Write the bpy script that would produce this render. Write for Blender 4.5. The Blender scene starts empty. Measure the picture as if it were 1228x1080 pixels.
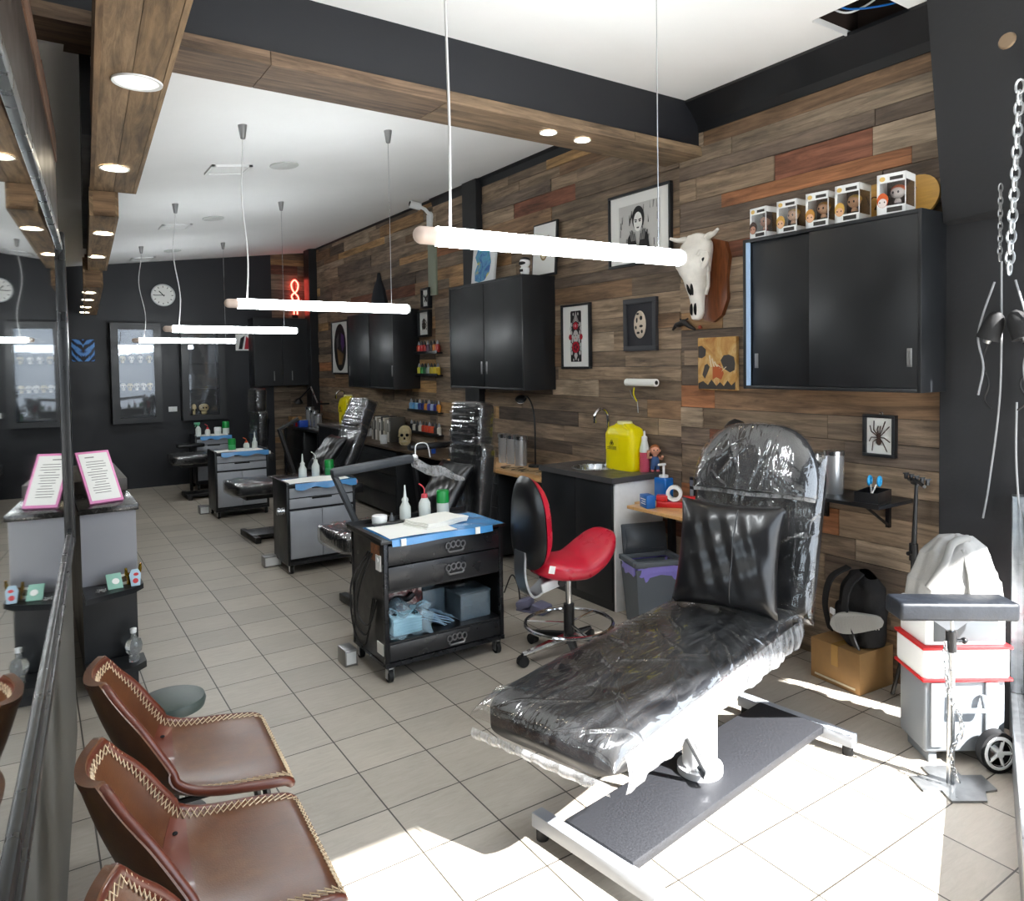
import bpy, bmesh, math, random
from mathutils import Vector, Matrix, Euler
random.seed(7)
PI = math.pi
COL = bpy.context.scene.collection

def hx(h):
    h = h.lstrip('#'); v = [int(h[i:i+2], 16)/255 for i in (0, 2, 4)]
    return tuple((c/12.92 if c <= .04045 else ((c+.055)/1.055)**2.4) for c in v) + (1.0,)

# ---------------------------------------------------------------- mesh builder
class MB:
    def __init__(s): s.bm = bmesh.new(); s.mi = 0; s.M = Matrix.Identity(4)
    def _v(s, p): return s.bm.verts.new(s.M @ Vector(p))
    def _f(s, vs):
        try:
            f = s.bm.faces.new(vs); f.material_index = s.mi; return f
        except ValueError: return None
    def bx(s, x0, x1, y0, y1, z0, z1, bev=0.0, seg=2):
        P = [(x0,y0,z0),(x1,y0,z0),(x1,y1,z0),(x0,y1,z0),(x0,y0,z1),(x1,y0,z1),(x1,y1,z1),(x0,y1,z1)]
        v = [s._v(p) for p in P]
        fs = [s._f([v[i] for i in q]) for q in ((3,2,1,0),(4,5,6,7),(0,1,5,4),(1,2,6,5),(2,3,7,6),(3,0,4,7))]
        if bev > 0:
            es = list({e for f in fs for e in f.edges})
            r = bmesh.ops.bevel(s.bm, geom=es, offset=bev, segments=seg, profile=.5, affect='EDGES')
            for f in r['faces']: f.material_index = s.mi
        return s
    def box(s, c, size, bev=0.0, seg=2, rot=None):
        M0 = s.M.copy()
        s.M = M0 @ Matrix.Translation(c) @ (Euler(rot).to_matrix().to_4x4() if rot else Matrix.Identity(4))
        a, b, d = size[0]/2, size[1]/2, size[2]/2
        s.bx(-a, a, -b, b, -d, d, bev, seg); s.M = M0
        return s
    def ring(s, c, ax, r, n, ux=None):
        ax = Vector(ax).normalized()
        u = Vector(ux) if ux else (Vector((0,0,1)) if abs(ax.z) < .9 else Vector((1,0,0)))
        u = (u - ax*u.dot(ax)).normalized(); w = ax.cross(u)
        return [s._v(Vector(c) + (u*math.cos(2*PI*i/n) + w*math.sin(2*PI*i/n))*r) for i in range(n)]
    def bridge(s, a, b):
        n = len(a)
        for i in range(n): s._f([a[i], a[(i+1) % n], b[(i+1) % n], b[i]])
    def cyl(s, p0, p1, r0, r1=None, n=16, cap=True):
        r1 = r0 if r1 is None else r1
        ax = Vector(p1) - Vector(p0)
        a = s.ring(p0, ax, r0, n); b = s.ring(p1, ax, r1, n)
        s.bridge(a, b)
        if cap: s._f(a[::-1]); s._f(b)
        return s
    def tube(s, pts, r, n=8, closed=False, rs=None):
        P = [Vector(p) for p in pts]; m = len(P); rings = []; u = None
        for i in range(m):
            t = (P[(i+1) % m] - P[i-1]) if closed else (P[min(i+1, m-1)] - P[max(i-1, 0)])
            t.normalize()
            if u is None: u = Vector((0,0,1)) if abs(t.z) < .9 else Vector((1,0,0))
            u = (u - t*u.dot(t)).normalized()
            rings.append(s.ring(P[i], t, rs[i] if rs else r, n, u))
        for i in range(m-1): s.bridge(rings[i], rings[i+1])
        if closed: s.bridge(rings[-1], rings[0])
        else: s._f(rings[0][::-1]); s._f(rings[-1])
        return s
    def lathe(s, prof, c=(0,0,0), n=24, sx=1, sy=1, cap=True):
        rings = []
        for r, z in prof:
            rings.append([s._v((c[0]+max(r,1e-4)*sx*math.cos(2*PI*i/n), c[1]+max(r,1e-4)*sy*math.sin(2*PI*i/n), c[2]+z)) for i in range(n)])
        for a, b in zip(rings, rings[1:]): s.bridge(a, b)
        if cap: s._f(rings[0][::-1]); s._f(rings[-1])
        return s
    def ell(s, c, r, n=16, m=10, rot=None):
        M0 = s.M.copy()
        s.M = M0 @ Matrix.Translation(c) @ (Euler(rot).to_matrix().to_4x4() if rot else Matrix.Identity(4)) @ Matrix.Diagonal((r[0], r[1], r[2], 1))
        s.lathe([(math.cos(-PI/2+PI*k/m), math.sin(-PI/2+PI*k/m)) for k in range(m+1)], n=n); s.M = M0
        return s
    def prism(s, pts, h, M=None, hole=None):
        M0 = s.M.copy()
        if M is not None: s.M = M0 @ M
        a = [s._v((x, y, 0)) for x, y in pts]; b = [s._v((x, y, h)) for x, y in pts]
        s._f(a[::-1]); s._f(b); s.bridge(a, b); s.M = M0
        return s
    def sheet(s, fn, nu, nv, thick=0.0):
        """surface fn(u,v)->point, given thickness along its own normal"""
        G = [[Vector(fn(i/nu, j/nv)) for j in range(nv+1)] for i in range(nu+1)]
        V = [[s._v(p) for p in row] for row in G]
        if thick:
            W = []
            for i in range(nu+1):
                row = []
                for j in range(nv+1):
                    du = G[min(i+1,nu)][j]-G[max(i-1,0)][j]; dv = G[i][min(j+1,nv)]-G[i][max(j-1,0)]
                    nrm = du.cross(dv)
                    nrm = nrm.normalized() if nrm.length > 1e-9 else Vector((0,0,1))
                    row.append(s._v(G[i][j]-nrm*thick))
                W.append(row)
        for i in range(nu):
            for j in range(nv):
                s._f([V[i][j], V[i+1][j], V[i+1][j+1], V[i][j+1]])
                if thick: s._f([W[i][j+1], W[i+1][j+1], W[i+1][j], W[i][j]])
        if thick:
            for i in range(nu):
                s._f([V[i+1][0], V[i][0], W[i][0], W[i+1][0]]); s._f([V[i][nv], V[i+1][nv], W[i+1][nv], W[i][nv]])
            for j in range(nv):
                s._f([V[0][j], V[0][j+1], W[0][j+1], W[0][j]]); s._f([V[nu][j+1], V[nu][j], W[nu][j], W[nu][j+1]])
        return s
    def build(s, name, mats, parent=None, loc=(0,0,0), rot=(0,0,0), smooth=35):
        bmesh.ops.recalc_face_normals(s.bm, faces=s.bm.faces)
        me = bpy.data.meshes.new(name); s.bm.to_mesh(me); s.bm.free()
        for m in (mats if isinstance(mats, (list, tuple)) else [mats]): me.materials.append(m)
        if smooth:
            me.polygons.foreach_set('use_smooth', [True]*len(me.polygons))
            me.set_sharp_from_angle(angle=math.radians(smooth))
        o = bpy.data.objects.new(name, me); COL.objects.link(o)
        o.location = loc; o.rotation_euler = rot
        if parent: o.parent = parent
        return o

def tag(o, label=None, cat=None, group=None, kind=None):
    if label: o['label'] = label
    if cat: o['category'] = cat
    if group: o['group'] = group
    if kind: o['kind'] = kind
    return o
def thing(name, label, cat, loc=(0,0,0), rz=0.0, group=None):
    o = bpy.data.objects.new(name, None); COL.objects.link(o); o.empty_display_size = .05
    o.location = loc; o.rotation_euler = (0, 0, rz)
    return tag(o, label, cat, group)
def single(mb, name, label, cat, mats, loc=(0,0,0), rz=0.0, group=None, smooth=35):
    return tag(mb.build(name, mats, None, loc, (0,0,rz), smooth), label, cat, group)
def struct(mb, name, mats, loc=(0,0,0), rot=(0,0,0), smooth=0):
    return tag(mb.build(name, mats, None, loc, rot, smooth), kind='structure')
def kids(o): return [c for c in bpy.data.objects if c.parent == o]
def dup(o, loc, rz, label, group=None, parent=None):
    c = o.copy(); COL.objects.link(c)
    if parent: c.parent = parent
    else:
        c.location = loc; c.rotation_euler = (0, 0, rz); c['label'] = label
        if group: c['group'] = group
    for k in kids(o): dup(k, None, None, None, None, c)
    return c
def bez(p, n=16):
    """smooth curve through points (Catmull-Rom)"""
    P = [Vector(q) for q in p]; P = [P[0]*2-P[1]] + P + [P[-1]*2-P[-2]]; out = []
    for i in range(1, len(P)-2):
        for k in range(n):
            t = k/n; a, b, c, d = P[i-1:i+3]
            out.append(.5*((2*b)+(c-a)*t+(2*a-5*b+4*c-d)*t*t+(3*b-a-3*c+d)*t**3))
    out.append(P[-2]); return out
def lerp(a, b, t): return a+(b-a)*t
def interp(tab, t):
    for (a, va), (b, vb) in zip(tab, tab[1:]):
        if t <= b:
            k = (t-a)/(b-a); k = max(0, min(1, k)); k = k*k*(3-2*k)
            return tuple(lerp(x, y, k) for x, y in zip(va, vb)) if isinstance(va, tuple) else lerp(va, vb, k)
    return tab[-1][1]

# ---------------------------------------------------------------- materials
def nodes(name):
    m = bpy.data.materials.new(name); m.use_nodes = True
    nt = m.node_tree; b = nt.nodes['Principled BSDF']
    return m, nt, b
def link(nt, a, b): nt.links.new(a, b)
def coords(nt, scale=(1,1,1), rot=(0,0,0), kind='Object'):
    tc = nt.nodes.new('ShaderNodeTexCoord'); mp = nt.nodes.new('ShaderNodeMapping')
    mp.inputs['Scale'].default_value = scale; mp.inputs['Rotation'].default_value = rot
    link(nt, tc.outputs[kind], mp.inputs['Vector']); return mp.outputs['Vector']
def noise(nt, vec, scale, detail=4, rough=.55, dist=0.0):
    n = nt.nodes.new('ShaderNodeTexNoise'); n.inputs['Scale'].default_value = scale
    n.inputs['Detail'].default_value = detail; n.inputs['Roughness'].default_value = rough
    n.inputs['Distortion'].default_value = dist
    if vec is not None: link(nt, vec, n.inputs['Vector'])
    return n.outputs['Fac']
def ramp(nt, fac, stops):
    r = nt.nodes.new('ShaderNodeValToRGB'); e = r.color_ramp.elements
    while len(e) < len(stops): e.new(.5)
    for k, (p, c) in enumerate(stops):
        e[k].position = p; e[k].color = c if isinstance(c, tuple) else (c, c, c, 1)
    link(nt, fac, r.inputs['Fac']); return r.outputs['Color']
def bump(nt, b, h, strength=.3, dist=.01):
    n = nt.nodes.new('ShaderNodeBump'); n.inputs['Strength'].default_value = strength; n.inputs['Distance'].default_value = dist
    link(nt, h, n.inputs['Height']); link(nt, n.outputs['Normal'], b.inputs['Normal']); return n
def mixc(nt, f, a, b, mode='MIX'):
    m = nt.nodes.new('ShaderNodeMix'); m.data_type = 'RGBA'; m.blend_type = mode
    for sock, v in ((m.inputs[0], f), (m.inputs[6], a), (m.inputs[7], b)):
        if isinstance(v, (int, float, tuple)): sock.default_value = v
        else: link(nt, v, sock)
    return m.outputs[2]
def M(name, col, rough=.5, metal=0.0, var=.0, vscale=30, bmp=0.0, bscale=120, coat=0.0, spec=.5, emit=None, estr=0.0, trans=0.0, sheen=0.0, stretch=(1,1,1)):
    m, nt, b = nodes(name); col = hx(col) if isinstance(col, str) else col
    b.inputs['Base Color'].default_value = col; b.inputs['Roughness'].default_value = rough
    b.inputs['Metallic'].default_value = metal; b.inputs['Specular IOR Level'].default_value = spec
    b.inputs['Coat Weight'].default_value = coat; b.inputs['Coat Roughness'].default_value = .08
    b.inputs['Transmission Weight'].default_value = trans; b.inputs['Sheen Weight'].default_value = sheen
    vec = coords(nt, stretch)
    if var:
        n = noise(nt, vec, vscale, 5)
        d = tuple(c*(1-var) for c in col[:3])+(1,); l = tuple(min(1, c*(1+var)) for c in col[:3])+(1,)
        link(nt, ramp(nt, n, [(.3, d), (.7, l)]), b.inputs['Base Color'])
        link(nt, ramp(nt, n, [(.3, max(.02, rough-.08)), (.7, min(1, rough+.08))]), b.inputs['Roughness'])
    if bmp: bump(nt, b, noise(nt, vec, bscale, 4), bmp, .004)
    if emit:
        b.inputs['Emission Color'].default_value = hx(emit) if isinstance(emit, str) else emit
        b.inputs['Emission Strength'].default_value = estr
    return m
def plank_mat(name, k=1.0):
    """weathered board: its own colour attribute times grain running along the local long axis"""
    m, nt, b = nodes(name)
    at = nt.nodes.new('ShaderNodeAttribute'); at.attribute_name = 'board'
    uv = nt.nodes.new('ShaderNodeUVMap'); uv.uv_map = 'grain'
    mp = nt.nodes.new('ShaderNodeMapping'); mp.inputs['Scale'].default_value = (2.2, 30, 1); link(nt, uv.outputs['UV'], mp.inputs['Vector'])
    g = noise(nt, mp.outputs['Vector'], 1.0, 8, .7, .8)
    mp2 = nt.nodes.new('ShaderNodeMapping'); mp2.inputs['Scale'].default_value = (1.6, 5, 1); link(nt, uv.outputs['UV'], mp2.inputs['Vector'])
    g2 = noise(nt, mp2.outputs['Vector'], 1.3, 4, .6, .3)
    c = mixc(nt, 1.0, at.outputs['Color'], ramp(nt, g, [(.28, .3*k), (.5, .92*k), (.74, 1.6*k)]), 'MULTIPLY')
    c = mixc(nt, 1.0, c, ramp(nt, g2, [(.28, .5), (.5, 1.0), (.75, 1.25)]), 'MULTIPLY')
    link(nt, c, b.inputs['Base Color']); b.inputs['Roughness'].default_value = .72
    bump(nt, b, g, .45, .004)
    return m

mt = {}
mt['black'] = M('black_paint', '#17181b', .42, var=.25, vscale=6, bmp=.08, bscale=60)
mt['blackwall'] = M('black_wall_paint', '#1a1c22', .5, var=.12, vscale=5, bmp=.12, bscale=90)
mt['satin'] = M('satin_black_board', '#1b1d20', .38, var=.15, vscale=4, bmp=.05, bscale=200)
mt['charcoal'] = M('charcoal_paint', '#232427', .6, var=.2, vscale=9, bmp=.25, bscale=50)
mt['powder'] = M('black_powder_coat', '#141416', .35, var=.08, vscale=12)
mt['rubber'] = M('black_rubber', '#101012', .7)
mt['chrome'] = M('chrome', '#d6d6d8', .12, 1.0)
mt['steel'] = M('brushed_steel', '#b9bbbd', .28, 1.0, var=.12, vscale=60, stretch=(1,1,.05))
mt['can'] = M('canister_steel', '#d3d5d7', .26, .72)
mt['nickel'] = M('satin_nickel', '#9c9c9c', .38, 1.0)
mt['white'] = M('white_plastic', '#eceeee', .4)
mt['paper'] = M('white_paper', '#f2f2ee', .8)
mt['ceil'] = M('ceiling_paint', '#f4f5f5', .85, var=.02, vscale=2, bmp=.06, bscale=40)
mt['grey'] = M('grey_laminate', '#9da1a8', .38, var=.05, vscale=8)
mt['wgloss'] = M('white_gloss_board', '#f0f2f3', .14, var=.03)
mt['cream'] = M('cream_thread', '#d8c3a4', .8)
mt['cable_w'] = M('white_cable', '#dfe0e0', .5)
mt['cable_b'] = M('black_cable', '#0e0e10', .5)
mt['tube'] = M('lit_diffuser', '#ffffff', .4, emit=(.93,.98,1,1), estr=60)
mt['lamp'] = M('lit_downlight', '#fff4dc', .4, emit=(1,.86,.64,1), estr=30)
mt['woodlt'] = M('light_laminate', '#d9a970', .35, var=.12, vscale=14, stretch=(1,6,1))
mt['green'] = M('green_plastic', '#128a3c', .35)
mt['red'] = M('red_plastic', '#c81f22', .35)
mt['blue'] = M('blue_plastic', '#1466b8', .35)
mt['yellow'] = M('yellow_plastic', '#f2e100', .3, spec=.5)
mt['bottle'] = M('milky_plastic', '#dfe6e2', .35, trans=.15)
mt['gold'] = M('gold_metal', '#d8a93c', .25, 1.0)
mt['bone'] = M('bone', '#e8e4dc', .6, var=.12, vscale=12, bmp=.3, bscale=30)
mt['oldbone'] = M('old_bone', '#c9b98f', .6, var=.2, vscale=25)
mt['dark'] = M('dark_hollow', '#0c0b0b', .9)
mt['card'] = M('brown_cardboard', '#977448', .75, var=.08, vscale=20)
mt['pillow'] = M('black_vinyl', '#0e0e11', .33, bmp=.2, bscale=12, coat=.15)
mt['towel'] = M('white_towelling', '#f3f2ec', .95, bmp=.5, bscale=250)
mt['skin'] = M('doll_skin', '#e0a184', .5)
mt['denim'] = M('blue_cloth', '#3f5f8f', .8)
mt['brownwood'] = M('reddish_timber', '#7a4526', .4, var=.35, vscale=10, stretch=(6,6,1))
# ================================================================ THE ROOM
def boards(items, name, mat_, parent=None):
    """items: (corner, long axis vec, cross axis vec, thickness vec, colour) -> one mesh with grain UVs"""
    bm = bmesh.new(); uvl = bm.loops.layers.uv.new('grain'); cl = bm.loops.layers.float_color.new('board')
    for c, A, B, T, col in items:
        c, A, B, T = Vector(c), Vector(A), Vector(B), Vector(T)
        P = [c, c+A, c+A+B, c+B]; v = [bm.verts.new(p) for p in P] + [bm.verts.new(p+T) for p in P]
        ou, ov = random.uniform(0, 40), random.uniform(0, 40); la, lb = A.length, B.length
        uv = [(0,0),(la,0),(la,lb),(0,lb),(0,T.length),(la,T.length),(la,lb+T.length),(0,lb+T.length)]
        for q in ((3,2,1,0),(4,5,6,7),(0,1,5,4),(1,2,6,5),(2,3,7,6),(3,0,4,7)):
            f = bm.faces.new([v[i] for i in q])
            for l, i in zip(f.loops, q): l[uvl].uv = (uv[i][0]+ou, uv[i][1]+ov); l[cl] = col
    bmesh.ops.recalc_face_normals(bm, faces=bm.faces)
    me = bpy.data.meshes.new(name); bm.to_mesh(me); bm.free(); me.materials.append(mat_)
    o = bpy.data.objects.new(name, me); COL.objects.link(o)
    if parent: o.parent = parent
    return o
PLANK = plank_mat('weathered_boards')
TIMBER = plank_mat('timber_boards', 1.1)
TONES = ['#6f5f4f']*6 + ['#7d6b58']*6 + ['#5e5146']*4 + ['#857563']*4 + ['#715943']*4 + ['#8f6f4d', '#85583a', '#6a4332', '#8c7f70', '#53473d', '#96764f']
def cladding(name, x, y0, y1, z0, z1, orange=1.0, ztop=None):
    out = []; z = z0; h = None
    while z < z1-.01:
        h = random.choice([.085, .1, .115, .13, .145]); h = min(h, z1-z)
        y = y0 - random.uniform(0, .6)
        while y < y1:
            L = random.choice([.35, .6, .9, 1.2, 1.6, 2.0]); a, b = max(y, y0), min(y+L, y1)
            if b-a > .01:
                c = hx(random.choice(TONES)); k = random.uniform(1.15, 1.75)
                t = random.uniform(.012, .024)
                out.append(((x, a+.0015, z+.0015), (0, b-a-.003, 0), (0, 0, h-.003), (-t, 0, 0), tuple(v*k for v in c[:3])+(1,)))
            y += L
        z += h
    return boards(out, name, PLANK)
def zc(x): return 3.06+.13*(x-1)          # the rear ceiling rises gently towards the clad wall

# floor of square tiles
m, nt, b = nodes('beige_floor_tiles')
tc = nt.nodes.new('ShaderNodeTexCoord'); sp = nt.nodes.new('ShaderNodeSeparateXYZ'); link(nt, tc.outputs['Object'], sp.inputs[0])
def mth(op, a, bb=None, clamp=False):
    n = nt.nodes.new('ShaderNodeMath'); n.operation = op; n.use_clamp = clamp
    for i, v in enumerate((a, bb)):
        if v is None: continue
        if isinstance(v, (int, float)): n.inputs[i].default_value = v
        else: link(nt, v, n.inputs[i])
    return n.outputs[0]
TX, TY, OX, OY = .3, .298, .143, .149
fx = mth('DIVIDE', mth('SUBTRACT', sp.outputs[0], OX-3), TX); fy = mth('DIVIDE', mth('SUBTRACT', sp.outputs[1], OY-TY*20), TY)
gx = mth('ABSOLUTE', mth('SUBTRACT', mth('FRACT', fx), .5)); gy = mth('ABSOLUTE', mth('SUBTRACT', mth('FRACT', fy), .5))
grout = mth('MAXIMUM', mth('GREATER_THAN', gx, .4905), mth('GREATER_THAN', gy, .4905))
cmb = nt.nodes.new('ShaderNodeCombineXYZ'); link(nt, mth('FLOOR', fx), cmb.inputs[0]); link(nt, mth('FLOOR', fy), cmb.inputs[1])
wn = nt.nodes.new('ShaderNodeTexWhiteNoise'); link(nt, cmb.outputs[0], wn.inputs['Vector'])
vec = coords(nt, (6, 30, 1)); g = noise(nt, vec, 1.6, 8, .72, .9); g2 = noise(nt, coords(nt), 2.2, 3)
c = ramp(nt, g, [(.25, hx('#a39b8f')), (.5, hx('#b0a89c')), (.8, hx('#bbb4a9'))])
c = mixc(nt, 1.0, c, ramp(nt, wn.outputs['Value'], [(0, .88), (1, 1.06)]), 'MULTIPLY')
c = mixc(nt, 1.0, c, ramp(nt, g2, [(.3, .93), (.7, 1.05)]), 'MULTIPLY')
link(nt, mixc(nt, grout, c, hx('#3d3832')), b.inputs['Base Color'])
link(nt, ramp(nt, g, [(.3, .36), (.7, .5)]), b.inputs['Roughness'])
bump(nt, b, mth('SUBTRACT', mth('MULTIPLY', g, .25), grout), .5, .003)
mt['floor'] = m
mb = MB(); mb.bx(-2.2, 3.9, -.62, 11.7, -.1, 0); struct(mb, 'floor', mt['floor'])
mb = MB(); mb.bx(-9, 12, -9, -.62, -.12, -.03); struct(mb, 'pavement', M('pale_concrete', '#a8a6a2', .85, var=.1, vscale=3))

# walls
mb = MB(); mb.bx(-2.2, 3.03, 11.44, 11.6, 0, 3.6); struct(mb, 'wall_back', mt['blackwall'])
mb = MB(); mb.bx(-2.3, -2.0, -.62, 11.6, 0, 3.6); struct(mb, 'wall_left', mt['blackwall'])
mb = MB(); mb.bx(3.58, 3.75, 1.3, 11.6, 0, 3.7); struct(mb, 'wall_right', mt['blackwall'])
tag(cladding('wall_right_cladding', 3.585, 1.78, 3.5, 0, 3.13), kind='structure')
tag(cladding('wall_right_cladding', 3.585, 3.5, 7.1, 0, 3.37), kind='structure')
tag(cladding('wall_right_cladding', 3.587, 7.1, 11.44, 0, 3.37), kind='structure')
out = []
z = 0
while z < 3.36:
    h = min(random.choice([.09, .12, .14]), 3.37-z); x = 3.03
    while x < 3.6:
        L = random.choice([.25, .4, .6]); e = min(x+L, 3.6); c = hx(random.choice(TONES))
        out.append(((x, 11.46, z), (e-x-.002, 0, 0), (0, 0, h-.003), (0, -random.uniform(.015, .025), 0), c)); x = e
    z += h
tag(boards(out, 'wall_back_cladding', PLANK), kind='structure')
mb = MB(); mb.bx(3.03, 3.75, 11.46, 11.6, 0, 3.6); struct(mb, 'wall_back', mt['blackwall'])
mb = MB(); mb.bx(3.50, 3.60, 6.07, 6.34, 0, 3.4, .004); struct(mb, 'trim_post', mt['black'])
mb = MB(); mb.bx(3.45, 3.60, 10.95, 11.2, 0, 3.4, .004); struct(mb, 'trim_post', mt['black'])
# black pier at the street end and its boxed bulkhead
mb = MB(); mb.bx(3.50, 3.60, 1.28, 1.775, 0, 2.3, .006); struct(mb, 'wall_pier', mt['charcoal'])
mb = MB()
v = [(3.60,1.80,3.3),(3.42,1.80,3.3),(3.46,1.74,2.26),(3.60,1.74,2.22)]; w = [(3.60,.9,3.3),(3.30,.9,3.3),(3.36,1.0,2.30),(3.60,1.0,2.22)]
a = [mb._v(p) for p in v]; bq = [mb._v(p) for p in w]; mb._f(a[::-1]); mb._f(bq); mb.bridge(a, bq)
struct(mb, 'wall_bulkhead', mt['charcoal'])
# plaster inside top of the wall shown as a black cove
def cove(name, y0, y1, x, zt, drop, out_):
    mb = MB(); prof = [(0, 0), (0, -drop), (-.012, -drop), (-.018, -drop*.75), (-out_*.55, -drop*.4), (-out_, -.02), (-out_, 0)]
    A = [mb._v((x+p, y0, zt+q)) for p, q in prof]; B = [mb._v((x+p, y1, zt+q)) for p, q in prof]
    mb.bridge(A, B); mb._f(A[::-1]); mb._f(B); struct(mb, name, mt['black'], smooth=30)
cove('trim_cornice', 1.80, 3.33, 3.575, 3.285, .19, .13)
cove('trim_cornice', 3.62, 7.1, 3.575, 3.40, .09, .05)
cove('trim_cornice', 7.1, 11.44, 3.59, 3.40, .07, .04)

# ceilings: front bay with an open hatch, rear bay
mb = MB(); HX0, HX1, HY0, HY1 = 3.17, 3.55, 1.9, 2.22
for q in ((-2.2, HX0, -.62, 3.4), (HX1, 3.7, -.62, 3.4), (HX0, HX1, -.62, HY0), (HX0, HX1, HY1, 3.4)): mb.bx(*q, 3.28, 3.30)
struct(mb, 'ceiling', mt['ceil'])
mb = MB()
A = [mb._v(p) for p in ((-2.2, 3.55, zc(-2.2)), (3.7, 3.55, zc(3.7)), (3.7, 11.6, zc(3.7)), (-2.2, 11.6, zc(-2.2)))]
B = [mb._v(p) for p in ((-2.2, 3.55, 3.8), (3.7, 3.55, 3.8), (3.7, 11.6, 3.8), (-2.2, 11.6, 3.8))]
mb._f(A); mb._f(B); mb.bridge(A, B); struct(mb, 'ceiling', mt['ceil'])
brown = M('dark_roof_space', '#2c201a', .9, var=.3, vscale=8)
mb = MB()
for q in ((HX0-.02, HX0, HY0, HY1, 3.30, 3.75), (HX1, HX1+.02, HY0, HY1, 3.30, 3.75), (HX0, HX1, HY0-.02, HY0, 3.30, 3.75), (HX0, HX1, HY1, HY1+.02, 3.30, 3.75), (HX0, HX1, HY0, HY1, 3.75, 3.77)): mb.bx(*q)
struct(mb, 'ceiling_hatch', brown)
mb = MB(); mb.bx(HX1-.015, HX1, HY0, HY1, 3.262, 3.30); mb.bx(HX0, HX1, HY1-.008, HY1, 3.27, 3.30); struct(mb, 'trim_hatch', mt['white'])
for nm, lb, mm, pts in (('data_cable', 'blue cable sagging across the open ceiling hatch', mt['blue'], [(3.16, 2.15, 3.36), (3.3, 2.12, 3.33), (3.42, 2.0, 3.33), (3.56, 1.93, 3.38)]),
                    ('power_cable', 'white cable looped inside the open ceiling hatch', mt['cable_w'], [(3.26, 2.24, 3.40), (3.3, 2.14, 3.32), (3.37, 2.08, 3.34), (3.4, 1.98, 3.38), (3.44, 1.88, 3.40)])):
    mb = MB(); mb.tube(bez(pts, 8), .005, 6); single(mb, nm, lb, 'cable', mm)
# cross beam: black fascia with a timber board nailed under it
mb = MB(); mb.bx(-2.2, 3.58, 3.36, 3.60, 2.97, 3.80); mb.bx(-2.2, 3.58, 3.33, 3.36, 2.985, 3.285); struct(mb, 'trim_beam', mt['blackwall'])
out = []
for x0, x1 in ((-2.2, -.6), (-.6, .9), (.9, 1.75), (1.75, 3.0), (3.0, 3.57)):
    c = hx(random.choice(['#76624d', '#7e6a53', '#6c5846']))
    out.append(((x0, 3.30, 2.945), (x1-x0-.003, 0, 0), (0, .2, 0), (0, 0, .03), c)); c2 = tuple(v*.85 for v in c[:3])+(1,)
    out.append(((x0, 3.5, 2.95), (x1-x0-.003, 0, 0), (0, .13, 0), (0, 0, .028), c2))
    out.append(((x0, 3.325, 2.975), (x1-x0-.003, 0, 0), (0, 0, .03), (0, -.02, 0), c))
tag(boards(out, 'trim_beam_board', TIMBER), kind='structure')

# boxed timber lighting beam running down the room, three stepped lengths
def timberbox(name, y0, y1, x0, x1, z0, z1, cols, slope=.052):
    out = []; n = len(cols); w = (x1-x0)/n
    for i, c in enumerate(cols):
        out.append(((x0+i*w, 0, z0), (0, y1-y0, 0), (w-.002, 0, 0), (0, 0, .02), hx(c)))
    h = (z1-z0-.02)/2
    for k in range(2):
        out.append(((x0-.016, 0, z0-.004+k*h), (0, y1-y0, 0), (0, 0, h-.002), (.018, 0, 0), hx(random.choice(['#8a7154', '#7d6449']))))
        out.append(((x1, 0, z0+k*h), (0, y1-y0, 0), (0, 0, h-.002), (.016, 0, 0), hx(random.choice(['#8a7154', '#7d6449']))))
    out.append(((x0, 0, z0+.0), (x1-x0, 0, 0), (0, 0, z1-z0), (0, .015, 0), hx('#7a6046')))
    out.append(((x0, y1-y0, z0+.0), (x1-x0, 0, 0), (0, 0, z1-z0), (0, -.015, 0), hx('#6d553e')))
    o = boards(out, name, TIMBER); o.location = (slope*y0, y0, 0); o.rotation_euler = (0, 0, -math.atan(slope)); return tag(o, kind='structure')
B1 = ['#8a7257', '#7b6449']; 
timberbox('trim_light_beam', 2.05, 4.62, .07, .255, 2.60, 2.80, B1)
timberbox('trim_light_beam', 4.63, 7.2, .065, .17, 2.47, 2.70, ['#846a4b'])
timberbox('trim_light_beam', 7.2, 10.9, .03, .14, 2.33, 2.6, ['#7b6246'])
mb = MB(); mb.bx(.02, .06, 0, 3.4, 2.62, zc(.2)); struct(mb, 'trim_light_beam_hanger', mt['blackwall'], (.052*3.62, 3.62, 0), (0, 0, -math.atan(.052)))
mb = MB(); mb.bx(.27, .33, 3.2, 4.4, 2.78, 2.99); struct(mb, 'trim_light_beam_hanger', mt['blackwall'])
mb = MB(); mb.bx(.06, .10, 0, 3.8, 2.56, zc(.4)); struct(mb, 'trim_light_beam_hanger', mt['blackwall'], (.052*7.05, 7.05, 0), (0, 0, -math.atan(.052)))

# mirror partition on the left (slightly skewed to the room)
PA = math.atan(.067)
def P(d, off=0.0, z=0.0):      # distance along the partition, offset into the room
    return (-.135+.067*d+off, d, z)
root_p = (-.135, 0, 0)
mir, nt, b = nodes('mirror_glass'); b.inputs['Metallic'].default_value = 1; b.inputs['Base Color'].default_value = (.8, .83, .82, 1)
vr = noise(nt, coords(nt), 55, 2); link(nt, ramp(nt, vr, [(.0, .015), (1, .03)]), b.inputs['Roughness'])
mb = MB(); mb.bx(-.05, 0, -.3, 3.88, .93, 2.17); o = struct(mb, 'mirror_1', mir, root_p, (0, 0, -PA))  # mirror pane of the partition, not a window
mt['frame'] = M('worn_black_metal', '#1a1c1e', .32, .4, var=.06, vscale=12)
mb = MB(); mb.bx(-.06, .01, -.3, 3.95, .88, .935, .006); mb.bx(-.02, .018, -.3, 3.93, .872, .9, .004); o = struct(mb, 'trim_1', mt['frame'], root_p, (0, 0, -PA), 30)
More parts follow.
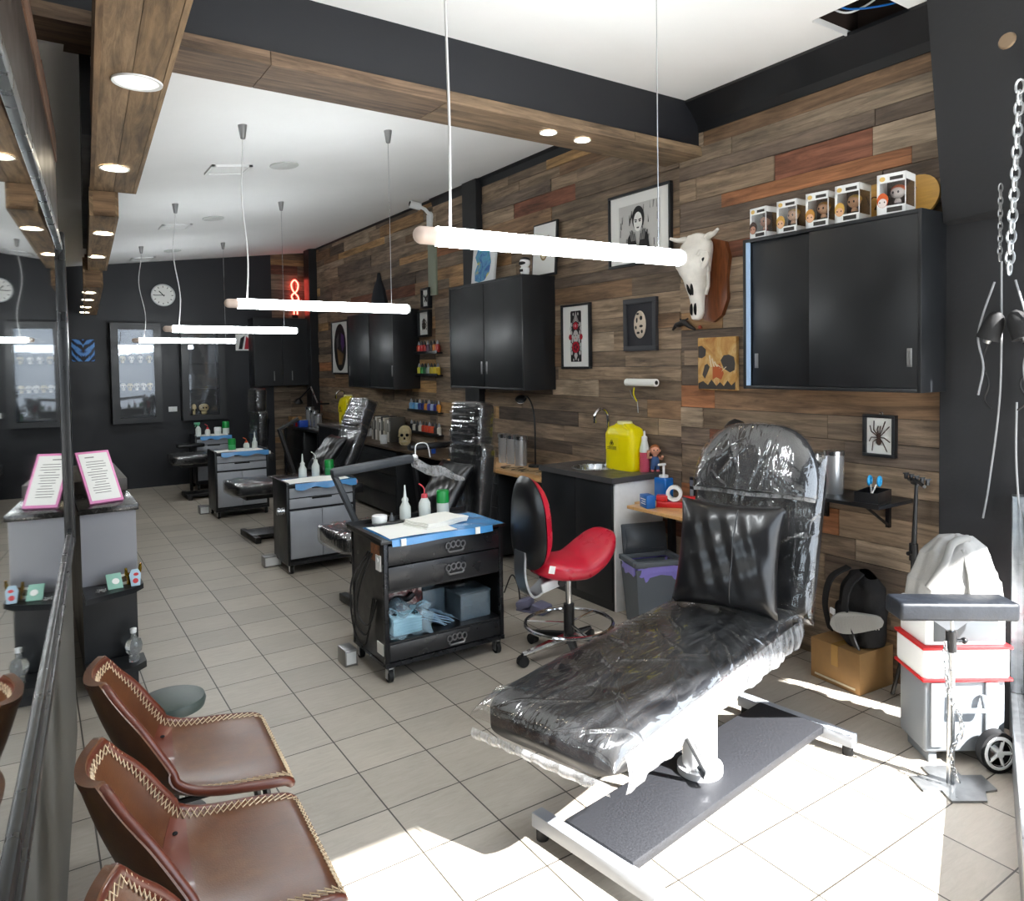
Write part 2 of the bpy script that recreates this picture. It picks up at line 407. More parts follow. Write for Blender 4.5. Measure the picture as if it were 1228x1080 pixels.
mb = MB(); mb.bx(-.06, .02, 3.87, 3.95, .86, 2.25, .008); struct(mb, 'trim_2', mt['frame'], root_p, (0, 0, -PA), 30)
mb = MB(); mb.bx(-.06, .012, -.3, 3.95, 2.165, 2.2, .005); mb.bx(-.05, .006, -.3, 3.93, 2.2, 2.23, .004); struct(mb, 'trim_3', M('worn_grey_metal', '#7d8488', .3, .9, var=.1, vscale=12), root_p, (0, 0, -PA), 30)
mb = MB(); mb.bx(-.06, -.005, -.3, 3.93, 2.23, 2.62); struct(mb, 'wall_partition_head', M('brown_black_panel', '#2b2420', .45, var=.3, vscale=5), root_p, (0, 0, -PA))
out = []
for k, (y0, y1, h) in enumerate(((1.2, 2.3, .12), (2.3, 3.0, .1), (3.0, 3.93, .12))):
    out.append(((-.07, y0, 2.56), (0, y1-y0-.004, 0), (0, 0, h), (.07, 0, 0), hx('#644835')))
o = tag(boards(out, 'trim_partition_cap', TIMBER), kind='structure'); o.location = root_p; o.rotation_euler = (0, 0, -PA)
mb = MB(); mb.bx(-.06, .0, -.3, 3.93, 0, .87); struct(mb, 'wall_partition', M('grey_panel', '#5a5853', .5), root_p, (0, 0, -PA))

# shopfront on the right: low rail, post and reflective pane
SA = math.atan2(.41, .91)
gl, nt, b = nodes('shop_glass'); b.inputs['Base Color'].default_value = (.9, .93, .93, 1); b.inputs['Roughness'].default_value = .02
b.inputs['Transmission Weight'].default_value = 1; b.inputs['IOR'].default_value = 1.45
tr = nt.nodes.new('ShaderNodeBsdfTransparent'); gs = nt.nodes.new('ShaderNodeBsdfGlossy'); gs.inputs['Roughness'].default_value = .02
fr = nt.nodes.new('ShaderNodeLayerWeight'); fr.inputs['Blend'].default_value = .12; ms = nt.nodes.new('ShaderNodeMixShader')
link(nt, fr.outputs[0], ms.inputs[0]); link(nt, tr.outputs[0], ms.inputs[1]); link(nt, gs.outputs[0], ms.inputs[2]); link(nt, ms.outputs[0], nt.nodes['Material Output'].inputs['Surface'])
mt['glass'] = gl
sf = (3.52, 1.45, 0)
mb = MB(); mb.bx(-1.55, 0, -.012, -.004, .2, 1.02); struct(mb, 'window_2', gl, sf, (0, 0, SA))
mb = MB(); mb.bx(-1.6, 0, -.04, .02, 0, .2, .006); mb.bx(-.09, -.03, -.04, .02, .2, 1.05, .006); struct(mb, 'trim_shopfront', M('grey_aluminium', '#8f9396', .35, .8, var=.2, vscale=30), sf, (0, 0, SA), 30)
# awning and shop fascia outside
mb = MB(); mb.bx(-2.3, 4.0, -.66, -.56, 2.8, 3.6); struct(mb, 'wall_front', mt['charcoal'])
mb = MB(); mb.bx(-2.3, 1.42, -.66, -.56, 0, 2.8); struct(mb, 'wall_front', mt['charcoal'])  # unseen stretch of front wall, widened to keep sun off the leather chairs

# ---------------------------------------------------------------- fixed fittings overhead
def downlight(loc, r, label, lit=True, rz=0):
    t = thing('downlight', label, 'ceiling light', loc, rz, 'recessed downlights')
    mb = MB(); mb.lathe([(r*.86, .002), (r*.86, -.004), (r, -.006), (r*1.02, .0)], n=28, cap=False); mb.build('rim', mt['white'], t)
    mb = MB(); mb.lathe([(.0, -.001), (r*.86, -.001), (r*.86, .004), (0, .004)], n=28, cap=False); mb.build('diffuser', mt['lamp'] if lit else M('faint_glow_diffuser', '#f4f2ec', .4, emit=(1,.97,.9,1), estr=.75), t)  # with lit off the diffuser still gets a faint glow of its own
DL = [((.325, 2.80, 2.598), .076, 'largest, pale downlight nearest the camera in the timber lighting beam', False), ((.362, 4.05, 2.598), .064, 'second warm downlight along the timber lighting beam, by the end of its widest length', True),
      ((.393, 5.2, 2.468), .057, 'warm downlight at the near end of the second, narrower beam length', True), ((.43, 6.3, 2.468), .057, 'pale warm downlight at the far end of the second beam length', True),
      ((.458, 7.7, 2.328), .056, 'first downlight under the lowest beam length', True), ((.49, 8.5, 2.328), .054, 'second downlight under the lowest beam length', True), ((.53, 9.5, 2.328), .054, 'third downlight under the lowest beam length', True), ((.565, 10.4, 2.328), .054, 'farthest downlight under the lowest beam length, by the black back wall', True),
      ((2.45, 3.42, 2.943), .05, 'left one of the pair of warm downlights under the cross beam', True), ((2.70, 3.43, 2.943), .05, 'right one of the pair of warm downlights under the cross beam, nearer the clad wall', True)]
for a in DL: downlight(*a)

def rx(y): return (0, -math.atan(.13), 0)
for k, (x, y) in enumerate(((1.24, 5.75), (1.27, 8.35), (1.27, 11.0))):
    t = thing('ceiling_vent', ['square white ceiling vent between the nearest pendant cords', 'square white ceiling vent of the second row from the front', 'square white ceiling vent close to the black back wall'][k], 'vent', (x, y, zc(x)-.003))
    t.rotation_euler = rx(0)
    mb = MB(); mb.bx(-.14,.14,-.14,-.115,-.012,.003); mb.bx(-.14,.14,.115,.14,-.012,.003); mb.bx(-.14,-.115,-.14,.14,-.012,.003); mb.bx(.115,.14,-.14,.14,-.012,.003); mb.build('frame', mt['white'], t)
    mb = MB(); mb.bx(-.115,.115,-.115,.115,-.006,.003); mb.build('panel', mt['ceil'], t)
for k, (x, y) in enumerate(((1.6, 5.6), (1.55, 7.9), (1.53, 10.3))):
    mb = MB(); mb.lathe([(0, .003), (.1, .003), (.104, -.006), (.094, -.012), (0, -.014)], n=30, cap=False); mb.tube([(.012*math.cos(i), .012*math.sin(i), -.014) for i in range(7)], .002, 5)
    o = single(mb, 'ceiling_speaker', ['round pale ceiling speaker beside the nearest pendant cords', 'round ceiling speaker of the second row from the front', 'round ceiling speaker closest to the black back wall'][k], 'ceiling speaker', M('pale_grille', '#c9ccca', .6), (x, y, zc(x)-.003)); o.rotation_euler = rx(0)

mt['tube2'] = M('lit_diffuser_rear', '#ffffff', .4, emit=(.93,.98,1,1), estr=31)
def pendant(y, x0, x1, z, ztop, label, slack, tilt=0.0, yaw=0.0, r=.03):
    cx = (x0+x1)/2; t = thing('pendant_tube_light', label, 'pendant light', (cx, y, z), 0, 'tubular pendant lights on cords')
    L = (x1-x0)/2; dz = tilt*L; dy = yaw*L
    A, B = Vector((-L, -dy, -dz)), Vector((L, dy, dz)); d = (B-A).normalized()
    mb = MB(); mb.cyl(A+d*.05, B-d*.015, r, n=20); mb.build('diffuser', mt['tube'] if y < 3 else mt['tube2'], t)
    mb = MB(); mb.cyl(A, A+d*.05, r*.9, n=20); mb.ell(A, (r*.9,)*3); mb.build('end_cap', M('pinkish_cap', '#d8c4b8', .5), t)
    mb = MB(); mb.cyl(B-d*.015, B, r*.95, n=20); mb.build('end_cap', mt['white'], t)
    for k, f in enumerate((-.82, .78)):
        p = d*L*f + Vector((0, 0, r)); zt = (ztop(cx+p.x) if callable(ztop) else ztop)-z
        amp = slack if k == 0 else .0
        pts = [Vector((p.x+amp*math.sin(s*5.2+1)*math.sin(PI*s), p.y+amp*.4*math.cos(s*4)*math.sin(PI*s), lerp(p.z, zt-.07, s))) for s in [i/14 for i in range(15)]]
        mb = MB(); mb.tube(pts, .0045 if k == 0 else .0018, 6); mb.build('cord', mt['cable_w'] if k == 0 else mt['steel'], t)
        mb = MB(); mb.lathe([(.004, -.085), (.014, -.08), (.026, -.004), (.026, 0.004), (0, .004)], (p.x, p.y, zt), 20); mb.build('ceiling_cone', mt['nickel'], t)
pendant(2.0, .975, 2.03, 2.03, 3.28, 'nearest pendant tube light, hanging before the timber cross beam', .006, 0.0, -.03, .03)
pendant(4.6, .975, 2.12, 2.02, zc, 'second pendant tube light from the camera, over the knuckle handled trolley', .02)
pendant(7.1, .985, 2.115, 1.985, zc, 'third pendant tube light from the camera, over the grey drawer trolley', .035)
pendant(9.8, 1.02, 2.15, 1.975, zc, 'farthest pendant tube light, in front of the black display cases', .045)
# ================================================================ THINGS ON THE CLAD WALL
# framed things hang on x = 3.56 and face -x; local frame: X right as seen from the room, Z up, Y into the wall
WX = 3.566
def on_wall(name, label, cat, y, z, x=WX, group=None):      # local +X = world -Y (to the right as seen), local -Y = towards the room
    return thing(name, label, cat, (x, y, z), -PI/2, group)
def frame_parts(t, w, h, bar, depth, fm, matm, inset=.0):
    mb = MB()
    for q in ((-w/2, w/2, h/2-bar, h/2), (-w/2, w/2, -h/2, -h/2+bar), (-w/2, -w/2+bar, -h/2+bar, h/2-bar), (w/2-bar, w/2, -h/2+bar, h/2-bar)):
        mb.bx(q[0], q[1], -depth, 0, q[2], q[3], .002)
    mb.build('frame', fm, t)
    mb = MB(); mb.bx(-w/2+bar, w/2-bar, -depth*.5, -depth*.2, -h/2+bar, h/2-bar); mb.build('mount', matm, t)
    return -depth*.5-.0008
def flat(mb, pts, y, th=.0012):      # a cut shape lying on the mount
    a = [mb._v((p[0], y, p[1])) for p in pts]; b = [mb._v((p[0], y-th, p[1])) for p in pts]
    mb._f(a); mb._f(b[::-1]); mb.bridge(a, b)
def disc(mb, cx, cz, rx, rz, y, n=22, a0=0, th=.0012):
    flat(mb, [(cx+rx*math.cos(a0+2*PI*i/n), cz+rz*math.sin(a0+2*PI*i/n)) for i in range(n)], y, th)
ink = M('black_ink', '#141315', .6); grey1 = M('grey_ink', '#8b8a88', .7); grey2 = M('pale_grey_ink', '#c9c8c5', .7); redink = M('red_ink', '#b3122b', .6); pinkink = M('pink_ink', '#d98a92', .6)

# woman portrait print in a black frame
t = on_wall('framed_print', 'large black framed monochrome portrait print high on the boards behind the nearest tube light', 'picture', 3.88, 2.585)
yy = frame_parts(t, .64, .52, .018, .03, mt['satin'], mt['paper'])
mb = MB(); mb.mi = 0; flat(mb, [(-.21,-.18),(.21,-.18),(.21,.17),(-.21,.17)], yy)
random.seed(3)
for i in range(46):
    mb.mi = random.choice([1, 2, 1, 0]); x = random.uniform(-.205, .2); zz = random.uniform(-.17, .12); flat(mb, [(x,zz),(x+.006,zz),(x+.012+random.uniform(-.02,.02),zz+.05),(x+.004,zz+.05)], yy-.001-.0001*i, .0005)
mb.mi = 2; disc(mb, 0, .065, .062, .085, yy-.007); mb.mi = 3; disc(mb, 0, .04, .044, .068, yy-.009)
mb.mi = 2
for sx in (-1, 1):
    flat(mb, [(sx*.008,.055),(sx*.034,.06),(sx*.034,.052),(sx*.008,.047)], yy-.0105); flat(mb, [(sx*.012,.045),(sx*.03,.047),(sx*.03,.038),(sx*.012,.037)], yy-.0105)
flat(mb, [(-.013,.003),(.013,.003),(.009,-.006),(-.009,-.006)], yy-.0105)
for sx in (-1, 1): flat(mb, [(sx*.02,-.18),(sx*.125,-.18),(sx*.10,-.06),(sx*.06,-.015),(sx*.03,-.05),(sx*.012,-.12)], yy-.011)
mb.mi = 1
for sx in (-1, 1):
    for k in range(4): flat(mb, [(sx*(.015+.014*k),-.09),(sx*(.025+.014*k),-.09),(sx*(.034+.016*k),-.03+.004*k),(sx*(.027+.016*k),-.028+.004*k)], yy-.0125)
mb.build('print', [grey2, grey1, ink, mt['paper']], t)
# red and black ornamental print
t = on_wall('framed_print', 'tall narrow black framed print of a red and black ornamental rose panel', 'picture', 4.62, 1.85)
yy = frame_parts(t, .37, .51, .017, .028, mt['satin'], mt['paper'])
mb = MB(); flat(mb, [(-.065,-.2),(.065,-.2),(.068,-.19),(.068,.19),(.06,.2),(-.06,.2),(-.068,.19),(-.068,-.19)], yy)
mb.mi = 1
for k in range(7): flat(mb, [(-.055+.008*k, .10+.012*k), (0, .13+.0115*k), (.055-.008*k, .10+.012*k), (0, .122+.0115*k)], yy-.0013, .0006)
for sx in (-1, 1):
    for k in range(8): disc(mb, sx*(.052+.012*math.sin(k*1.3)), -.13+.032*k, .011, .017, yy-.0015, 10)
    for k in range(5): disc(mb, sx*.03, -.185+.09*k, .007, .012, yy-.0015, 8)
disc(mb, 0, .0, .034, .05, yy-.002); flat(mb, [(0,-.19),(.022,-.15),(0,-.105),(-.022,-.15)], yy-.002)
mb.mi = 2; disc(mb, 0, -.085, .046, .046, yy-.003, 12); disc(mb, 0, .082, .032, .03, yy-.003, 10); disc(mb, -.07, -.005, .02, .024, yy-.003, 6); disc(mb, .07, -.005, .02, .024, yy-.003, 6)
mb.mi = 0
for k in range(5): disc(mb, .02*math.cos(k*1.256), -.085+.02*math.sin(k*1.256), .007, .012, yy-.0045, 8, k)
flat(mb, [(-.022,.012),(-.006,.008),(-.022,.002)], yy-.0045); flat(mb, [(.022,.012),(.006,.008),(.022,.002)], yy-.0045)
mb.mi = 3; disc(mb, 0, .083, .014, .013, yy-.0045, 8); disc(mb, 0, -.016, .009, .006, yy-.0045)
mb.build('print', [ink, grey2, redink, pinkink], t)
# carved oval in grey frame
t = on_wall('framed_relief', 'charcoal framed bone coloured carved oval on a dark mount', 'picture', 3.875, 1.905)
yy = frame_parts(t, .335, .37, .035, .03, M('charcoal_frame', '#34353a', .5), M('dark_mount', '#2b2b31', .8))
mb = MB(); mb.ell((.0, yy-.004, 0), (.062, .012, .098), 20)
mb.mi = 1
for cx, cz, rx, rz in ((.022,.045,.018,.02),(-.02,.03,.012,.024),(-.03,-.02,.012,.016),(.022,-.012,.024,.012),(-.008,-.058,.02,.011),(.03,-.05,.012,.016),(-.012,.075,.018,.009)): mb.ell((cx, yy-.014, cz), (rx*.8, .004, rz*.8), 10, 6)
mb.build('relief', [M('pale_carving', '#cdbfae', .7), ink], t)
# skull canvas
cv, nt, b = nodes('ochre_canvas'); vec = coords(nt); n1 = noise(nt, vec, 7, 5, .6, 1.2)
link(nt, ramp(nt, n1, [(.3, hx('#a8692a')), (.48, hx('#c99a55')), (.6, hx('#d9b97e')), (.75, hx('#b5581f'))]), b.inputs['Base Color']); b.inputs['Roughness'].default_value = .6
t = on_wall('canvas_painting', 'unframed ochre canvas with dark eye hollows under the cow skull', 'painting', 3.165, 1.625)
mb = MB(); mb.bx(-.155, .155, -.03, 0, -.165, .165, .003); mb.build('canvas', cv, t)
mb = MB(); yy = -.031
def blob(cx, cz, pts): flat(mb, [(cx+x, cz+zz) for x, zz in pts], yy)
blob(.09, .0, [(-.055,.02),(-.03,.05),(.01,.055),(.05,.04),(.06,.0),(.055,-.04),(.02,-.055),(-.03,-.03)])
blob(-.12, .07, [(-.03,.04),(.0,.045),(.035,.02),(.03,-.02),(0,-.035),(-.03,-.03)])
blob(-.075, -.05, [(-.04,-.02),(-.02,.04),(.0,.05),(.02,.03),(.0,-.01),(-.02,-.045)])
flat(mb, [(-.15,-.16),(.15,-.16),(.15,-.11),(.12,-.135),(.09,-.105),(.06,-.14),(.03,-.115),(.0,-.14),(-.04,-.1),(-.07,-.135),(-.11,-.11),(-.15,-.125)], yy)
mb.mi = 1; flat(mb, [(-.03,-.02),(.03,.0),(.06,-.06),(.04,-.1),(0,-.085),(-.03,-.1)], yy)
mb.mi = 2
for k in range(6): flat(mb, [(-.06+.02*k, .05-.02*k), (-.05+.02*k, .055-.02*k), (-.035+.024*k, -.02), (-.045+.024*k, -.02)], yy-.001, .0006)
mb.build('painting', [M('dark_paint', '#39322d', .5), M('rust_paint', '#b4561e', .5), M('pale_paint', '#e2d2b2', .5)], t)
# spider frame
t = on_wall('framed_spider', 'small black box frame with a mounted hairy spider, right of the big wall cabinet base', 'picture', 2.095, 1.25)
yy = frame_parts(t, .172, .215, .016, .035, mt['satin'], mt['paper'])
spm = M('brown_hair', '#3a241c', .8); mb = MB(); mb.ell((0, yy-.008, -.028), (.014, .009, .02)); mb.ell((0, yy-.008, .0), (.011, .008, .014))
for sx in (-1, 1):
    for k, (ex, ez, tx, tz) in enumerate(((.022,.03,.03,.075),(.035,.022,.052,.05),(.035,-.008,.055,-.03),(.025,-.03,.04,-.078))): mb.tube([(sx*.006, yy-.008, .004-.006*k), (sx*ex, yy-.018, ez), (sx*tx, yy-.002, tz)], .0028, 6)
for sx in (-1, 1): mb.tube([(sx*.004, yy-.008, .012), (sx*.008, yy-.012, .03), (sx*.006, yy-.003, .05)], .003, 6)
mb.build('spider', spm, t)
mb = MB(); mb.tube([(.008*math.cos(a), -.004, .112+.008*math.sin(a)) for a in [i*PI/5 for i in range(10)]], .0015, 5, True); mb.build('hanging_ring', mt['steel'], t)
# two insect frames by the ink shelves
for (lb, y, z, w, h, kind) in (('small black box frame holding a dark butterfly, above the beetle frame', 7.25, 2.36, .19, .22, 0), ('black box frame holding a large beetle, below the butterfly frame', 7.30, 2.09, .27, .29, 1)):
    t = on_wall('framed_insect', lb, 'picture', y, z, 3.57); yy = frame_parts(t, w, h, .022, .05, mt['satin'], mt['paper']); mb = MB()
    if kind == 0:
        for sx in (-1, 1): flat(mb, [(0,.0),(sx*.045,.045),(sx*.05,.02),(sx*.02,-.004),(sx*.035,-.035),(sx*.018,-.045),(0,-.012)], yy-.006)
        mb.ell((0, yy-.008, .0), (.004, .004, .028))
    else:
        mb.ell((.01, yy-.012, -.02), (.024, .016, .045)); mb.ell((.01, yy-.012, .035), (.018, .013, .018))
        for sx in (-1, 1):
            for k in range(3): mb.tube([(.01+sx*.015, yy-.01, .02-.02*k), (.01+sx*.04, yy-.014, .03-.03*k), (.01+sx*.05, yy-.003, .0-.035*k)], .0025, 5)
    mb.build('insect', M('insect_brown', '#2e2620', .5), t)
# oval creature print far along the wall
t = on_wall('framed_print', 'white mounted print with a big black oval, beside the far wall cabinet', 'picture', 10.0, 1.90, 3.575)
yy = frame_parts(t, .66, .74, .02, .03, mt['satin'], mt['paper'])
mb = MB(); disc(mb, 0, 0, .235, .325, yy, 36)
mb.mi = 1; flat(mb, [(.05,.2),(.16,.16),(.17,.02),(.09,-.06),(.04,.05)], yy-.0015)
mb.mi = 2
for k in range(9): flat(mb, [(-.12+.03*k,-.02-.01*k),(-.10+.03*k,-.01-.01*k),(-.05+.014*k,-.24),(-.065+.014*k,-.24)], yy-.002, .0006)
mb.mi = 3; flat(mb, [(-.14,.12),(-.04,.2),(-.06,.02),(-.13,-.03)], yy-.0015)
mb.build('print', [ink, M('violet_ink', '#5b3a78', .6), M('tan_ink', '#8a6a45', .6), M('smoke_ink', '#5d5a5c', .6)], t)

# ---------------------------------------------------------------- wall cabinets
def wall_cabinet(label, y0, y1, z0, z1, xf, doors, handles, gap_strip=False, xb=3.575):
    """y1 is the far (left) end; doors face the room"""
    t = thing('wall_cabinet', label, 'cabinet', (xb, (y0+y1)/2, z0), -PI/2, None); w = y1-y0; d = xb-xf; h = z1-z0
    mb = MB(); k = .018
    mb.bx(-w/2, -w/2+k, -d, 0, 0, h, .0015); mb.bx(w/2-k, w/2, -d, 0, 0, h, .0015); mb.bx(-w/2+k, w/2-k, -d, 0, h-k, h, .0015); mb.bx(-w/2+k, w/2-k, -d, 0, 0, k, .0015); mb.bx(-w/2+k, w/2-k, -.012, 0, k, h-k)
    mb.build('carcass', mt['satin'], t)
    if gap_strip:
        mb = MB(); mb.bx(-w/2+k, -w/2+k+.022, -d+.004, -d+.016, k, h-k); mb.build('edge_strip', M('pale_blue_edge', '#a9c6e8', .4), t)
    for i, (a, b2, dy) in enumerate(doors):
        mb = MB(); mb.bx(-w/2+a*w, -w/2+b2*w, -d+.004+dy, -d+.02+dy, k+.002, h-k-.002, .001); dr = mb.build('door', mt['satin'], t)
        hxp, hz, hh = handles[i]
        mb = MB(); x = -w/2+hxp*w; y = -d+.004+dy
        mb.bx(x-.012, x+.012, y-.003, y, hz-hh/2, hz+hh/2, .001); mb.bx(x-.007, x-.004, y-.006, y-.003, hz-hh*.36, hz+hh*.36); mb.bx(x+.004, x+.007, y-.006, y-.003, hz-hh*.36, hz+hh*.36)
        mb.build('pull', mt['nickel'], dr)
    return t
wall_cabinet('big black sliding door wall cabinet with boxed figures on top', 1.745, 2.745, 1.485, 2.31, 3.285, [(.42, .982, 0), (.04, .44, .018)], [(.945, .16, .085), (.075, .155, .08)], True)
wall_cabinet('black double door wall cabinet above the bench with the swivel lamp', 4.92, 6.17, 1.425, 2.355, 3.25, [(.012, .496, 0), (.504, .988, 0)], [(.465, .185, .11), (.535, .185, .11)])
wall_cabinet('far black double door wall cabinet between the oval print and the ink shelves', 7.48, 8.86, 1.38, 2.26, 3.25, [(.012, .496, 0), (.504, .988, 0)], [(.03, .2, .12), (.97, .2, .12)])
t = thing('corner_cupboard', 'black two door cupboard hung in the far corner below the red neon', 'cupboard', (3.10, 11.43, 1.36))
mb = MB(); mb.bx(-.42, .38, -.30, -.004, 0, 1.0, .002); mb.build('carcass', mt['satin'], t)
for k in (-1, 1):
    mb = MB(); mb.bx(*((-.415, -.022) if k < 0 else (-.018, .375)), -.318, -.302, .01, .99); dr = mb.build('door', mt['satin'], t)
    mb = MB(); mb.bx((-.15 if k < 0 else .11), (-.14 if k < 0 else .12), -.335, -.318, .08, .22); mb.build('pull', mt['nickel'], dr)

# boxed vinyl figures along the top of the big cabinet, in front of a wooden board
t = thing('wooden_board', 'long pale wooden board with round ends and burnt scrolls, leaning behind the boxed figures', 'board', (3.50, 2.235, 2.312), -PI/2)
mb = MB(); pts = [(-.42, 0), (.36, 0)]+[(.36+.1*math.cos(a), .1+.1*math.sin(a)) for a in [-PI/2+PI*i/12 for i in range(1, 12)]]+[(.36, .2), (-.42, .2)]
mb.prism(pts, .016, Matrix.Rotation(PI/2-.12, 4, 'X')); mb.build('plank', M('pale_board', '#c79a4e', .45, var=.12, vscale=10, stretch=(1, 8, 8)), t)
mb = MB()
for c in (-.02, .16, .3): mb.tube(bez([(c-.05, -.018, .08), (c-.02, -.022, .13), (c+.02, -.02, .11), (c-.01, -.018, .07), (c+.04, -.02, .09), (c+.06, -.023, .14)], 6), .003, 5)
mb.build('burnt_scroll', M('burnt_line', '#54381a', .7), t)
FIG = [(2.655, 1.0, '#7a2f2a', '#c08f78', '#3b2b26', 'with a dark haired, red faced figure, leftmost'), (2.475, 1.03, '#5d5a52', '#dcb08e', '#c89b4a', 'with a fair haired figure in grey, second from the left'),
       (2.295, 1.06, '#6f6a60', '#dcae8c', '#b98238', 'with a sandy haired figure, middle of the five'), (2.125, 1.09, '#57524d', '#d8aa86', '#caa04a', 'with a blond dark collared figure, fourth of five'), (1.905, 1.12, '#4a4450', '#e0d6d2', '#c95a24', 'with an orange haired pale figure, rightmost')]
clear = M('clear_window', '#ffffff', .05, trans=1.0)
c2, nt, b = nodes('thin_clear_film')
tr = nt.nodes.new('ShaderNodeBsdfTransparent'); gs = nt.nodes.new('ShaderNodeBsdfGlossy'); gs.inputs['Roughness'].default_value = .08; ms = nt.nodes.new('ShaderNodeMixShader'); ms.inputs[0].default_value = .12
link(nt, tr.outputs[0], ms.inputs[1]); link(nt, gs.outputs[0], ms.inputs[2]); link(nt, ms.outputs[0], nt.nodes['Material Output'].inputs['Surface']); mt['film'] = c2
for k, (y, s, body, face, hair, txt) in enumerate(FIG):
    t = thing('boxed_figure', 'white window box '+txt, 'toy box', (3.36, y, 2.312), -PI/2+(-.08, .05, .1, .06, .14)[k], 'boxed toy figures on the big cabinet')
    W, D, H = .058*s, .05*s, .165*s; mb = MB()
    mb.bx(-W, W, -D, D, 0, .004); mb.bx(-W, W, -D, D, H-.004, H); mb.bx(-W, W, D-.003, D, 0, H); mb.bx(-W, -W+.003, -D, D, 0, H)
    mb.bx(-W, W, -D-.002, -D, 0, .034*s); mb.bx(-W, W, -D-.002, -D, H-.036*s, H); mb.bx(-W, -W+.012, -D-.002, -D, 0, H); mb.bx(W-.004, W, -D-.002, -D, 0, H); mb.bx(W-.002, W, -D, D, 0, .03*s); mb.bx(W-.002, W, -D, D, H-.03*s, H)
    mb.mi = 1; mb.bx(-W*.3, W*.75, -D-.0035, -D-.002, .008, .026*s); mb.bx(-W*.1, W*.8, -D-.0035, -D-.002, H-.028*s, H-.014*s)
    mb.mi = 2; disc(mb, -W*.62, H-.02*s, .013, .011, -D-.0022)
    mb.mi = 3; disc(mb, -W*.6, .058*s, .026, .034, -D-.0022, 16); mb.mi = 4; disc(mb, -W*.6, .047*s, .02, .021, -D-.0036, 14)
    mb.mi = 1; disc(mb, -W*.78, .05*s, .003, .004, -D-.005, 8); disc(mb, -W*.45, .05*s, .003, .004, -D-.005, 8)
    mb.build('carton', [mt['white'], M('dark_print', '#3a3633', .6), M('round_badge', '#d8b66a', .6), M('hair_print', hair, .6), M('face_print', face, .6)], t)
    mb = MB(); mb.bx(-W+.012, W, -D-.001, -D, .034*s, H-.036*s); mb.bx(W-.001, W, -D, D, .03*s, H-.03*s); mb.build('window', mt['film'], t)
    mb = MB(); mb.bx(-W+.004, W-.004, D-.008, D-.004, .01, H-.006); mb.build('backing_card', M('brown_backing', '#574a42', .7), t)
    mb = MB(); mb.ell((.008, -.004, .092*s), (.032, .027, .028)); mb.ell((.008, -.002, .05*s), (.016, .012, .024)); mb.mi = 1; mb.ell((.008, .004, .104*s), (.034, .027, .024))
    mb.mi = 2; mb.ell((-.004, -.03, .09*s), (.0045, .003, .006), 8, 6); mb.ell((.02, -.03, .09*s), (.0045, .003, .006), 8, 6); mb.mi = 3; mb.ell((.008, -.002, .04*s), (.019, .014, .018))
    mb.build('figure', [M('face_vinyl', face, .5), M('hair_vinyl', hair, .5), ink, M('outfit_vinyl', body, .5)], t)

# ---------------------------------------------------------------- cow skull on a board
t = on_wall('cow_skull', 'bleached horned cow skull on a reddish live edge board', 'skull', 3.24, 1.905, 3.565)
mb = MB(); pts = [(-.06,.0),(.02,-.02),(.09,.02),(.135,.12),(.13,.26),(.15,.38),(.12,.47),(.03,.5),(-.06,.47),(-.1,.36),(-.085,.2),(-.1,.1)]
mb.prism(pts, .03, Matrix.Translation((.03, 0, 0)) @ Matrix.Rotation(PI/2, 4, 'X')); mb.build('mounting_board', mt['brownwood'], t)
def skull_pt(u, v):
    z = lerp(.52, .0, u); cy = interp([(0, -.11), (.35, -.14), (1, -.12)], u)
    hw = interp([(0, .065), (.12, .108), (.3, .113), (.42, .105), (.55, .068), (.8, .05), (.94, .052), (1, .028)], u)
    dp = interp([(0, .05), (.2, .085), (.4, .08), (.6, .06), (1, .03)], u); a = 2*PI*v
    ca, sa = math.cos(a), math.sin(a); q = .8
    x = hw*math.copysign(abs(ca)**q, ca); y = cy+dp*math.copysign(abs(sa)**q, sa)
    if u > .55: y += .02*math.sin((u-.55)/.45*PI)*(1 if sa < 0 else 0)
    return (x, y, z)
mb = MB(); mb.sheet(skull_pt, 30, 28)
mb.ell((0, -.11, .505), (.062, .048, .03)); mb.ell((0, -.12, .006), (.03, .03, .014))
for sx in (-1, 1):
    mb.tube([(sx*.1, -.145, .395), (sx*.118, -.155, .36), (sx*.112, -.165, .33), (sx*.09, -.17, .31)], .018, 8); mb.tube([(sx*.1, -.15, .40), (sx*.085, -.185, .405), (sx*.08, -.2, .375)], .014, 8)
    mb.tube([(sx*.055, -.1, .15), (sx*.075, -.1, .2), (sx*.095, -.12, .28), (sx*.1, -.14, .33)], .012, 8); mb.tube([(sx*.094+.006*sx*math.sin(a), -.172+.012*math.cos(a)*0, .355+.031*math.sin(a)) if 0 else (sx*(.092+.0*a), -.168+.026*math.cos(a), .355+.031*math.sin(a)) for a in [i*PI/8 for i in range(16)]], .008, 6, True)
mb.build('cranium', mt['bone'], t, smooth=50)
for sx in (-1, 1):
    mb = MB(); mb.tube(bez([(sx*.05, -.11, .475), (sx*.1, -.115, .505), (sx*.15, -.13, .508), (sx*.2, -.15, .525)], 6), .02, 10, rs=[.027-.018*i/18 for i in range(19)]); mb.build('horn', mt['bone'], t)
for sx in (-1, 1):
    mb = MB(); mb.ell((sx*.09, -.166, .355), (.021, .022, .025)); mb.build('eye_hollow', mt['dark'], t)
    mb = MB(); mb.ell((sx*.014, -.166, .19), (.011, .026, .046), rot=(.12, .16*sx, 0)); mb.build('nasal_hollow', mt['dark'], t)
    mb = MB(); mb.ell((sx*.016, -.148, .06), (.003, .02, .038)); mb.build('snout_slit', mt['dark'], t)
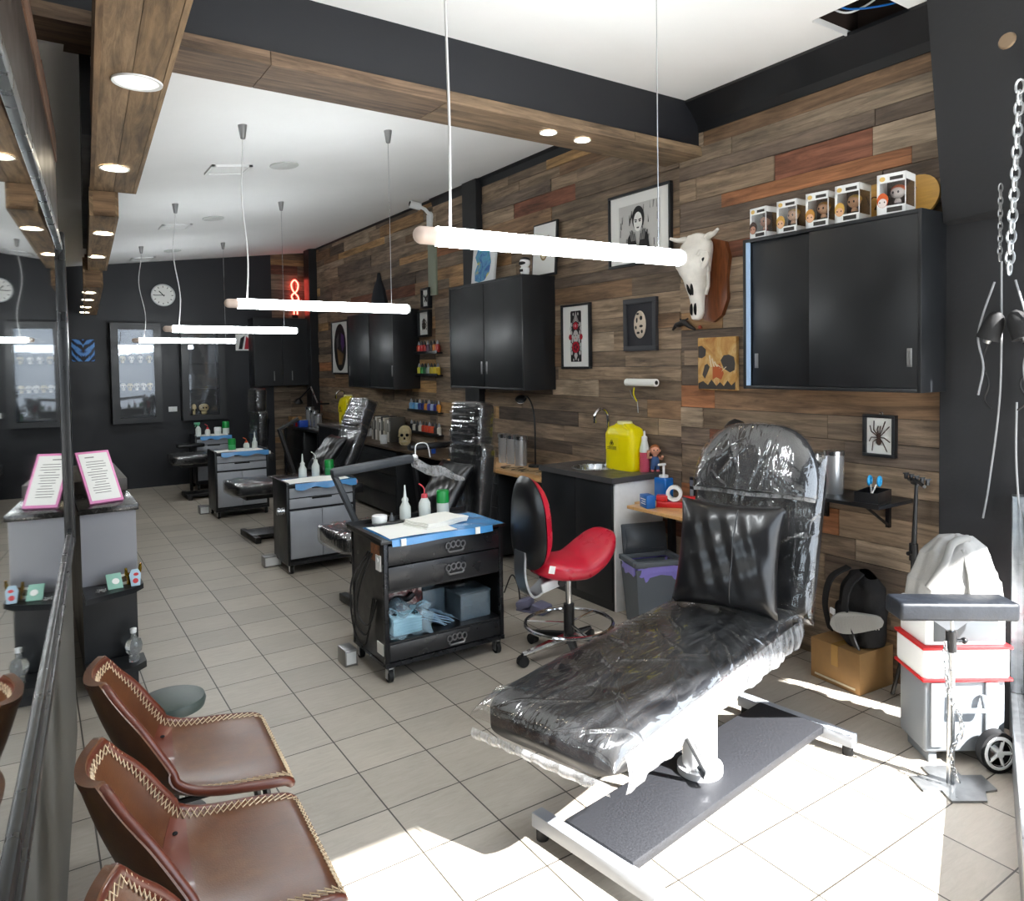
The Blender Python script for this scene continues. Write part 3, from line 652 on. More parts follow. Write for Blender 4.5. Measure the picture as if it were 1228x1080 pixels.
# pronged dark sculpture piece and a red knob beside it
t = on_wall('carved_lizard', 'dark curled lizard like ornament with an orange end on the boards below the cow skull', 'ornament', 3.46, 1.865)
mb = MB(); mb.tube(bez([(-.10, -.012, -.012), (-.06, -.02, .018), (-.03, -.025, .02), (.02, -.03, .03), (.06, -.02, .005), (.1, -.01, -.018)], 6), .012, 8, rs=[.006+.014*math.sin(PI*(i+1)/32) for i in range(31)])
for a in (-.3, .2, .9): mb.tube([(0, -.03, .03), (.03*math.cos(a+1), -.035, .045+.01*a), (.055*math.cos(a+.8), -.02, .05-.02*a)], .006, 6)
mb.build('body', M('dark_horn', '#221f1f', .5), t); mb = MB(); mb.ell((-.045, -.022, .02), (.018, .014, .014)); mb.build('collar', M('orange_wrap', '#a35a22', .6), t)
mb = MB(); mb.ell((3.545, 3.31, 1.86), (.014, .014, .013)); mb.cyl((3.575, 3.31, 1.86), (3.545, 3.31, 1.86), .006); single(mb, 'wooden_ball', 'small reddish ball fixed on the boards beside the dark lizard ornament', 'ornament', M('copper_red', '#9c4a32', .4))

# paper towel roll on a holder
t = on_wall('paper_towel_holder', 'white paper towel roll sideways on a wall spindle above the yellow jug', 'paper towel', 3.80, 1.50, 3.56)
mb = MB(); mb.cyl((-.15, -.075, 0), (.15, -.075, 0), .026, n=24); mb.build('roll', mt['paper'], t); mb = MB(); mb.cyl((.1495, -.075, 0), (.152, -.075, 0), .014); mb.cyl((.151, -.075, 0), (.156, -.075, 0), .006); mb.build('core', mt['dark'], t)
mb = MB(); mb.tube([(-.16, -.075, 0), (-.165, -.06, 0), (-.165, 0, 0)], .005); mb.cyl((-.165, -.003, 0), (-.165, .0, 0), .02); mb.build('bracket', mt['steel'], t)

# neon figure in the far corner
neon = M('red_neon', '#ff5a50', .4, emit=(1, .10, .07, 1), estr=8)
t = thing('neon_sign', 'small red neon outline sign on the boards in the far corner', 'neon sign', (3.37, 11.40, 2.70))
mb = MB(); mb.tube(bez([(-.02, 0, -.26), (-.02, 0, -.08), (-.05, 0, .02), (.03, 0, .10), (.05, 0, .2), (0, 0, .26), (-.05, 0, .2), (-.03, 0, .1), (.05, 0, .0), (.03, 0, -.1), (.03, 0, -.26)], 8), .011, 8); mb.build('glass_tube', neon, t)
mb = MB(); mb.tube([(.0, .012, -.3), (.0, .012, .28)], .006, 6); mb.bx(-.04, .04, .004, .03, -.32, -.27); mb.build('backing_rod', mt['black'], t)

# back wall: clock, canvases, switch, glazed display cases
t = thing('wall_clock', 'round white wall clock high on the black back wall', 'clock', (1.56, 11.44, 2.66))
R = Matrix.Rotation(PI/2, 4, 'X'); 
mb = MB(); mb.M = R; mb.lathe([(.118, 0), (.15, 0), (.155, .02), (.15, .035), (.14, .035), (.137, .02)], n=36, cap=False); mb.build('rim', M('silver_rim', '#c9cbcb', .3, .6), t)
mb = MB(); mb.M = R; mb.lathe([(0, .018), (.14, .018), (.14, .004), (0, .004)], n=36, cap=False); mb.build('dial', mt['paper'], t)
mb = MB()
for i in range(12):
    a = i*PI/6; mb.M = Matrix.Rotation(-a, 4, 'Y'); mb.bx(-.004, .004, -.022, -.019, .105, .128)
mb.build('hour_marks', ink, t)
for nm, a, L, w_ in (('hour_hand', -.75, .075, .006), ('minute_hand', -1.62, .11, .004)):
    mb = MB(); mb.M = Matrix.Rotation(a, 4, 'Y'); mb.bx(-w_, w_, -.027, -.024, -.02, L); mb.build(nm, ink, t)
bc, nt, b = nodes('blue_abstract_canvas'); wv = nt.nodes.new('ShaderNodeTexWave'); wv.inputs['Scale'].default_value = 3; wv.inputs['Distortion'].default_value = 7; wv.inputs['Detail'].default_value = 5; wv.inputs['Detail Scale'].default_value = 3
vv = coords(nt); sp = nt.nodes.new('ShaderNodeSeparateXYZ'); link(nt, vv, sp.inputs[0]); cb = nt.nodes.new('ShaderNodeCombineXYZ')
ab = nt.nodes.new('ShaderNodeMath'); ab.operation = 'ABSOLUTE'; link(nt, sp.outputs[0], ab.inputs[0]); sb = nt.nodes.new('ShaderNodeMath'); sb.operation = 'SUBTRACT'; link(nt, sp.outputs[2], sb.inputs[0]); link(nt, ab.outputs[0], sb.inputs[1])
link(nt, sb.outputs[0], cb.inputs[0]); link(nt, ab.outputs[0], cb.inputs[1]); link(nt, cb.outputs[0], wv.inputs['Vector'])
link(nt, ramp(nt, wv.outputs['Fac'], [(.3, hx('#0b1526')), (.6, hx('#1c4f9c')), (.9, hx('#5f9be0'))]), b.inputs['Base Color'])
t = thing('canvas_painting', 'small blue abstract canvas on the black back wall left of the display cases', 'painting', (.59, 11.444, 1.89))
mb = MB(); mb.bx(-.13, .13, -.025, 0, -.14, .15, .002); mb.build('canvas', bc, t)
t = thing('pinned_print', 'small red and white print pinned on the back wall above the right display case', 'picture', (2.60, 11.443, 2.02))
mb = MB(); mb.bx(-.1, .1, -.008, 0, -.13, .11); mb.mi = 1; flat(mb, [(-.06,-.11),(-.01,-.11),(.03,.09),(-.03,.05)], -.009); mb.mi = 2; flat(mb, [(.02,-.11),(.08,-.11),(.08,.05),(.05,.08)], -.009); mb.build('sheet', [mt['paper'], ink, redink], t)
t = thing('light_switch', 'white light switch plate between the two display cases', 'switch', (1.64, 11.44, 1.07))
mb = MB(); mb.bx(-.055, .055, -.01, 0, -.035, .035, .003); mb.build('plate', mt['white'], t); mb = MB(); mb.bx(-.03, -.012, -.014, -.01, -.014, .014); mb.build('rocker', mt['paper'], t); mb = MB(); mb.bx(.012, .03, -.014, -.01, -.014, .014); mb.build('rocker', mt['paper'], t)
dg, nt, b = nodes('dark_case_glass'); tr = nt.nodes.new('ShaderNodeBsdfTransparent'); gs = nt.nodes.new('ShaderNodeBsdfGlossy'); gs.inputs['Roughness'].default_value = .03; gs.inputs['Color'].default_value = (.8, .87, .95, 1)
ms = nt.nodes.new('ShaderNodeMixShader'); ms.inputs[0].default_value = .055; link(nt, tr.outputs[0], ms.inputs[1]); link(nt, gs.outputs[0], ms.inputs[2]); link(nt, ms.outputs[0], nt.nodes['Material Output'].inputs['Surface'])
skp = [(0, -.03), (.018, -.03), (.024, -.012), (.02, 0), (.034, .012), (.04, .034), (.034, .056), (.018, .068), (0, .072)]
for k, (x0, x1, lb) in enumerate(((.89, 1.49, 'left black framed glass display case with a row of small skulls'), (1.74, 2.31, 'right black framed glass display case with two pale figures low inside'))):
    t = thing('display_case', lb, 'display case', ((x0+x1)/2, 11.44, .91)); w_ = x1-x0; h = 1.35
    mb = MB(); mb.bx(-w_/2, -w_/2+.09, -.2, 0, 0, h); mb.bx(w_/2-.09, w_/2, -.2, 0, 0, h); mb.bx(-w_/2+.09, w_/2-.09, -.2, 0, h-.09, h); mb.bx(-w_/2+.09, w_/2-.09, -.2, 0, 0, .07); mb.bx(-w_/2+.09, w_/2-.09, -.012, 0, .07, h-.09); mb.build('frame', mt['satin'], t)
    mb = MB(); mb.bx(-w_/2+.09, w_/2-.09, -.19, -.186, .07, h-.09); mb.build('glass', dg, t)
    mb = MB(); mb.bx(-w_/2+.09, w_/2-.09, -.17, -.012, .43, .44); mb.build('shelf', mt['satin'], t); mb = MB(); mb.bx(-w_/2+.09, w_/2-.09, -.17, -.012, .80, .81); mb.build('shelf', mt['satin'], t)
    if k == 0:
        for r_, (zz, n_) in enumerate(((.44, 5), (.81, 4))):
            for i in range(n_):
                q = thing('skull_ornament', ['tiny skull ornament on the lower shelf of the left display case, %s', 'tiny skull ornament on the upper shelf of the left display case, %s'][r_] % (['first from the left', 'second from the left', 'third from the left', 'fourth from the left', 'fifth from the left'][i]), 'ornament', ((x0+x1)/2-.16+.32*i/(n_-1), 11.34, .91+zz), 0, 'skull ornaments in the left display case')
                mb = MB(); mb.lathe([(r2*1.0, z2+.03) for r2, z2 in skp], n=12); mb.build('cranium', mt['oldbone'] if (i+r_) % 3 == 1 else mt['bone'], q)
                mb = MB(); mb.ell((-.014, -.034, .055), (.009, .008, .009), 8, 6); mb.ell((.014, -.034, .055), (.009, .008, .009), 8, 6); mb.build('eye_hollows', mt['dark'], q)
    else:
        for i, (dx, s_) in enumerate(((-.13, 1.0), (.0, 1.35))):
            q = thing('figurine', ['pale upright figurine low in the right display case', 'squat bone coloured skull figurine low in the right display case'][i], 'figurine', ((x0+x1)/2+dx, 11.33, .985))
            mb = MB(); mb.lathe([(r2*s_*(.8 if i == 0 else 1.3), (z2+.03)*s_*(1.5 if i == 0 else 1.1)) for r2, z2 in skp], n=14); mb.build('body', mt['oldbone'], q); mb = MB(); mb.ell((-.02, -.05*s_, .07*s_), (.012,)*3, 8, 6); mb.ell((.02, -.05*s_, .07*s_), (.012,)*3, 8, 6); mb.build('eye_hollows', mt['dark'], q)

# security camera and its board by the black post
t = thing('security_camera', 'white bullet security camera on a bracket high on the clad wall', 'camera', (3.5, 7.15, 3.18))
mb = MB(); mb.cyl((-.16, .02, .15), (-.05, .0, .13), .04, n=18); mb.build('housing', mt['white'], t); mb = MB(); mb.cyl((-.162, .02, .15), (-.158, .02, .15), .03, n=18); mb.build('lens', mt['dark'], t)
mb = MB(); mb.tube([(-.06, 0, .13), (.0, .0, .11), (.05, .0, .06)], .02, 8); mb.cyl((.055, 0, .03), (.075, 0, .03), .06, n=20); mb.bx(.04, .075, -.05, .05, -.12, .06, .004); mb.build('bracket', mt['white'], t)
mb = MB(); mb.bx(3.548, 3.572, 7.02, 7.2, 2.38, 3.04, .002); single(mb, 'painted_panel', 'grey green painted strip of board below the security camera', 'panel', M('sage_paint', '#8f9684', .6))
# paintings and a statuette on the double door cabinet
pc, nt, b = nodes('blue_and_yellow_wash'); n1 = noise(nt, coords(nt), 9, 4, .6, 1.5); n2 = noise(nt, coords(nt, rot=(1, 2, 3)), 6, 4)
cc = mixc(nt, ramp(nt, n2, [(.52, 0.0), (.6, 1.0)]), ramp(nt, n1, [(.35, hx('#2c62a8')), (.5, hx('#5fa0c9')), (.62, hx('#3c8f8a'))]), hx('#e0cf3c')); link(nt, cc, b.inputs['Base Color'])
t = thing('framed_painting', 'white framed blue and yellow bird painting leaning on the double door cabinet', 'painting', (3.42, 5.83, 2.358), -PI/2)
mb = MB(); mb.M = Matrix.Rotation(-.1, 4, 'X'); mb.bx(-.2, .2, -.012, .012, 0, .40, .002); mb.build('frame', mt['white'], t)
mb = MB(); mb.M = Matrix.Rotation(-.1, 4, 'X'); pts = [(-.13,.05),(-.05,.03),(.04,.04),(.12,.1),(.14,.2),(.1,.3),(.04,.36),(-.04,.33),(-.1,.35),(-.15,.27),(-.1,.2),(-.14,.13)]; flat(mb, pts, -.0125); mb.build('painting', pc, t)
t = thing('framed_drawing', 'black framed beetle drawing leaning at the right end of the double door cabinet', 'drawing', (3.5, 4.98, 2.358), -PI/2)
mb = MB(); mb.M = Matrix.Rotation(-.06, 4, 'X'); mb.bx(-.17, .17, -.004, .016, 0, .44, .002); mb.build('frame', mt['satin'], t)
mb = MB(); mb.M = Matrix.Rotation(-.06, 4, 'X'); mb.bx(-.155, .155, -.006, -.004, .015, .425); mb.build('sheet', mt['paper'], t)
mb = MB(); mb.M = Matrix.Rotation(-.06, 4, 'X'); disc(mb, 0, .2, .055, .075, -.0062); mb.mi = 1; disc(mb, 0, .2, .04, .06, -.0076); mb.mi = 0
for sx in (-1, 1): flat(mb, [(sx*.02,.27),(sx*.06,.33),(sx*.07,.31),(sx*.03,.255)], -.009); flat(mb, [(sx*.02,.2),(sx*.035,.21),(sx*.03,.17)], -.009)
mb.build('drawing', [M('sepia_ink', '#8a7350', .7), M('pale_sepia', '#cdbf9f', .7)], t)
t = thing('statuette', 'small black and white helmeted statuette on the double door cabinet before the drawing', 'figurine', (3.35, 5.03, 2.357), -PI/2)
mb = MB(); mb.ell((0, 0, .105), (.045, .045, .042)); mb.lathe([(.03, .0), (.038, .03), (.04, .06), (.026, .075)], n=16); mb.build('body', mt['white'], t); mb = MB(); mb.ell((0, -.022, .1), (.04, .03, .018)); mb.ell((0, .004, .13), (.04, .04, .022)); mb.bx(-.02, .02, -.042, -.03, .03, .05); mb.build('visor', ink, t)
# mesh bag and dark drapery hung beyond the far cabinet
t = on_wall('hanging_bag', 'black net bag hanging from the boards above the far wall cabinet', 'bag', 7.95, 2.27, 3.3)
mb = MB(); mb.lathe([(.0, 0), (.12, .0), (.16, .08), (.12, .22), (.05, .34), (.03, .42), (0, .43)], n=14, sy=.5); mb.build('net', M('black_net', '#14161c', .9, bmp=.6, bscale=60), t)
# ================================================================ SEATING, CONSOLE, TREATMENT BEDS
# ---- stitched leather chairs along the partition
lth, nt, b = nodes('brown_leather'); vec = coords(nt)
n1 = noise(nt, vec, 3.2, 5, .6); n2 = noise(nt, vec, 240, 2); n3 = noise(nt, vec, 30, 5, .7)
c = ramp(nt, n1, [(.25, hx('#4a2411')), (.5, hx('#613a1f')), (.72, hx('#77532f'))])
link(nt, mixc(nt, 1.0, c, ramp(nt, n3, [(.3, .82), (.7, 1.1)]), 'MULTIPLY'), b.inputs['Base Color'])
link(nt, ramp(nt, n1, [(.3, .30), (.7, .44)]), b.inputs['Roughness']); b.inputs['Coat Weight'].default_value = .25; b.inputs['Coat Roughness'].default_value = .25
bump(nt, b, n2, .18, .002)
lth2 = M('dark_leather_edge', '#5a2716', .38, var=.25, vscale=8, coat=.2)
CL = [(0, (.415, .425)), (.08, (.39, .452)), (.3, (.25, .450)), (.5, (.11, .445)), (.6, (.045, .462)), (.7, (.0, .525)), (.85, (-.055, .66)), (1, (-.095, .79))]
def cline(t):
    for (a, p), (b2, q) in zip(CL, CL[1:]):
        if t <= b2: k = (t-a)/(b2-a); return Vector((lerp(p[0], q[0], k), 0, lerp(p[1], q[1], k)))
    return Vector((CL[-1][1][0], 0, CL[-1][1][1]))
def cl_s(t): return sum((cline(min(1, max(0, t+d))) for d in (-.04, -.02, 0, .02, .04)), Vector())/5
def shell(t, s, off=0.0):
    p = cl_s(t); tg = (cl_s(min(1, t+.02))-cl_s(max(0, t-.02))).normalized(); n = Vector((tg.z, 0, -tg.x))
    sm = lambda tab: sum(interp(tab, min(1, max(0, t+.025*q))) for q in range(-4, 5))/9
    hw = sm([(0, .215), (.07, .238), (.3, .242), (.55, .225), (.7, .2), (.88, .16), (.95, .135), (1, .085)])
    cu = sm([(0, -.012), (.15, .004), (.4, .03), (.6, .085), (.75, .09), (.9, .055), (1, .02)])
    return p + Vector((0, s*hw, 0)) + n*(cu*abs(s)**2.6 - .006*(1-abs(s)**2)) + n*off
def border(off, inset=0.0):
    a = [(t, 1-inset*4) for t in [i/40 for i in range(1, 40)]]; k = .03+inset*1.2
    seq = [(k, s) for s in [-(1-inset*4)+(2-inset*8)*i/14 for i in range(15)]] + [(lerp(k, 1-k*.8, i/40), 1-inset*4) for i in range(1, 41)] + [(1-k*.8, s) for s in [(1-inset*4)-(2-inset*8)*i/8 for i in range(1, 9)]] + [(lerp(1-k*.8, k, i/40), -(1-inset*4)) for i in range(1, 40)]
    return [shell(t, s, off) for t, s in seq]
def resample(P, step, closed=True):
    P = P+[P[0]] if closed else P; out = []; acc = 0.0; nxt = 0.0
    for a, b2 in zip(P, P[1:]):
        L = (b2-a).length
        while nxt <= acc+L: out.append(a.lerp(b2, (nxt-acc)/max(L, 1e-9))); nxt += step
        acc += L
    return out
def leather_chair(loc, rz, label):
    t = thing('leather_chair', label, 'chair', loc, rz, 'stitched leather chairs along the mirror')
    mb = MB(); mb.sheet(lambda u, v: shell(u, 1-2*v), 44, 26, .022); mb.build('leather_shell', lth, t, smooth=60)
    rim = [(p+q)/2 for p, q in zip(border(.002), border(-.024))]
    mb = MB(); mb.tube(rim, .0135, 8, True); mb.build('rolled_edge', lth2, t, smooth=60)
    mb = MB(); BA, BB = border(.0035, .006), border(.0035, .034); BA.append(BA[0]); BB.append(BB[0]); acc = [0.0]
    for k in range(1, len(BA)): acc.append(acc[-1]+((BA[k]-BA[k-1]).length+(BB[k]-BB[k-1]).length)/2)
    N_ = 2*int(acc[-1]/.034); A, B = [], []
    for q in range(N_+1):
        d_ = acc[-1]*q/N_; k = max(kk for kk in range(len(acc)) if acc[kk] <= d_+1e-9); k = min(k, len(acc)-2); f_ = (d_-acc[k])/max(1e-9, acc[k+1]-acc[k]); A.append(BA[k].lerp(BA[k+1], f_)); B.append(BB[k].lerp(BB[k+1], f_))
    for ph in (0, 1): mb.tube([(A[i] if (i+ph) % 2 else B[i]) for i in range(len(A))], .0017, 5)
    s = mb.build('cross_stitching', mt['cream'], t, smooth=60)
    mb = MB(); mb.sheet(lambda u, v: shell(lerp(.5, .60, u), .86-1.72*v, .0015), 6, 16, .001); mb.build('seam_band', lth2, t, smooth=60)
    for sg in (-.7, .7):
        mb = MB(); mb.ell(shell(.55, sg, .004), (.007, .007, .004), 10, 6); mb.build('stud', mt['dark'], t)
    for sy in (-1, 1):
        for fx, tx in ((.33, .40), (.06, -.02)):
            mb = MB(); mb.tube([(fx, sy*.15, .425), (tx, sy*.2, .0)], .011, 8); mb.build('leg', mt['powder'], t)
    mb = MB(); mb.tube([(.33, -.15, .42), (.33, .15, .42), (.06, .15, .42), (.06, -.15, .42)], .01, 8, True); mb.build('under_frame', mt['powder'], t)
    return t
leather_chair((.215, 2.42, 0), -.06, 'brown stitched leather chair farthest from the camera, beside the round stool')
leather_chair((.17, 1.86, 0), -.05, 'brown stitched leather chair in the middle of the row by the mirror')
leather_chair((.155, 1.335, 0), -.05, 'brown stitched leather chair nearest the camera, only its back top showing')
t = thing('round_stool', 'round dark green padded stool behind the farthest leather chair', 'stool', (.385, 2.94, 0))
mb = MB(); mb.lathe([(0, .455), (.09, .455), (.112, .446), (.117, .43), (.112, .41), (0, .405)], n=36, cap=False); mb.build('seat', M('green_grey_vinyl', '#3c4744', .42, bmp=.1, bscale=150), t)
mb = MB(); mb.cyl((0, 0, .03), (0, 0, .41), .018); mb.build('column', mt['powder'], t); mb = MB(); mb.lathe([(0, 0), (.11, 0), (.11, .012), (.03, .03), (0, .032)], n=30); mb.build('base', mt['powder'], t)

# ---- reception console with its bits and pieces
t = thing('reception_console', 'slim black and grey stepped console standing at the end of the mirror', 'console', (.19, 4.47, 0), 0)
granite = M('black_granite', '#22211f', .22, var=.4, vscale=50)
mb = MB(); mb.bx(.0, .25, .02, 1.35, .04, .90); mb.build('body', mt['satin'], t)
mb = MB(); mb.bx(.0, .255, -.0, .02, .50, .895); mb.build('grey_panel', M('grey_panel_laminate', '#8f9096', .3), t)
mb = MB(); mb.bx(-.01, .265, -.04, 1.0, .895, .925, .003); mb.build('top', granite, t)
mb = MB(); mb.bx(-.0, .265, .5, 1.36, .925, 1.0, .004); mb.build('riser', M('dark_brown_board', '#3a342e', .5, var=.2), t)
mb = MB(); mb.prism([(-.0, -.26), (.22, -.17), (.27, -.1), (.27, .0), (-.0, .0)], .028, Matrix.Translation((0, 0, .485))); mb.build('shelf', mt['satin'], t)
mb = MB(); mb.prism([(-.0, -.26), (.2, -.2), (.27, -.13), (.27, .0), (-.0, .0)], .035, Matrix.Translation((0, 0, .075))); mb.build('lower_shelf', mt['satin'], t)
mb = MB(); mb.bx(.02, .23, -.14, -.0, 0, .075); mb.build('plinth', mt['satin'], t)
t = thing('framed_notice', 'pink edged notice with lines of small print leaning on the console top', 'notice', (.32, 4.56, .929), .30)
mb = MB(); mb.M = Matrix.Rotation(-.62, 4, 'X'); mb.bx(-.085, .085, -.008, .008, 0, .32, .003); mb.build('pink_border', M('pink_acrylic', '#e98fc4', .35), t)
mb = MB(); mb.M = Matrix.Rotation(-.62, 4, 'X'); mb.bx(-.072, .072, -.0095, -.008, .015, .305); mb.build('sheet', mt['paper'], t)
mb = MB(); mb.M = Matrix.Rotation(-.62, 4, 'X'); random.seed(5); mb.bx(-.045, .0, -.0105, -.0095, .277, .283)
for i in range(13):
    a = random.uniform(.03, .055); mb.bx(-a, a*random.uniform(.7, 1), -.0103, -.0095, .25-.016*i, .2535-.016*i)
mb.build('lines_of_print', grey1, t)
# shelf bits
t = thing('gold_hand', 'little gold upturned finger ornament on the console shelf', 'ornament', (.415, 4.40, .513))
mb = MB(); mb.lathe([(.0, 0), (.03, 0), (.028, .02), (.034, .05)], n=14, cap=False)
for i, (dx, hh) in enumerate(((-.03, .085), (-.012, .06), (.006, .058), (.022, .066), (.034, .1))): mb.tube([(dx*.7, 0, .03), (dx, 0, hh-.03), (dx*1.08, 0, hh)], .008, 8, rs=[.009, .009, .006])
mb.build('fingers', mt['gold'], t)
t = thing('coffin_token', 'pale blue coffin shaped token with red dots before the gold fingers', 'ornament', (.42, 4.335, .513))
mb = MB(); mb.M = Matrix.Rotation(-.35, 4, 'X'); mb.prism([(-.02, 0), (.02, 0), (.027, .06), (.015, .085), (-.015, .085), (-.027, .06)], .012, Matrix.Rotation(PI/2, 4, 'X')); mb.build('body', M('pale_blue_enamel', '#a9c6d8', .4), t)
mb = MB(); mb.M = Matrix.Rotation(-.35, 4, 'X')
disc(mb, 0, .025, .013, .013, -.0125); mb.build('red_dot', mt['red'], t); mb = MB(); mb.M = Matrix.Rotation(-.35, 4, 'X'); disc(mb, .004, .058, .012, .008, -.0125); mb.build('red_mark', mt['red'], t)
t = thing('sticker_packet', 'mint green packet with a white round mark propped on the console shelf', 'packet', (.33, 4.335, .513), .1)
mb = MB(); mb.M = Matrix.Rotation(-.75, 4, 'X'); mb.bx(-.035, .035, -.004, .004, 0, .09, .002); mb.build('packet', M('mint_card', '#8fbfae', .6), t)
mb = MB(); mb.M = Matrix.Rotation(-.75, 4, 'X'); disc(mb, .005, .042, .017, .017, -.0046); mb.build('round_mark', mt['paper'], t)
t = thing('photo_card', 'small pale card standing behind the mint packet', 'card', (.375, 4.40, .513), .1); mb = MB(); mb.M = Matrix.Rotation(-.4, 4, 'X'); mb.bx(-.022, .022, -.002, .002, 0, .055); mb.build('card', mt['paper'], t)
mb = MB(); mb.M = Matrix.Rotation(-.4, 4, 'X'); flat(mb, [(-.012,.012),(.012,.016),(.008,.045),(-.01,.04)], -.0022); mb.build('picture', M('brown_print', '#6a5a4a', .7), t)
t = thing('trinket_tray', 'clear tray of tangled silver chains on the console shelf', 'tray', (.265, 4.31, .513))
mb = MB(); mb.bx(-.03, .03, -.035, .035, 0, .003); mb.bx(-.03, -.028, -.035, .035, 0, .02); mb.bx(.028, .03, -.035, .035, 0, .02); mb.bx(-.03, .03, -.035, -.033, 0, .02); mb.bx(-.03, .03, .033, .035, 0, .02); mb.build('tray', mt['film'], t)
mb = MB(); random.seed(11); mb.tube(bez([(random.uniform(-.022, .022), random.uniform(-.027, .027), .006+.008*random.random()) for _ in range(22)], 4), .0022, 5); mb.build('chain', mt['steel'], t)
t = thing('skull_decanter', 'clear glass skull bottle on the low black console shelf', 'bottle', (.405, 4.365, .111))
mb = MB(); mb.lathe([(0, 0), (.024, 0), (.026, .02), (.022, .035), (.038, .055), (.042, .085), (.034, .112), (.014, .124), (.011, .15), (0, .15)], n=20, cap=False); mb.build('glass', M('thick_glass', '#f2f6f6', .06, trans=.85), t, smooth=60)
mb = MB(); mb.lathe([(0, .15), (.015, .15), (.016, .172), (0, .176)], n=16, cap=False); mb.build('stopper', mt['white'], t)
t = thing('red_clip', 'thin red hooked clip lying on the low console shelf', 'clip', (.28, 4.36, .111)); mb = MB(); mb.tube([(-.04, -.02, .004), (.02, -.01, .004), (.025, -.01, .03), (.03, -.01, .004), (.04, .0, .004)], .0025, 6); mb.build('wire', mt['red'], t)

# ---- wrapped treatment beds
wrap, nt, b = nodes('clear_cling_wrap'); vec = coords(nt)
def wrinkle(scale, stretch, rot, dist=1.2):
    mp = nt.nodes.new('ShaderNodeMapping'); mp.inputs['Scale'].default_value = stretch; mp.inputs['Rotation'].default_value = rot; link(nt, vec, mp.inputs['Vector'])
    n = nt.nodes.new('ShaderNodeTexNoise'); n.noise_dimensions = '3D'; n.inputs['Scale'].default_value = scale; n.inputs['Detail'].default_value = 3; n.inputs['Distortion'].default_value = dist; link(nt, mp.outputs['Vector'], n.inputs['Vector'])
    a = nt.nodes.new('ShaderNodeMath'); a.operation = 'SUBTRACT'; link(nt, n.outputs['Fac'], a.inputs[0]); a.inputs[1].default_value = .5
    c2 = nt.nodes.new('ShaderNodeMath'); c2.operation = 'ABSOLUTE'; link(nt, a.outputs[0], c2.inputs[0])
    r_ = nt.nodes.new('ShaderNodeMapRange'); r_.inputs[1].default_value = 0; r_.inputs[2].default_value = .09; r_.inputs[3].default_value = 1; r_.inputs[4].default_value = 0; link(nt, c2.outputs[0], r_.inputs[0]); return r_.outputs[0]
w1 = wrinkle(1.5, (1, 4.5, 1), (0, 0, .45), .6); w2 = wrinkle(2.6, (1, 3.2, 1), (.3, .4, -.6), .8); w3 = wrinkle(7, (1, 1, 2), (1, .2, .3))
ad = nt.nodes.new('ShaderNodeMath'); ad.operation = 'ADD'; link(nt, w1, ad.inputs[0]); link(nt, w2, ad.inputs[1])
ml = nt.nodes.new('ShaderNodeMath'); ml.operation = 'MULTIPLY_ADD'; link(nt, w3, ml.inputs[0]); ml.inputs[1].default_value = .12; link(nt, ad.outputs[0], ml.inputs[2])
bp = nt.nodes.new('ShaderNodeBump'); bp.inputs['Strength'].default_value = .22; bp.inputs['Distance'].default_value = .008; link(nt, ml.outputs[0], bp.inputs['Height'])
tr = nt.nodes.new('ShaderNodeBsdfTransparent'); gs = nt.nodes.new('ShaderNodeBsdfGlossy'); gs.inputs['Roughness'].default_value = .1; link(nt, bp.outputs['Normal'], gs.inputs['Normal'])
df = nt.nodes.new('ShaderNodeBsdfDiffuse'); df.inputs['Color'].default_value = (.9, .92, .95, 1); link(nt, bp.outputs['Normal'], df.inputs['Normal'])
lw = nt.nodes.new('ShaderNodeLayerWeight'); lw.inputs['Blend'].default_value = .22; link(nt, bp.outputs['Normal'], lw.inputs['Normal'])
mr = nt.nodes.new('ShaderNodeMapRange'); mr.inputs[3].default_value = .10; mr.inputs[4].default_value = .6; link(nt, lw.outputs['Facing'], mr.inputs[0])
m1 = nt.nodes.new('ShaderNodeMixShader'); link(nt, mr.outputs[0], m1.inputs[0]); link(nt, tr.outputs[0], m1.inputs[1]); link(nt, gs.outputs[0], m1.inputs[2])
m2 = nt.nodes.new('ShaderNodeMixShader'); dfm = nt.nodes.new('ShaderNodeMapRange'); dfm.inputs[2].default_value = 2; dfm.inputs[3].default_value = .0; dfm.inputs[4].default_value = .03; link(nt, ml.outputs[0], dfm.inputs[0])
link(nt, dfm.outputs[0], m2.inputs[0]); link(nt, m1.outputs[0], m2.inputs[1]); link(nt, df.outputs[0], m2.inputs[2])
link(nt, m2.outputs[0], nt.nodes['Material Output'].inputs['Surface']); mt['wrap'] = wrap
vin = M('black_bed_vinyl', '#0d0e12', .4, bmp=.12, bscale=90)

def pad_fn(L, W, H, r=.06, sag=.0, e=.0, crease=.0, seed=1, corner=.12):
    """closed cushion: u around the section, v along the length, returned as a superellipsoid like block"""
    rnd = random.Random(seed); ph = [rnd.uniform(0, 6) for _ in range(8)]
    def fn(u, v):
        a = 2*PI*u; ca, sa = math.cos(a), math.sin(a)
        q = .32
        y = math.copysign(abs(ca)**q, ca); z = math.copysign(abs(sa)**q, sa)
        t = -1+2*v; s = (1-abs(t)**9)**(1/5) if abs(t) < 1 else 0
        x = t*L/2; ry = W/2*(.0+s**.9) if abs(t) > .8 else W/2*s; rz_ = H/2*s**.7
        k = crease*(math.sin(7*t+ph[0]+2*y)+.7*math.sin(15*t+ph[1]+5*y)+.6*math.sin(23*y+ph[2]+4*t)+.5*math.sin(31*t+ph[3]))
        return (x, y*(ry+e) + k*.3, z*(rz_+e) + (k if z > 0 else 0) - sag*max(0, 1-t*t)*(1 if z > 0 else 0))
    return fn
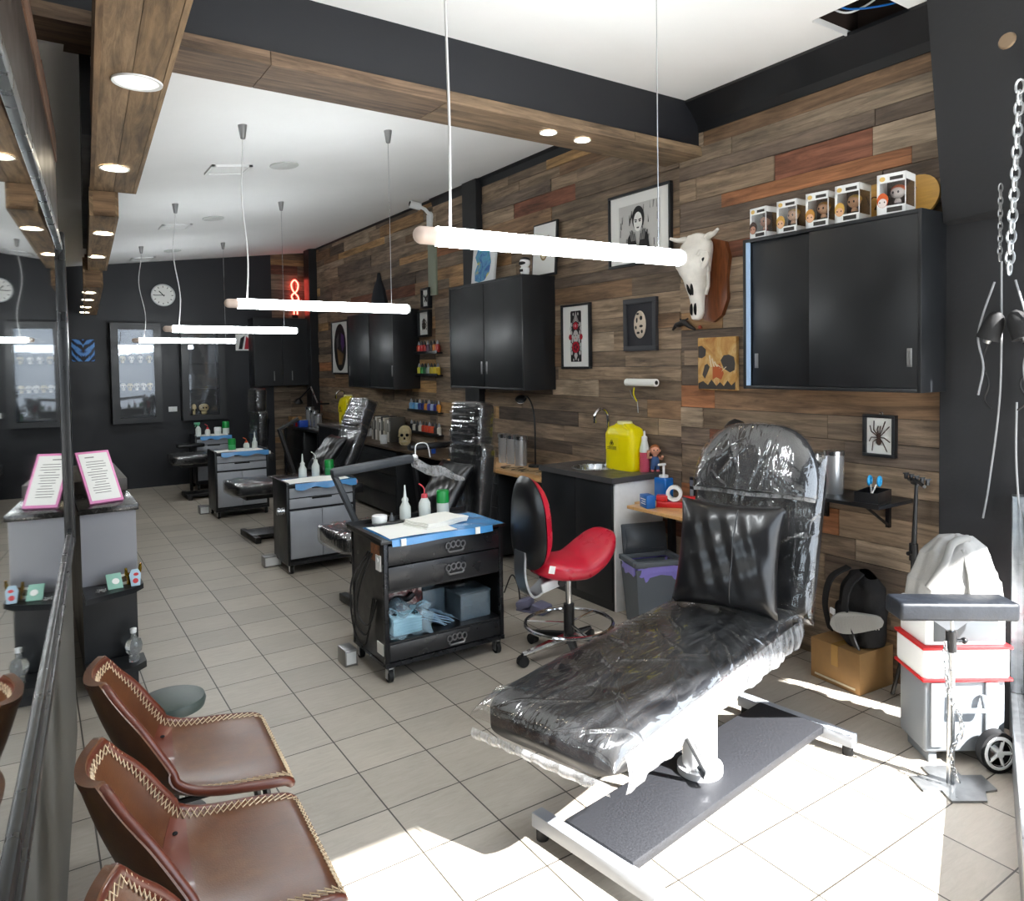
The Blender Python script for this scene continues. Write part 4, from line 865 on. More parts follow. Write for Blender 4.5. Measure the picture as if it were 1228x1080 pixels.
def pad(name, mat_, parent, M0, L, W, H, e=0.0, crease=0.0, seed=1, nu=40, nv=40):
    mb = MB(); mb.M = M0; mb.sheet(pad_fn(L, W, H, e=e, crease=crease, seed=seed), nu, nv)
    bmesh.ops.remove_doubles(mb.bm, verts=mb.bm.verts, dist=.0004)
    return mb.build(name, mat_, parent, smooth=70)
def T(x, y, z, ry=0.0, rz=0.0, rx=0.0): return Matrix.Translation((x, y, z)) @ Euler((rx, ry, rz)).to_matrix().to_4x4()

skirt, nt, b = nodes('bunched_cling_wrap'); vec = coords(nt); nz = noise(nt, coords(nt, (18, 18, 3)), 2.0, 4, .6, .4)
tr = nt.nodes.new('ShaderNodeBsdfTransparent'); pr_ = nt.nodes.new('ShaderNodeBsdfDiffuse'); pr_.inputs['Color'].default_value = (.9, .92, .95, 1); gs = nt.nodes.new('ShaderNodeBsdfGlossy'); gs.inputs['Roughness'].default_value = .2
tl = nt.nodes.new('ShaderNodeBsdfTranslucent'); tl.inputs['Color'].default_value = (.9, .92, .95, 1)
a1 = nt.nodes.new('ShaderNodeMixShader'); a1.inputs[0].default_value = .4; link(nt, pr_.outputs[0], a1.inputs[1]); link(nt, tl.outputs[0], a1.inputs[2])
a2 = nt.nodes.new('ShaderNodeMixShader'); a2.inputs[0].default_value = .3; link(nt, a1.outputs[0], a2.inputs[1]); link(nt, gs.outputs[0], a2.inputs[2])
a3 = nt.nodes.new('ShaderNodeMixShader'); link(nt, ramp(nt, nz, [(.35, .2), (.65, .62)]), a3.inputs[0]); link(nt, tr.outputs[0], a3.inputs[1]); link(nt, a2.outputs[0], a3.inputs[2])
link(nt, a3.outputs[0], nt.nodes['Material Output'].inputs['Surface'])
# the near bed: x runs foot -> head
bed = thing('treatment_bed', 'big black treatment bed wrapped in clear plastic, nearest the camera in the sun', 'bed', (1.27, 1.83, 0), .28)
mt1 = pad('mattress', vin, bed, T(.71, 0, .495), 1.50, .55, .13)
def creases(L, W, n, seed, focus=None):
    rnd = random.Random(seed); out = []
    for _ in range(n):
        if focus and rnd.random() < .6: fx, fy = focus; a = rnd.uniform(2.2, 4.1); r_ = rnd.uniform(.1, .75)*L; x, y = fx+r_*math.cos(a), fy+r_*math.sin(a)*.5; th = a+rnd.uniform(-.25, .25)
        else: x, y = rnd.uniform(-L/2, L/2), rnd.uniform(-W/2, W/2); th = rnd.choice([rnd.uniform(-.4, .4), rnd.uniform(.6, 1.1), rnd.uniform(-1.1, -.6)])
        out.append((x, y, math.cos(th), math.sin(th), rnd.uniform(.05, .2), rnd.uniform(.004, .011), rnd.uniform(.004, .010), rnd.uniform(0, 6), rnd.uniform(.004, .012)))
    return out
def crease_h(cs, x, y):
    h = 0.0
    for cx_, cy_, c_, s_, ln, hh, w_, ph, wob in cs:
        dx, dy = x-cx_, y-cy_; a = dx*c_+dy*s_
        if abs(a) > ln: continue
        b_ = -dx*s_+dy*c_+wob*math.sin(a*28+ph)
        if abs(b_) < 3.5*w_: h += hh*math.exp(-abs(b_)/w_*1.3)*(1-(a/ln)**2)
    return h
def wrap_top(parent, M0, L, W, H, n, seed, nu, nv, focus=None, off=.004):
    cs = creases(L, W, n, seed, focus)
    def f(u, v):
        # denser towards the rims so that the edge stays round
        tx = math.sin((u-.5)*PI)*.35+(2*u-1)*.65; ty = math.sin((v-.5)*PI)*.35+(2*v-1)*.65
        x, y = tx*L/2, ty*W/2; z = H/2*max(0, (1-abs(tx)**16)*(1-abs(ty)**9))**.45
        return (x, y, z+off+crease_h(cs, x, y)+.0015*math.sin(31*x+9*y)+.001*math.sin(47*y-22*x))
    mb = MB(); mb.M = M0; mb.sheet(f, nu, nv); return mb.build('plastic_wrap', mt['wrap'], parent, smooth=80)
wrap_top(mt1, T(.71, 0, .495), 1.515, .565, .135, 105, 4, 260, 110, (.62, .0))
mb = MB(); mb.sheet(lambda u, v: (lerp(.02, 1.43, u), -.276-.006*math.sin(u*41)*v-.003*math.sin(u*113)*v-.012*math.sin(PI*v), .52-.115*v*(.95+.05*math.sin(u*9+1))), 200, 10); mb.build('wrap_skirt', skirt, bed, smooth=70)
mb = MB(); mb.sheet(lambda u, v: (-.046-.003*math.sin(u*47)*v-.008*math.sin(PI*v), lerp(-.27, .27, u), .462-.035*v*(.95+.05*math.sin(u*7))), 90, 8); mb.build('wrap_skirt', skirt, bed, smooth=70)
br = pad('backrest', vin, bed, T(1.58, 0, .85, -1.27), .74, .60, .12)
wrap_top(br, T(1.58, 0, .85, -1.27), .76, .63, .13, 44, 9, 120, 100)
DM = T(1.60, 0, .91, -1.27) @ T(.10, 0, .062)       # domed head cushion: straight lower edge, arched top
def dome(u, v):
    a = PI*u; r_ = v
    yy_ = .298*math.copysign(abs(math.cos(a))**.7, math.cos(a)); xx_ = .33*abs(math.sin(a))**.85
    return (xx_*r_, yy_*r_, .085*(1-v**5)**.5 if v < 1 else 0)
mb = MB(); mb.M = DM; mb.sheet(dome, 28, 12); mb.sheet(lambda u, v: (dome(u, v)[0], dome(u, v)[1], -.03*(1-v**5)), 28, 12); mb.sheet(lambda u, v: (0, lerp(-.298, .298, u), lerp(-.02, .084, v)*(1-abs(2*u-1)**6)), 20, 4); bmesh.ops.remove_doubles(mb.bm, verts=mb.bm.verts, dist=.0006); hc = mb.build('head_cushion', vin, bed, smooth=70)
mb = MB(); mb.M = DM
dcs = creases(.6, .56, 46, 17)
mb.sheet(lambda u, v: (lambda p: (p[0]*1.03-.004, p[1]*1.03, p[2]+.006+crease_h(dcs, p[0]-.15, p[1])*(1-v**6)))(dome(u, v)), 110, 60); mb.build('plastic_wrap', mt['wrap'], hc, smooth=70)
mb = MB(); mb.M = DM; mb.tube([(-.012+.004*math.sin(9*s), lerp(-.295, .295, s), .02+.03*math.sin(PI*s)+.004*math.sin(13*s)) for s in [i/24 for i in range(25)]], .01, 8); mb.build('wrap_fold', skirt, bed)
mb = MB(); mb.cyl((.76, -.13, .1), (.76, -.13, .45), .065, n=32); mb.cyl((.76, -.13, .095), (.76, -.13, .125), .085, n=32); mb.build('column', M('white_column', '#e7e8ea', .25), bed)
mb = MB(); mb.tube([(.55, -.12, .44), (.67, -.2, .16)], .013, 10); mb.tube([(.65, -.22, .15), (.69, -.17, .15)], .018, 10); mb.build('tilt_strut', mt['steel'], bed)
speck = M('speckled_grey_steel', '#26272b', .55, 0, var=.5, vscale=160)
RB = Matrix.Translation((.76, -.14, 0)) @ Matrix.Rotation(-.14, 4, 'Z')
mb = MB(); mb.M = RB; mb.bx(-.58, .66, -.15, .15, .065, .1, .004); mb.build('base_plate', speck, bed)
for nm, x in (('base_bar', -.60), ('base_bar', .69)):
    mb = MB(); mb.M = RB; mb.bx(x-.025, x+.025, -.27, .27, .04, .09, .004); mb.build(nm, mt['grey'], bed)
    for sy in (-1, 1):
        mb = MB(); mb.M = RB; mb.cyl((x, sy*.24, 0), (x, sy*.24, .04), .022, n=18); mb.build('rubber_foot', mt['rubber'], bed)
mb = MB(); mb.bx(.3, 1.48, -.2, .2, .425, .445); mb.bx(1.66, 1.70, -.19, .19, .47, .9); mb.bx(1.4, 1.70, -.15, .15, .43, .47); mb.build('under_frame', mt['powder'], bed)
cu = thing('cushion', 'square black vinyl cushion propped against the near bed backrest', 'cushion', (2.465, 2.15, .572), .36)
cu.scale = (1.08, 1.1, 1.06)
mb = MB(); mb.M = T(.0, 0, .215, -1.30)
def cush(sgn):
    def f(u, v):
        a, b2 = -1+2*u, -1+2*v; ex = (1-abs(a)**4)*(1-abs(b2)**4)
        k = 1+.05*(abs(a)**3*abs(b2)**3)-.035*(1-abs(a*b2))*(max(abs(a), abs(b2))**6)
        wr = .004*math.sin(9*a+4*b2)+.003*math.sin(17*b2-6*a)
        return (a*.21*k, b2*.205*k, sgn*(.068*ex**.55)+wr*ex)
    return f
mb.sheet(cush(1), 30, 30); mb.sheet(cush(-1), 30, 30); bmesh.ops.remove_doubles(mb.bm, verts=mb.bm.verts, dist=.0005); mb.build('cover', mt['pillow'], cu, smooth=80)
mb = MB(); mb.M = T(.0, 0, .215, -1.30)
mb.tube([Vector(cush(1)(i/20, .40))+Vector((0, 0, .001)) for i in range(1, 20)], .0022, 5); mb.build('seam', mt['pillow'], cu)

# the three wrapped chairs behind: x runs foot -> head
def tattoo_chair(loc, rz, label, lean=.28, foot=True, dome_head=False, pil=True, sc_=1.0):
    t = thing('tattoo_chair', label, 'chair', loc, rz, 'wrapped tattoo chairs'); s = sc_
    fp = pad('footrest', vin, t, T(.20*s, 0, .50), .42*s, .50*s, .11, nu=30, nv=24); pad('plastic_wrap', mt['wrap'], fp, T(.20*s, 0, .5), .44*s, .52*s, .125, e=.003, crease=.004, seed=3, nu=48, nv=40)
    sp_ = pad('seat', vin, t, T(.68*s, 0, .49), .62*s, .48*s, .12, nu=30, nv=24); pad('plastic_wrap', mt['wrap'], sp_, T(.68*s, 0, .49), .64*s, .5*s, .132, e=.003, crease=.004, seed=6, nu=48, nv=40)
    bx_ = 1.06*s; sl = math.sin(lean)
    bk = pad('backrest', vin, t, T(bx_+.25*sl, 0, .78, -PI/2+lean), .60, .46*s, .13, nu=30, nv=24); pad('plastic_wrap', mt['wrap'], bk, T(bx_+.25*sl, 0, .78, -PI/2+lean), .62, .48*s, .145, e=.003, crease=.004, seed=8, nu=48, nv=40)
    hz = 1.20 if not dome_head else 1.14
    hd = pad('headrest', vin, t, T(bx_+.25*sl+(hz-.78)*math.tan(lean)-.02, 0, hz, -PI/2+lean), .33, (.40 if not dome_head else .44)*s, .15, nu=30, nv=24)
    pad('plastic_wrap', mt['wrap'], hd, T(bx_+.25*sl+(hz-.78)*math.tan(lean)-.02, 0, hz, -PI/2+lean), .345, (.415 if not dome_head else .455)*s, .165, e=.003, crease=.0045, seed=12, nu=48, nv=40)
    mb = MB(); mb.bx(.62*s, .82*s, -.1, .1, .06, .44, .01); mb.build('column', mt['powder'], t)
    mb = MB(); mb.bx(.15*s, 1.1*s, -.16, .16, .02, .06, .006); mb.bx(.15*s, .2*s, -.26, .26, .0, .055, .005); mb.bx(1.05*s, 1.1*s, -.26, .26, 0, .055, .005); mb.build('base', mt['powder'], t)
    mb = MB(); mb.bx(.1*s, 1.0*s, -.17, .17, .40, .44); mb.tube([(bx_+.06, 0, .45), (bx_+.12+.3*sl, 0, .95)], .03, 8); mb.build('under_frame', mt['powder'], t)
    return t
c2 = tattoo_chair((1.60, 4.75, 0), .05, 'plastic wrapped black tattoo chair behind the knuckle handled trolley', .10)
mb = MB(); mb.tube([(.82, .30, .55), (.78, .32, .98)], .022, 6); mb.box((.98, .33, 1.02), (.46, .07, .045), .015); mb.build('armrest', mt['powder'], c2)
# long folding arm clamped at the footrest
mb = MB(); mb.M = T(0, 0, 0, 0, -.06)
mb.box((.09, -.36, .535), (.07, .09, .04), .006); mb.cyl((.09, -.36, .45), (.09, -.36, .57), .016); mb.build('arm_clamp', mt['steel'], c2)
armm = M('grey_black_pad', '#43474c', .5, var=.15, vscale=20)
mb = MB(); mb.M = T(0, 0, 0, 0, -.06); mb.tube([(.09, -.36, .56), (-.09, -.36, .98)], .021, 6); mb.build('lower_arm', armm, c2)
mb = MB(); mb.M = T(0, 0, 0, 0, -.06); mb.box((.16, -.36, 1.015), (.54, .075, .055), .02, rot=(0, -.09, 0)); mb.build('upper_arm', armm, c2)
mb = MB(); mb.M = T(0, 0, 0, 0, -.06); mb.sheet(lambda u, v: (lerp(.44, .80, u), -.36+(.045+.02*math.sin(u*9))*math.cos(2*PI*v)*(1-.75*u**3)+.01*math.sin(12*u+9*v), 1.0-.13*u+(.035+.012*math.sin(u*11+v*6))*math.sin(2*PI*v)*(1-.7*u**3)), 26, 18); mb.build('bagged_end', skirt, c2, smooth=80)
mb = MB(); mb.ell((.435, -.36, 1.04), (.022,)*3); mb.tube(bez([(.44, -.36, 1.05), (.46, -.34, 1.12), (.53, -.35, 1.12), (.55, -.36, 1.03)], 5), .004, 6); mb.build('knob', mt['white'], c2)
p2 = thing('cushion', 'crumpled black cushion on the wrapped chair behind the knuckle handled trolley', 'cushion', (2.47, 4.80, .575), .06)
mb = MB(); mb.M = T(0, 0, .17, -1.0); mb.sheet(cush(1), 24, 24); mb.sheet(cush(-1), 24, 24); bmesh.ops.remove_doubles(mb.bm, verts=mb.bm.verts, dist=.0005); mb.build('cover', mt['pillow'], p2, smooth=80)
c3 = tattoo_chair((1.52, 7.35, 0), .04, 'reclined plastic wrapped tattoo chair in the middle, with a peaked headrest', .42, True, True)
mb = MB(); mb.tube([(.70, .28, .55), (.58, .34, 1.0), (.78, .34, 1.1)], .026, 6); mb.build('armrest', mt['powder'], c3)
p3 = thing('cushion', 'black cushion slumped on the reclined middle tattoo chair', 'cushion', (2.46, 7.36, .58), .04)
mb = MB(); mb.M = T(0, 0, .18, -.9); mb.sheet(cush(1), 24, 24); mb.sheet(cush(-1), 24, 24); bmesh.ops.remove_doubles(mb.bm, verts=mb.bm.verts, dist=.0005); mb.build('cover', mt['pillow'], p3, smooth=80)
c4 = tattoo_chair((1.42, 10.2, 0), .0, 'farthest plastic wrapped tattoo chair, before the black back wall', .03, True, False)
mb = MB(); mb.box((.3, .42, .62), (.34, .14, .05), .02); mb.cyl((.3, .42, .0), (.3, .42, .6), .02); mb.build('armrest', mt['powder'], c4)
# ================================================================ TROLLEYS, STOOL, SINK, BENCHES
def caster(parent, x, y, n='caster'):
    mb = MB(); mb.cyl((x-.012, y, .032), (x+.012, y, .032), .032, n=20); o = mb.build(n, mt['rubber'], parent)
    mb = MB(); mb.bx(x-.018, x-.014, y-.018, y+.018, .02, .08); mb.bx(x+.014, x+.018, y-.018, y+.018, .02, .08); mb.bx(x-.018, x+.018, y-.018, y+.018, .07, .09); mb.cyl((x-.019, y, .032), (x+.019, y, .032), .01); mb.build('fork', mt['steel'], o)
def knuckles(parent, x, z, y):
    mb = MB()
    for k in range(4): mb.tube([(x-.045+.03*k+.014*math.cos(a), y-.006, z+.006*math.sin(PI*k/3)+.017*math.sin(a)) for a in [i*PI/7 for i in range(14)]], .0045, 6, True)
    mb.tube([(x-.05, y-.006, z-.022), (x-.04, y-.008, z-.034), (x+.04, y-.008, z-.034), (x+.05, y-.006, z-.022)], .006, 6); mb.build('knuckle_handle', M('black_pewter', '#77777a', .35, .8), parent)
liner = M('blue_film', '#4c93cf', .2, bmp=.7, bscale=40, coat=.5)
# -- black angle steel trolley with knuckle shaped handles: front faces -y
tr1 = thing('tool_trolley', 'black steel trolley with knuckle shaped drawer handles and a full open shelf', 'trolley', (1.47, 3.54, 0), 0)
W, D = .69, .44
edge_m = M('worn_black_steel', '#26272a', .3, .6, var=.1, vscale=20)
for x, y in ((0, 0), (W, 0), (0, D), (W, D)):
    mb = MB(); mb.bx(x-.012, x+.012, y-.012, y+.012, .085, .73, .002); mb.build('post', edge_m, tr1)
mb = MB(); mb.bx(-.008, -.002, .012, D-.012, .1, .72); mb.build('side_panel', mt['powder'], tr1); mb = MB(); mb.bx(W+.002, W+.008, .012, D-.012, .1, .72); mb.build('side_panel', mt['powder'], tr1); mb = MB(); mb.bx(.012, W-.012, D-.006, D, .1, .72); mb.build('back_panel', mt['powder'], tr1)
mb = MB(); mb.bx(-.012, W+.012, -.012, D+.012, .085, .10); mb.bx(-.012, W+.012, -.016, -.008, .085, .108); mb.build('bottom', edge_m, tr1)
mb = MB(); mb.bx(.0, W, .0, D, .195, .21); mb.build('shelf', mt['powder'], tr1)
mb = MB(); mb.bx(.0, W, .0, D, .468, .478); mb.build('divider', mt['powder'], tr1)
for z0, z1 in ((.61, .715), (.48, .603), (.112, .20)):
    mb = MB(); mb.bx(.014, W-.014, -.010, .004, z0, z1, .002); mb.bx(.02, W-.02, .004, D-.03, z0+.01, z0+.015); dr = mb.build('drawer', M('black_drawer', '#1c1d20', .3, var=.1, vscale=6), tr1); knuckles(dr, .40, (z0+z1)/2+.005, -.010)
mb = MB(); mb.bx(-.03, W+.03, -.02, D+.03, .728, .742, .003); mb.bx(-.03, W+.03, D+.024, D+.03, .742, .765); mb.bx(-.03, -.024, -.02, D+.03, .742, .757); mb.build('top_tray', mt['powder'], tr1)
for x, y in ((.02, .02), (W-.02, .02), (.02, D-.02), (W-.02, D-.02)): caster(tr1, x, y)
mb = MB(); mb.bx(-.016, -.008, .03, .09, .58, .66); mb.cyl((-.02, .06, .635), (-.008, .06, .635), .012); mb.build('power_outlet', mt['white'], tr1)
mb = MB(); mb.bx(-.013, -.008, .02, .10, .14, .20); mb.build('rating_label', mt['paper'], tr1)
mb = MB(); mb.bx(-.012, -.008, .05, .16, .62, .71); mb.build('sticker', M('copper_sticker', '#8a5a3a', .6, var=.5, vscale=40), tr1)
for k, dx in enumerate((0, .03, .055)):
    mb = MB(); mb.tube(bez([(-.02, .12+dx, .66), (-.08-.015*k, .14+dx, .5), (-.085, .18+dx, .34-.05*k), (-.04, .14+dx, .28-.06*k), (-.02, .07+dx, .42)], 8), .005, 6); mb.build('cable', mt['cable_b'], tr1)
# worktop dressing
t = thing('blue_liner', 'blue plastic film taped over the knuckle handled trolley top', 'film', (1.47, 3.54, .742)); mb = MB()
mb.sheet(lambda u, v: (lerp(.02, W+.02, u), lerp(-.022, .36, v)+.004*math.sin(u*33), .0035+.002*math.sin(u*19)*math.sin(v*11)), 40, 20); mb.sheet(lambda u, v: (lerp(.03, W-.06, u), -.023-.005*v, .004-.036*v*(.92+.08*math.sin(u*9))), 50, 6); mb.build('film', liner, t, smooth=80)
for x in (.09, .53):
    mb = MB(); mb.bx(x-.014, x+.014, -.036, -.029, -.03, .006); mb.build('tape', mt['paper'], t)
mb = MB(); mb.sheet(lambda u, v: (lerp(.03, .42, u), lerp(.0, .33, v), .004+.002*math.sin(u*5+v*3)), 16, 12, .001); single(mb, 'paper_sheet', 'white absorbent sheet on the blue film of the knuckle handled trolley', 'sheet', mt['paper'], (1.47, 3.54, .746), smooth=80)
t = thing('towel_stack', 'folded white towels stacked on the knuckle handled trolley', 'towels', (1.865, 3.75, .748), .25)
for k in range(3):
    mb = MB(); mb.sheet(lambda u, v: (lerp(-.15, .15, u)+.006*k, lerp(-.10, .10, v), .010*k+.008+.002*math.sin(u*9+k)+.002*math.sin(v*8)), 14, 10, .008); mb.build('towel', mt['towel'], t, smooth=60)
def squeeze(nm, label, loc, h, r, capm, kind, tint=None, group=None):
    t = thing(nm, label, 'bottle', loc, 0, group); body = M('tinted_bottle', tint, .3, trans=.3) if tint else mt['bottle']
    if kind == 'cone':
        mb = MB(); mb.lathe([(0, 0), (r, 0), (r*1.03, h*.08), (r, h*.36), (r*.55, h*.5), (r*.5, h*.55), (0, h*.55)], n=18, cap=False); mb.build('body', body, t); mb = MB(); mb.lathe([(0, h*.54), (r*.62, h*.54), (r*.6, h*.6), (r*.3, h*.66), (r*.12, h), (0, h)], n=14, cap=False); mb.build('nozzle', capm, t)
    elif kind == 'wash':
        mb = MB(); mb.lathe([(0, 0), (r, 0), (r*1.04, h*.2), (r, h*.42), (r*.5, h*.58), (0, h*.58)], n=18, cap=False); mb.build('body', body, t); mb = MB(); mb.lathe([(0, h*.57), (r*.55, h*.57), (r*.5, h*.68), (0, h*.70)], n=14, cap=False); mb.build('cap', capm, t)
        mb = MB(); mb.tube(bez([(0, 0, h*.68), (-.002, 0, h*.84), (-.02, 0, h*.95), (-.035, 0, h)], 5), .004, 6); mb.build('spout', capm, t)
    elif kind == 'tub':
        mb = MB(); mb.lathe([(0, 0), (r, 0), (r, h*.55), (0, h*.55)], n=22, cap=False); mb.build('body', body, t); mb = MB(); mb.lathe([(0, h*.5), (r*1.04, h*.5), (r*1.02, h*.95), (r*.9, h), (0, h)], n=22, cap=False); mb.build('cap', capm, t)
    elif kind == 'spray':
        mb = MB(); mb.lathe([(0, 0), (r, 0), (r, h*.5), (r*.4, h*.68), (0, h*.68)], n=18, cap=False); mb.build('body', body, t); mb = MB(); mb.cyl((0, 0, h*.67), (0, 0, h*.8), r*.4); mb.box((-.015, 0, h*.87), (.075, .026, .03), .006); mb.box((-.03, 0, h*.76), (.012, .012, .05), .003, rot=(0, .4, 0)); mb.build('trigger', capm, t)
    return t
z1 = .744
squeeze('squeeze_bottle', 'milky cone nozzle bottle with a green tip and collar on the knuckle handled trolley', (1.78, 3.97, z1), .20, .032, mt['bottle'], 'cone')
squeeze('wash_bottle', 'wash bottle with a pink cap and curved red spout on the knuckle handled trolley', (1.90, 3.96, z1), .20, .034, M('pink_red_cap', '#d64a56', .35), 'wash')
squeeze('soap_tub', 'squat bottle with a large green cap on the knuckle handled trolley', (2.02, 3.96, z1), .145, .037, mt['green'], 'tub')
squeeze('cream_jar', 'small white jar at the back corner of the knuckle handled trolley', (1.60, 3.92, z1), .055, .042, mt['white'], 'tub')
t = thing('cap_holder', 'tiny grey bottle beside the white jar on the knuckle handled trolley', 'bottle', (1.695, 3.97, z1)); mb = MB(); mb.lathe([(0, 0), (.016, 0), (.016, .02), (.006, .034), (.004, .05), (0, .05)], n=12, cap=False); mb.build('body', M('grey_translucent', '#70757a', .3, trans=.4), t)
t = thing('plastic_tray', 'thin black tray behind the white sheet on the knuckle handled trolley', 'tray', (1.62, 3.88, .752)); mb = MB(); mb.bx(-.08, .22, -.02, .02, 0, .008, .002); mb.build('tray', mt['powder'], t)
# shelf contents of the trolley
def thin(name, col, f, gl_=.12):
    m, nt, b = nodes(name); tr = nt.nodes.new('ShaderNodeBsdfTransparent'); df = nt.nodes.new('ShaderNodeBsdfDiffuse'); df.inputs['Color'].default_value = hx(col); gs = nt.nodes.new('ShaderNodeBsdfGlossy'); gs.inputs['Roughness'].default_value = .12
    m1 = nt.nodes.new('ShaderNodeMixShader'); m1.inputs[0].default_value = f; link(nt, tr.outputs[0], m1.inputs[1]); link(nt, df.outputs[0], m1.inputs[2])
    lw = nt.nodes.new('ShaderNodeLayerWeight'); lw.inputs['Blend'].default_value = gl_*2; m2 = nt.nodes.new('ShaderNodeMixShader'); link(nt, lw.outputs['Fresnel'], m2.inputs[0]); link(nt, m1.outputs[0], m2.inputs[1]); link(nt, gs.outputs[0], m2.inputs[2])
    n = noise(nt, coords(nt), 30, 3); bp = nt.nodes.new('ShaderNodeBump'); bp.inputs['Strength'].default_value = .4; bp.inputs['Distance'].default_value = .006; link(nt, n, bp.inputs['Height']); link(nt, bp.outputs[0], gs.inputs['Normal'])
    link(nt, m2.outputs[0], nt.nodes['Material Output'].inputs['Surface']); return m
bag = thin('thin_blue_plastic', '#b9d8ea', .3)
t = thing('wipes_bag', 'plastic bag of pale blue folded wipes on the open trolley shelf, left side', 'bag', (1.60, 3.64, .212))
mb = MB(); mb.bx(-.07, .09, -.05, .06, 0, .095, .01)
for k in range(6): mb.bx(-.072, .092, -.055, -.049, .01+.014*k, .019+.014*k)
mb.build('wipes', M('pale_blue_wipes', '#a8dced', .8), t); mb = MB(); mb.sheet(lambda u, v: (-.1+.24*u, -.075+.16*v, .12+.035*math.sin(6*u+2)*math.sin(5*v)+.02*math.sin(14*u+9*v)), 24, 16); mb.sheet(lambda u, v: (-.1+.24*u+.01*math.sin(7*v), -.078-.02*math.sin(9*u)*v, .12-.12*v+.008*math.sin(18*u)), 24, 10); mb.build('plastic_bag', bag, t, smooth=80)
t = thing('tattoo_box', 'tin with red and white pattern and black machine grip on the trolley shelf', 'box', (1.64, 3.84, .212))
pz, nt, b = nodes('red_white_marbling'); n1 = noise(nt, coords(nt), 16, 4, .6, 2); link(nt, ramp(nt, n1, [(.42, hx('#d9cfc8')), (.52, hx('#8a4a48')), (.62, hx('#3c2a2c'))]), b.inputs['Base Color']); b.inputs['Roughness'].default_value = .3
mb = MB(); mb.bx(-.14, .15, -.05, .05, 0, .2, .004); mb.build('tin', pz, t); mb = MB(); mb.tube(bez([(-.06, -.07, .1), (-.02, -.075, .14), (.05, -.07, .13), (.09, -.065, .15)], 5), .018, 8); mb.tube([(-.03, -.075, .13), (-.035, -.08, .04)], .012, 8); mb.build('machine_grip', mt['powder'], t)
t = thing('storage_tub', 'clear lidded plastic tub on the right of the open trolley shelf', 'tub', (2.03, 3.70, .212))
tubm = thin('clear_blue_tub', '#aac6da', .17, .2)
def tub(mb, w, d, h, th=.003):
    for q in ((-w, w, -d, d, 0, th), (-w, -w+th, -d, d, th, h), (w-th, w, -d, d, th, h), (-w+th, w-th, -d, -d+th, th, h), (-w+th, w-th, d-th, d, th, h)): mb.bx(*q)
mb = MB(); tub(mb, .095, .1, .14); mb.build('tub', tubm, t); mb = MB(); mb.bx(-.1, .1, -.105, .105, .14, .152, .004); mb.build('lid', tubm, t)
t = thing('storage_tub', 'smaller open clear tub behind the lidded one on the trolley shelf', 'tub', (1.86, 3.85, .212)); mb = MB(); tub(mb, .07, .07, .15); mb.build('tub', tubm, t)
t = thing('mask_pack', 'pack of pale blue masks leaning against the clear tubs on the trolley shelf', 'pack', (1.80, 3.64, .213), .4)
mb = MB(); mb.M = Matrix.Rotation(.5, 4, 'Y')
for k in range(5): mb.sheet(lambda u, v: (-.09+.18*u, -.05+.1*v, .01*k+.01+.004*math.sin(u*6+k)), 10, 4, .003)
mb.build('masks', M('mask_blue', '#a9cbe2', .8), t); mb = MB(); mb.M = Matrix.Rotation(.5, 4, 'Y'); mb.sheet(lambda u, v: (-.1+.2*u, -.06+.12*v, .065+.006*math.sin(12*u+8*v)), 20, 12); mb.build('wrapper', bag, t, smooth=80)

# -- grey fronted trolleys
def grey_trolley(loc, w, label):
    t = thing('drawer_trolley', label, 'trolley', loc, 0, 'grey fronted trolleys'); d = .40; h = .70
    mb = MB(); mb.bx(0, .02, 0, d, .07, h+.03, .002); mb.build('side_panel', mt['satin'], t); mb = MB(); mb.bx(w-.02, w, 0, d, .07, h+.03, .002); mb.build('side_panel', mt['satin'], t)
    mb = MB(); mb.bx(.02, w-.02, .02, d, .08, h); mb.bx(.02, w-.02, .0, d, .07, .1); mb.build('carcass', mt['satin'], t)
    mb = MB(); mb.bx(0, w, -.02, d+.01, h, h+.015, .002); mb.build('top', mt['satin'], t)
    for z0 in (.52, .605):
        mb = MB(); mb.bx(.023, w-.023, 0, .018, z0, z0+.075, .002); dr = mb.build('drawer', mt['grey'], t); mb = MB(); mb.bx(w/2-.08, w/2+.08, -.004, 0, z0+.064, z0+.076); mb.build('pull', mt['dark'], dr)
    for a, b2 in ((.023, w/2-.002), (w/2+.002, w-.023)):
        mb = MB(); mb.bx(a, b2, 0, .018, .12, .50, .002); mb.build('door', mt['grey'], t)
    for x, y in ((.03, .03), (w-.03, .03), (.03, d-.03), (w-.03, d-.03)): caster(t, x, y)
    return t
g2 = grey_trolley((1.63, 5.87, 0), .56, 'grey drawer trolley beside the middle reclined tattoo chair')
mb = MB(); mb.cyl((-.004, .06, .50), (-.06, .06, .50), .03, n=18); mb.cyl((-.06, .06, .5), (-.065, .06, .5), .02); mb.build('roll_holder', mt['steel'], g2)
g3 = grey_trolley((1.62, 8.54, 0), .56, 'grey drawer trolley with white paper, second from the back wall')
g4 = grey_trolley((1.80, 10.75, 0), .46, 'grey drawer trolley nearest the black back wall')
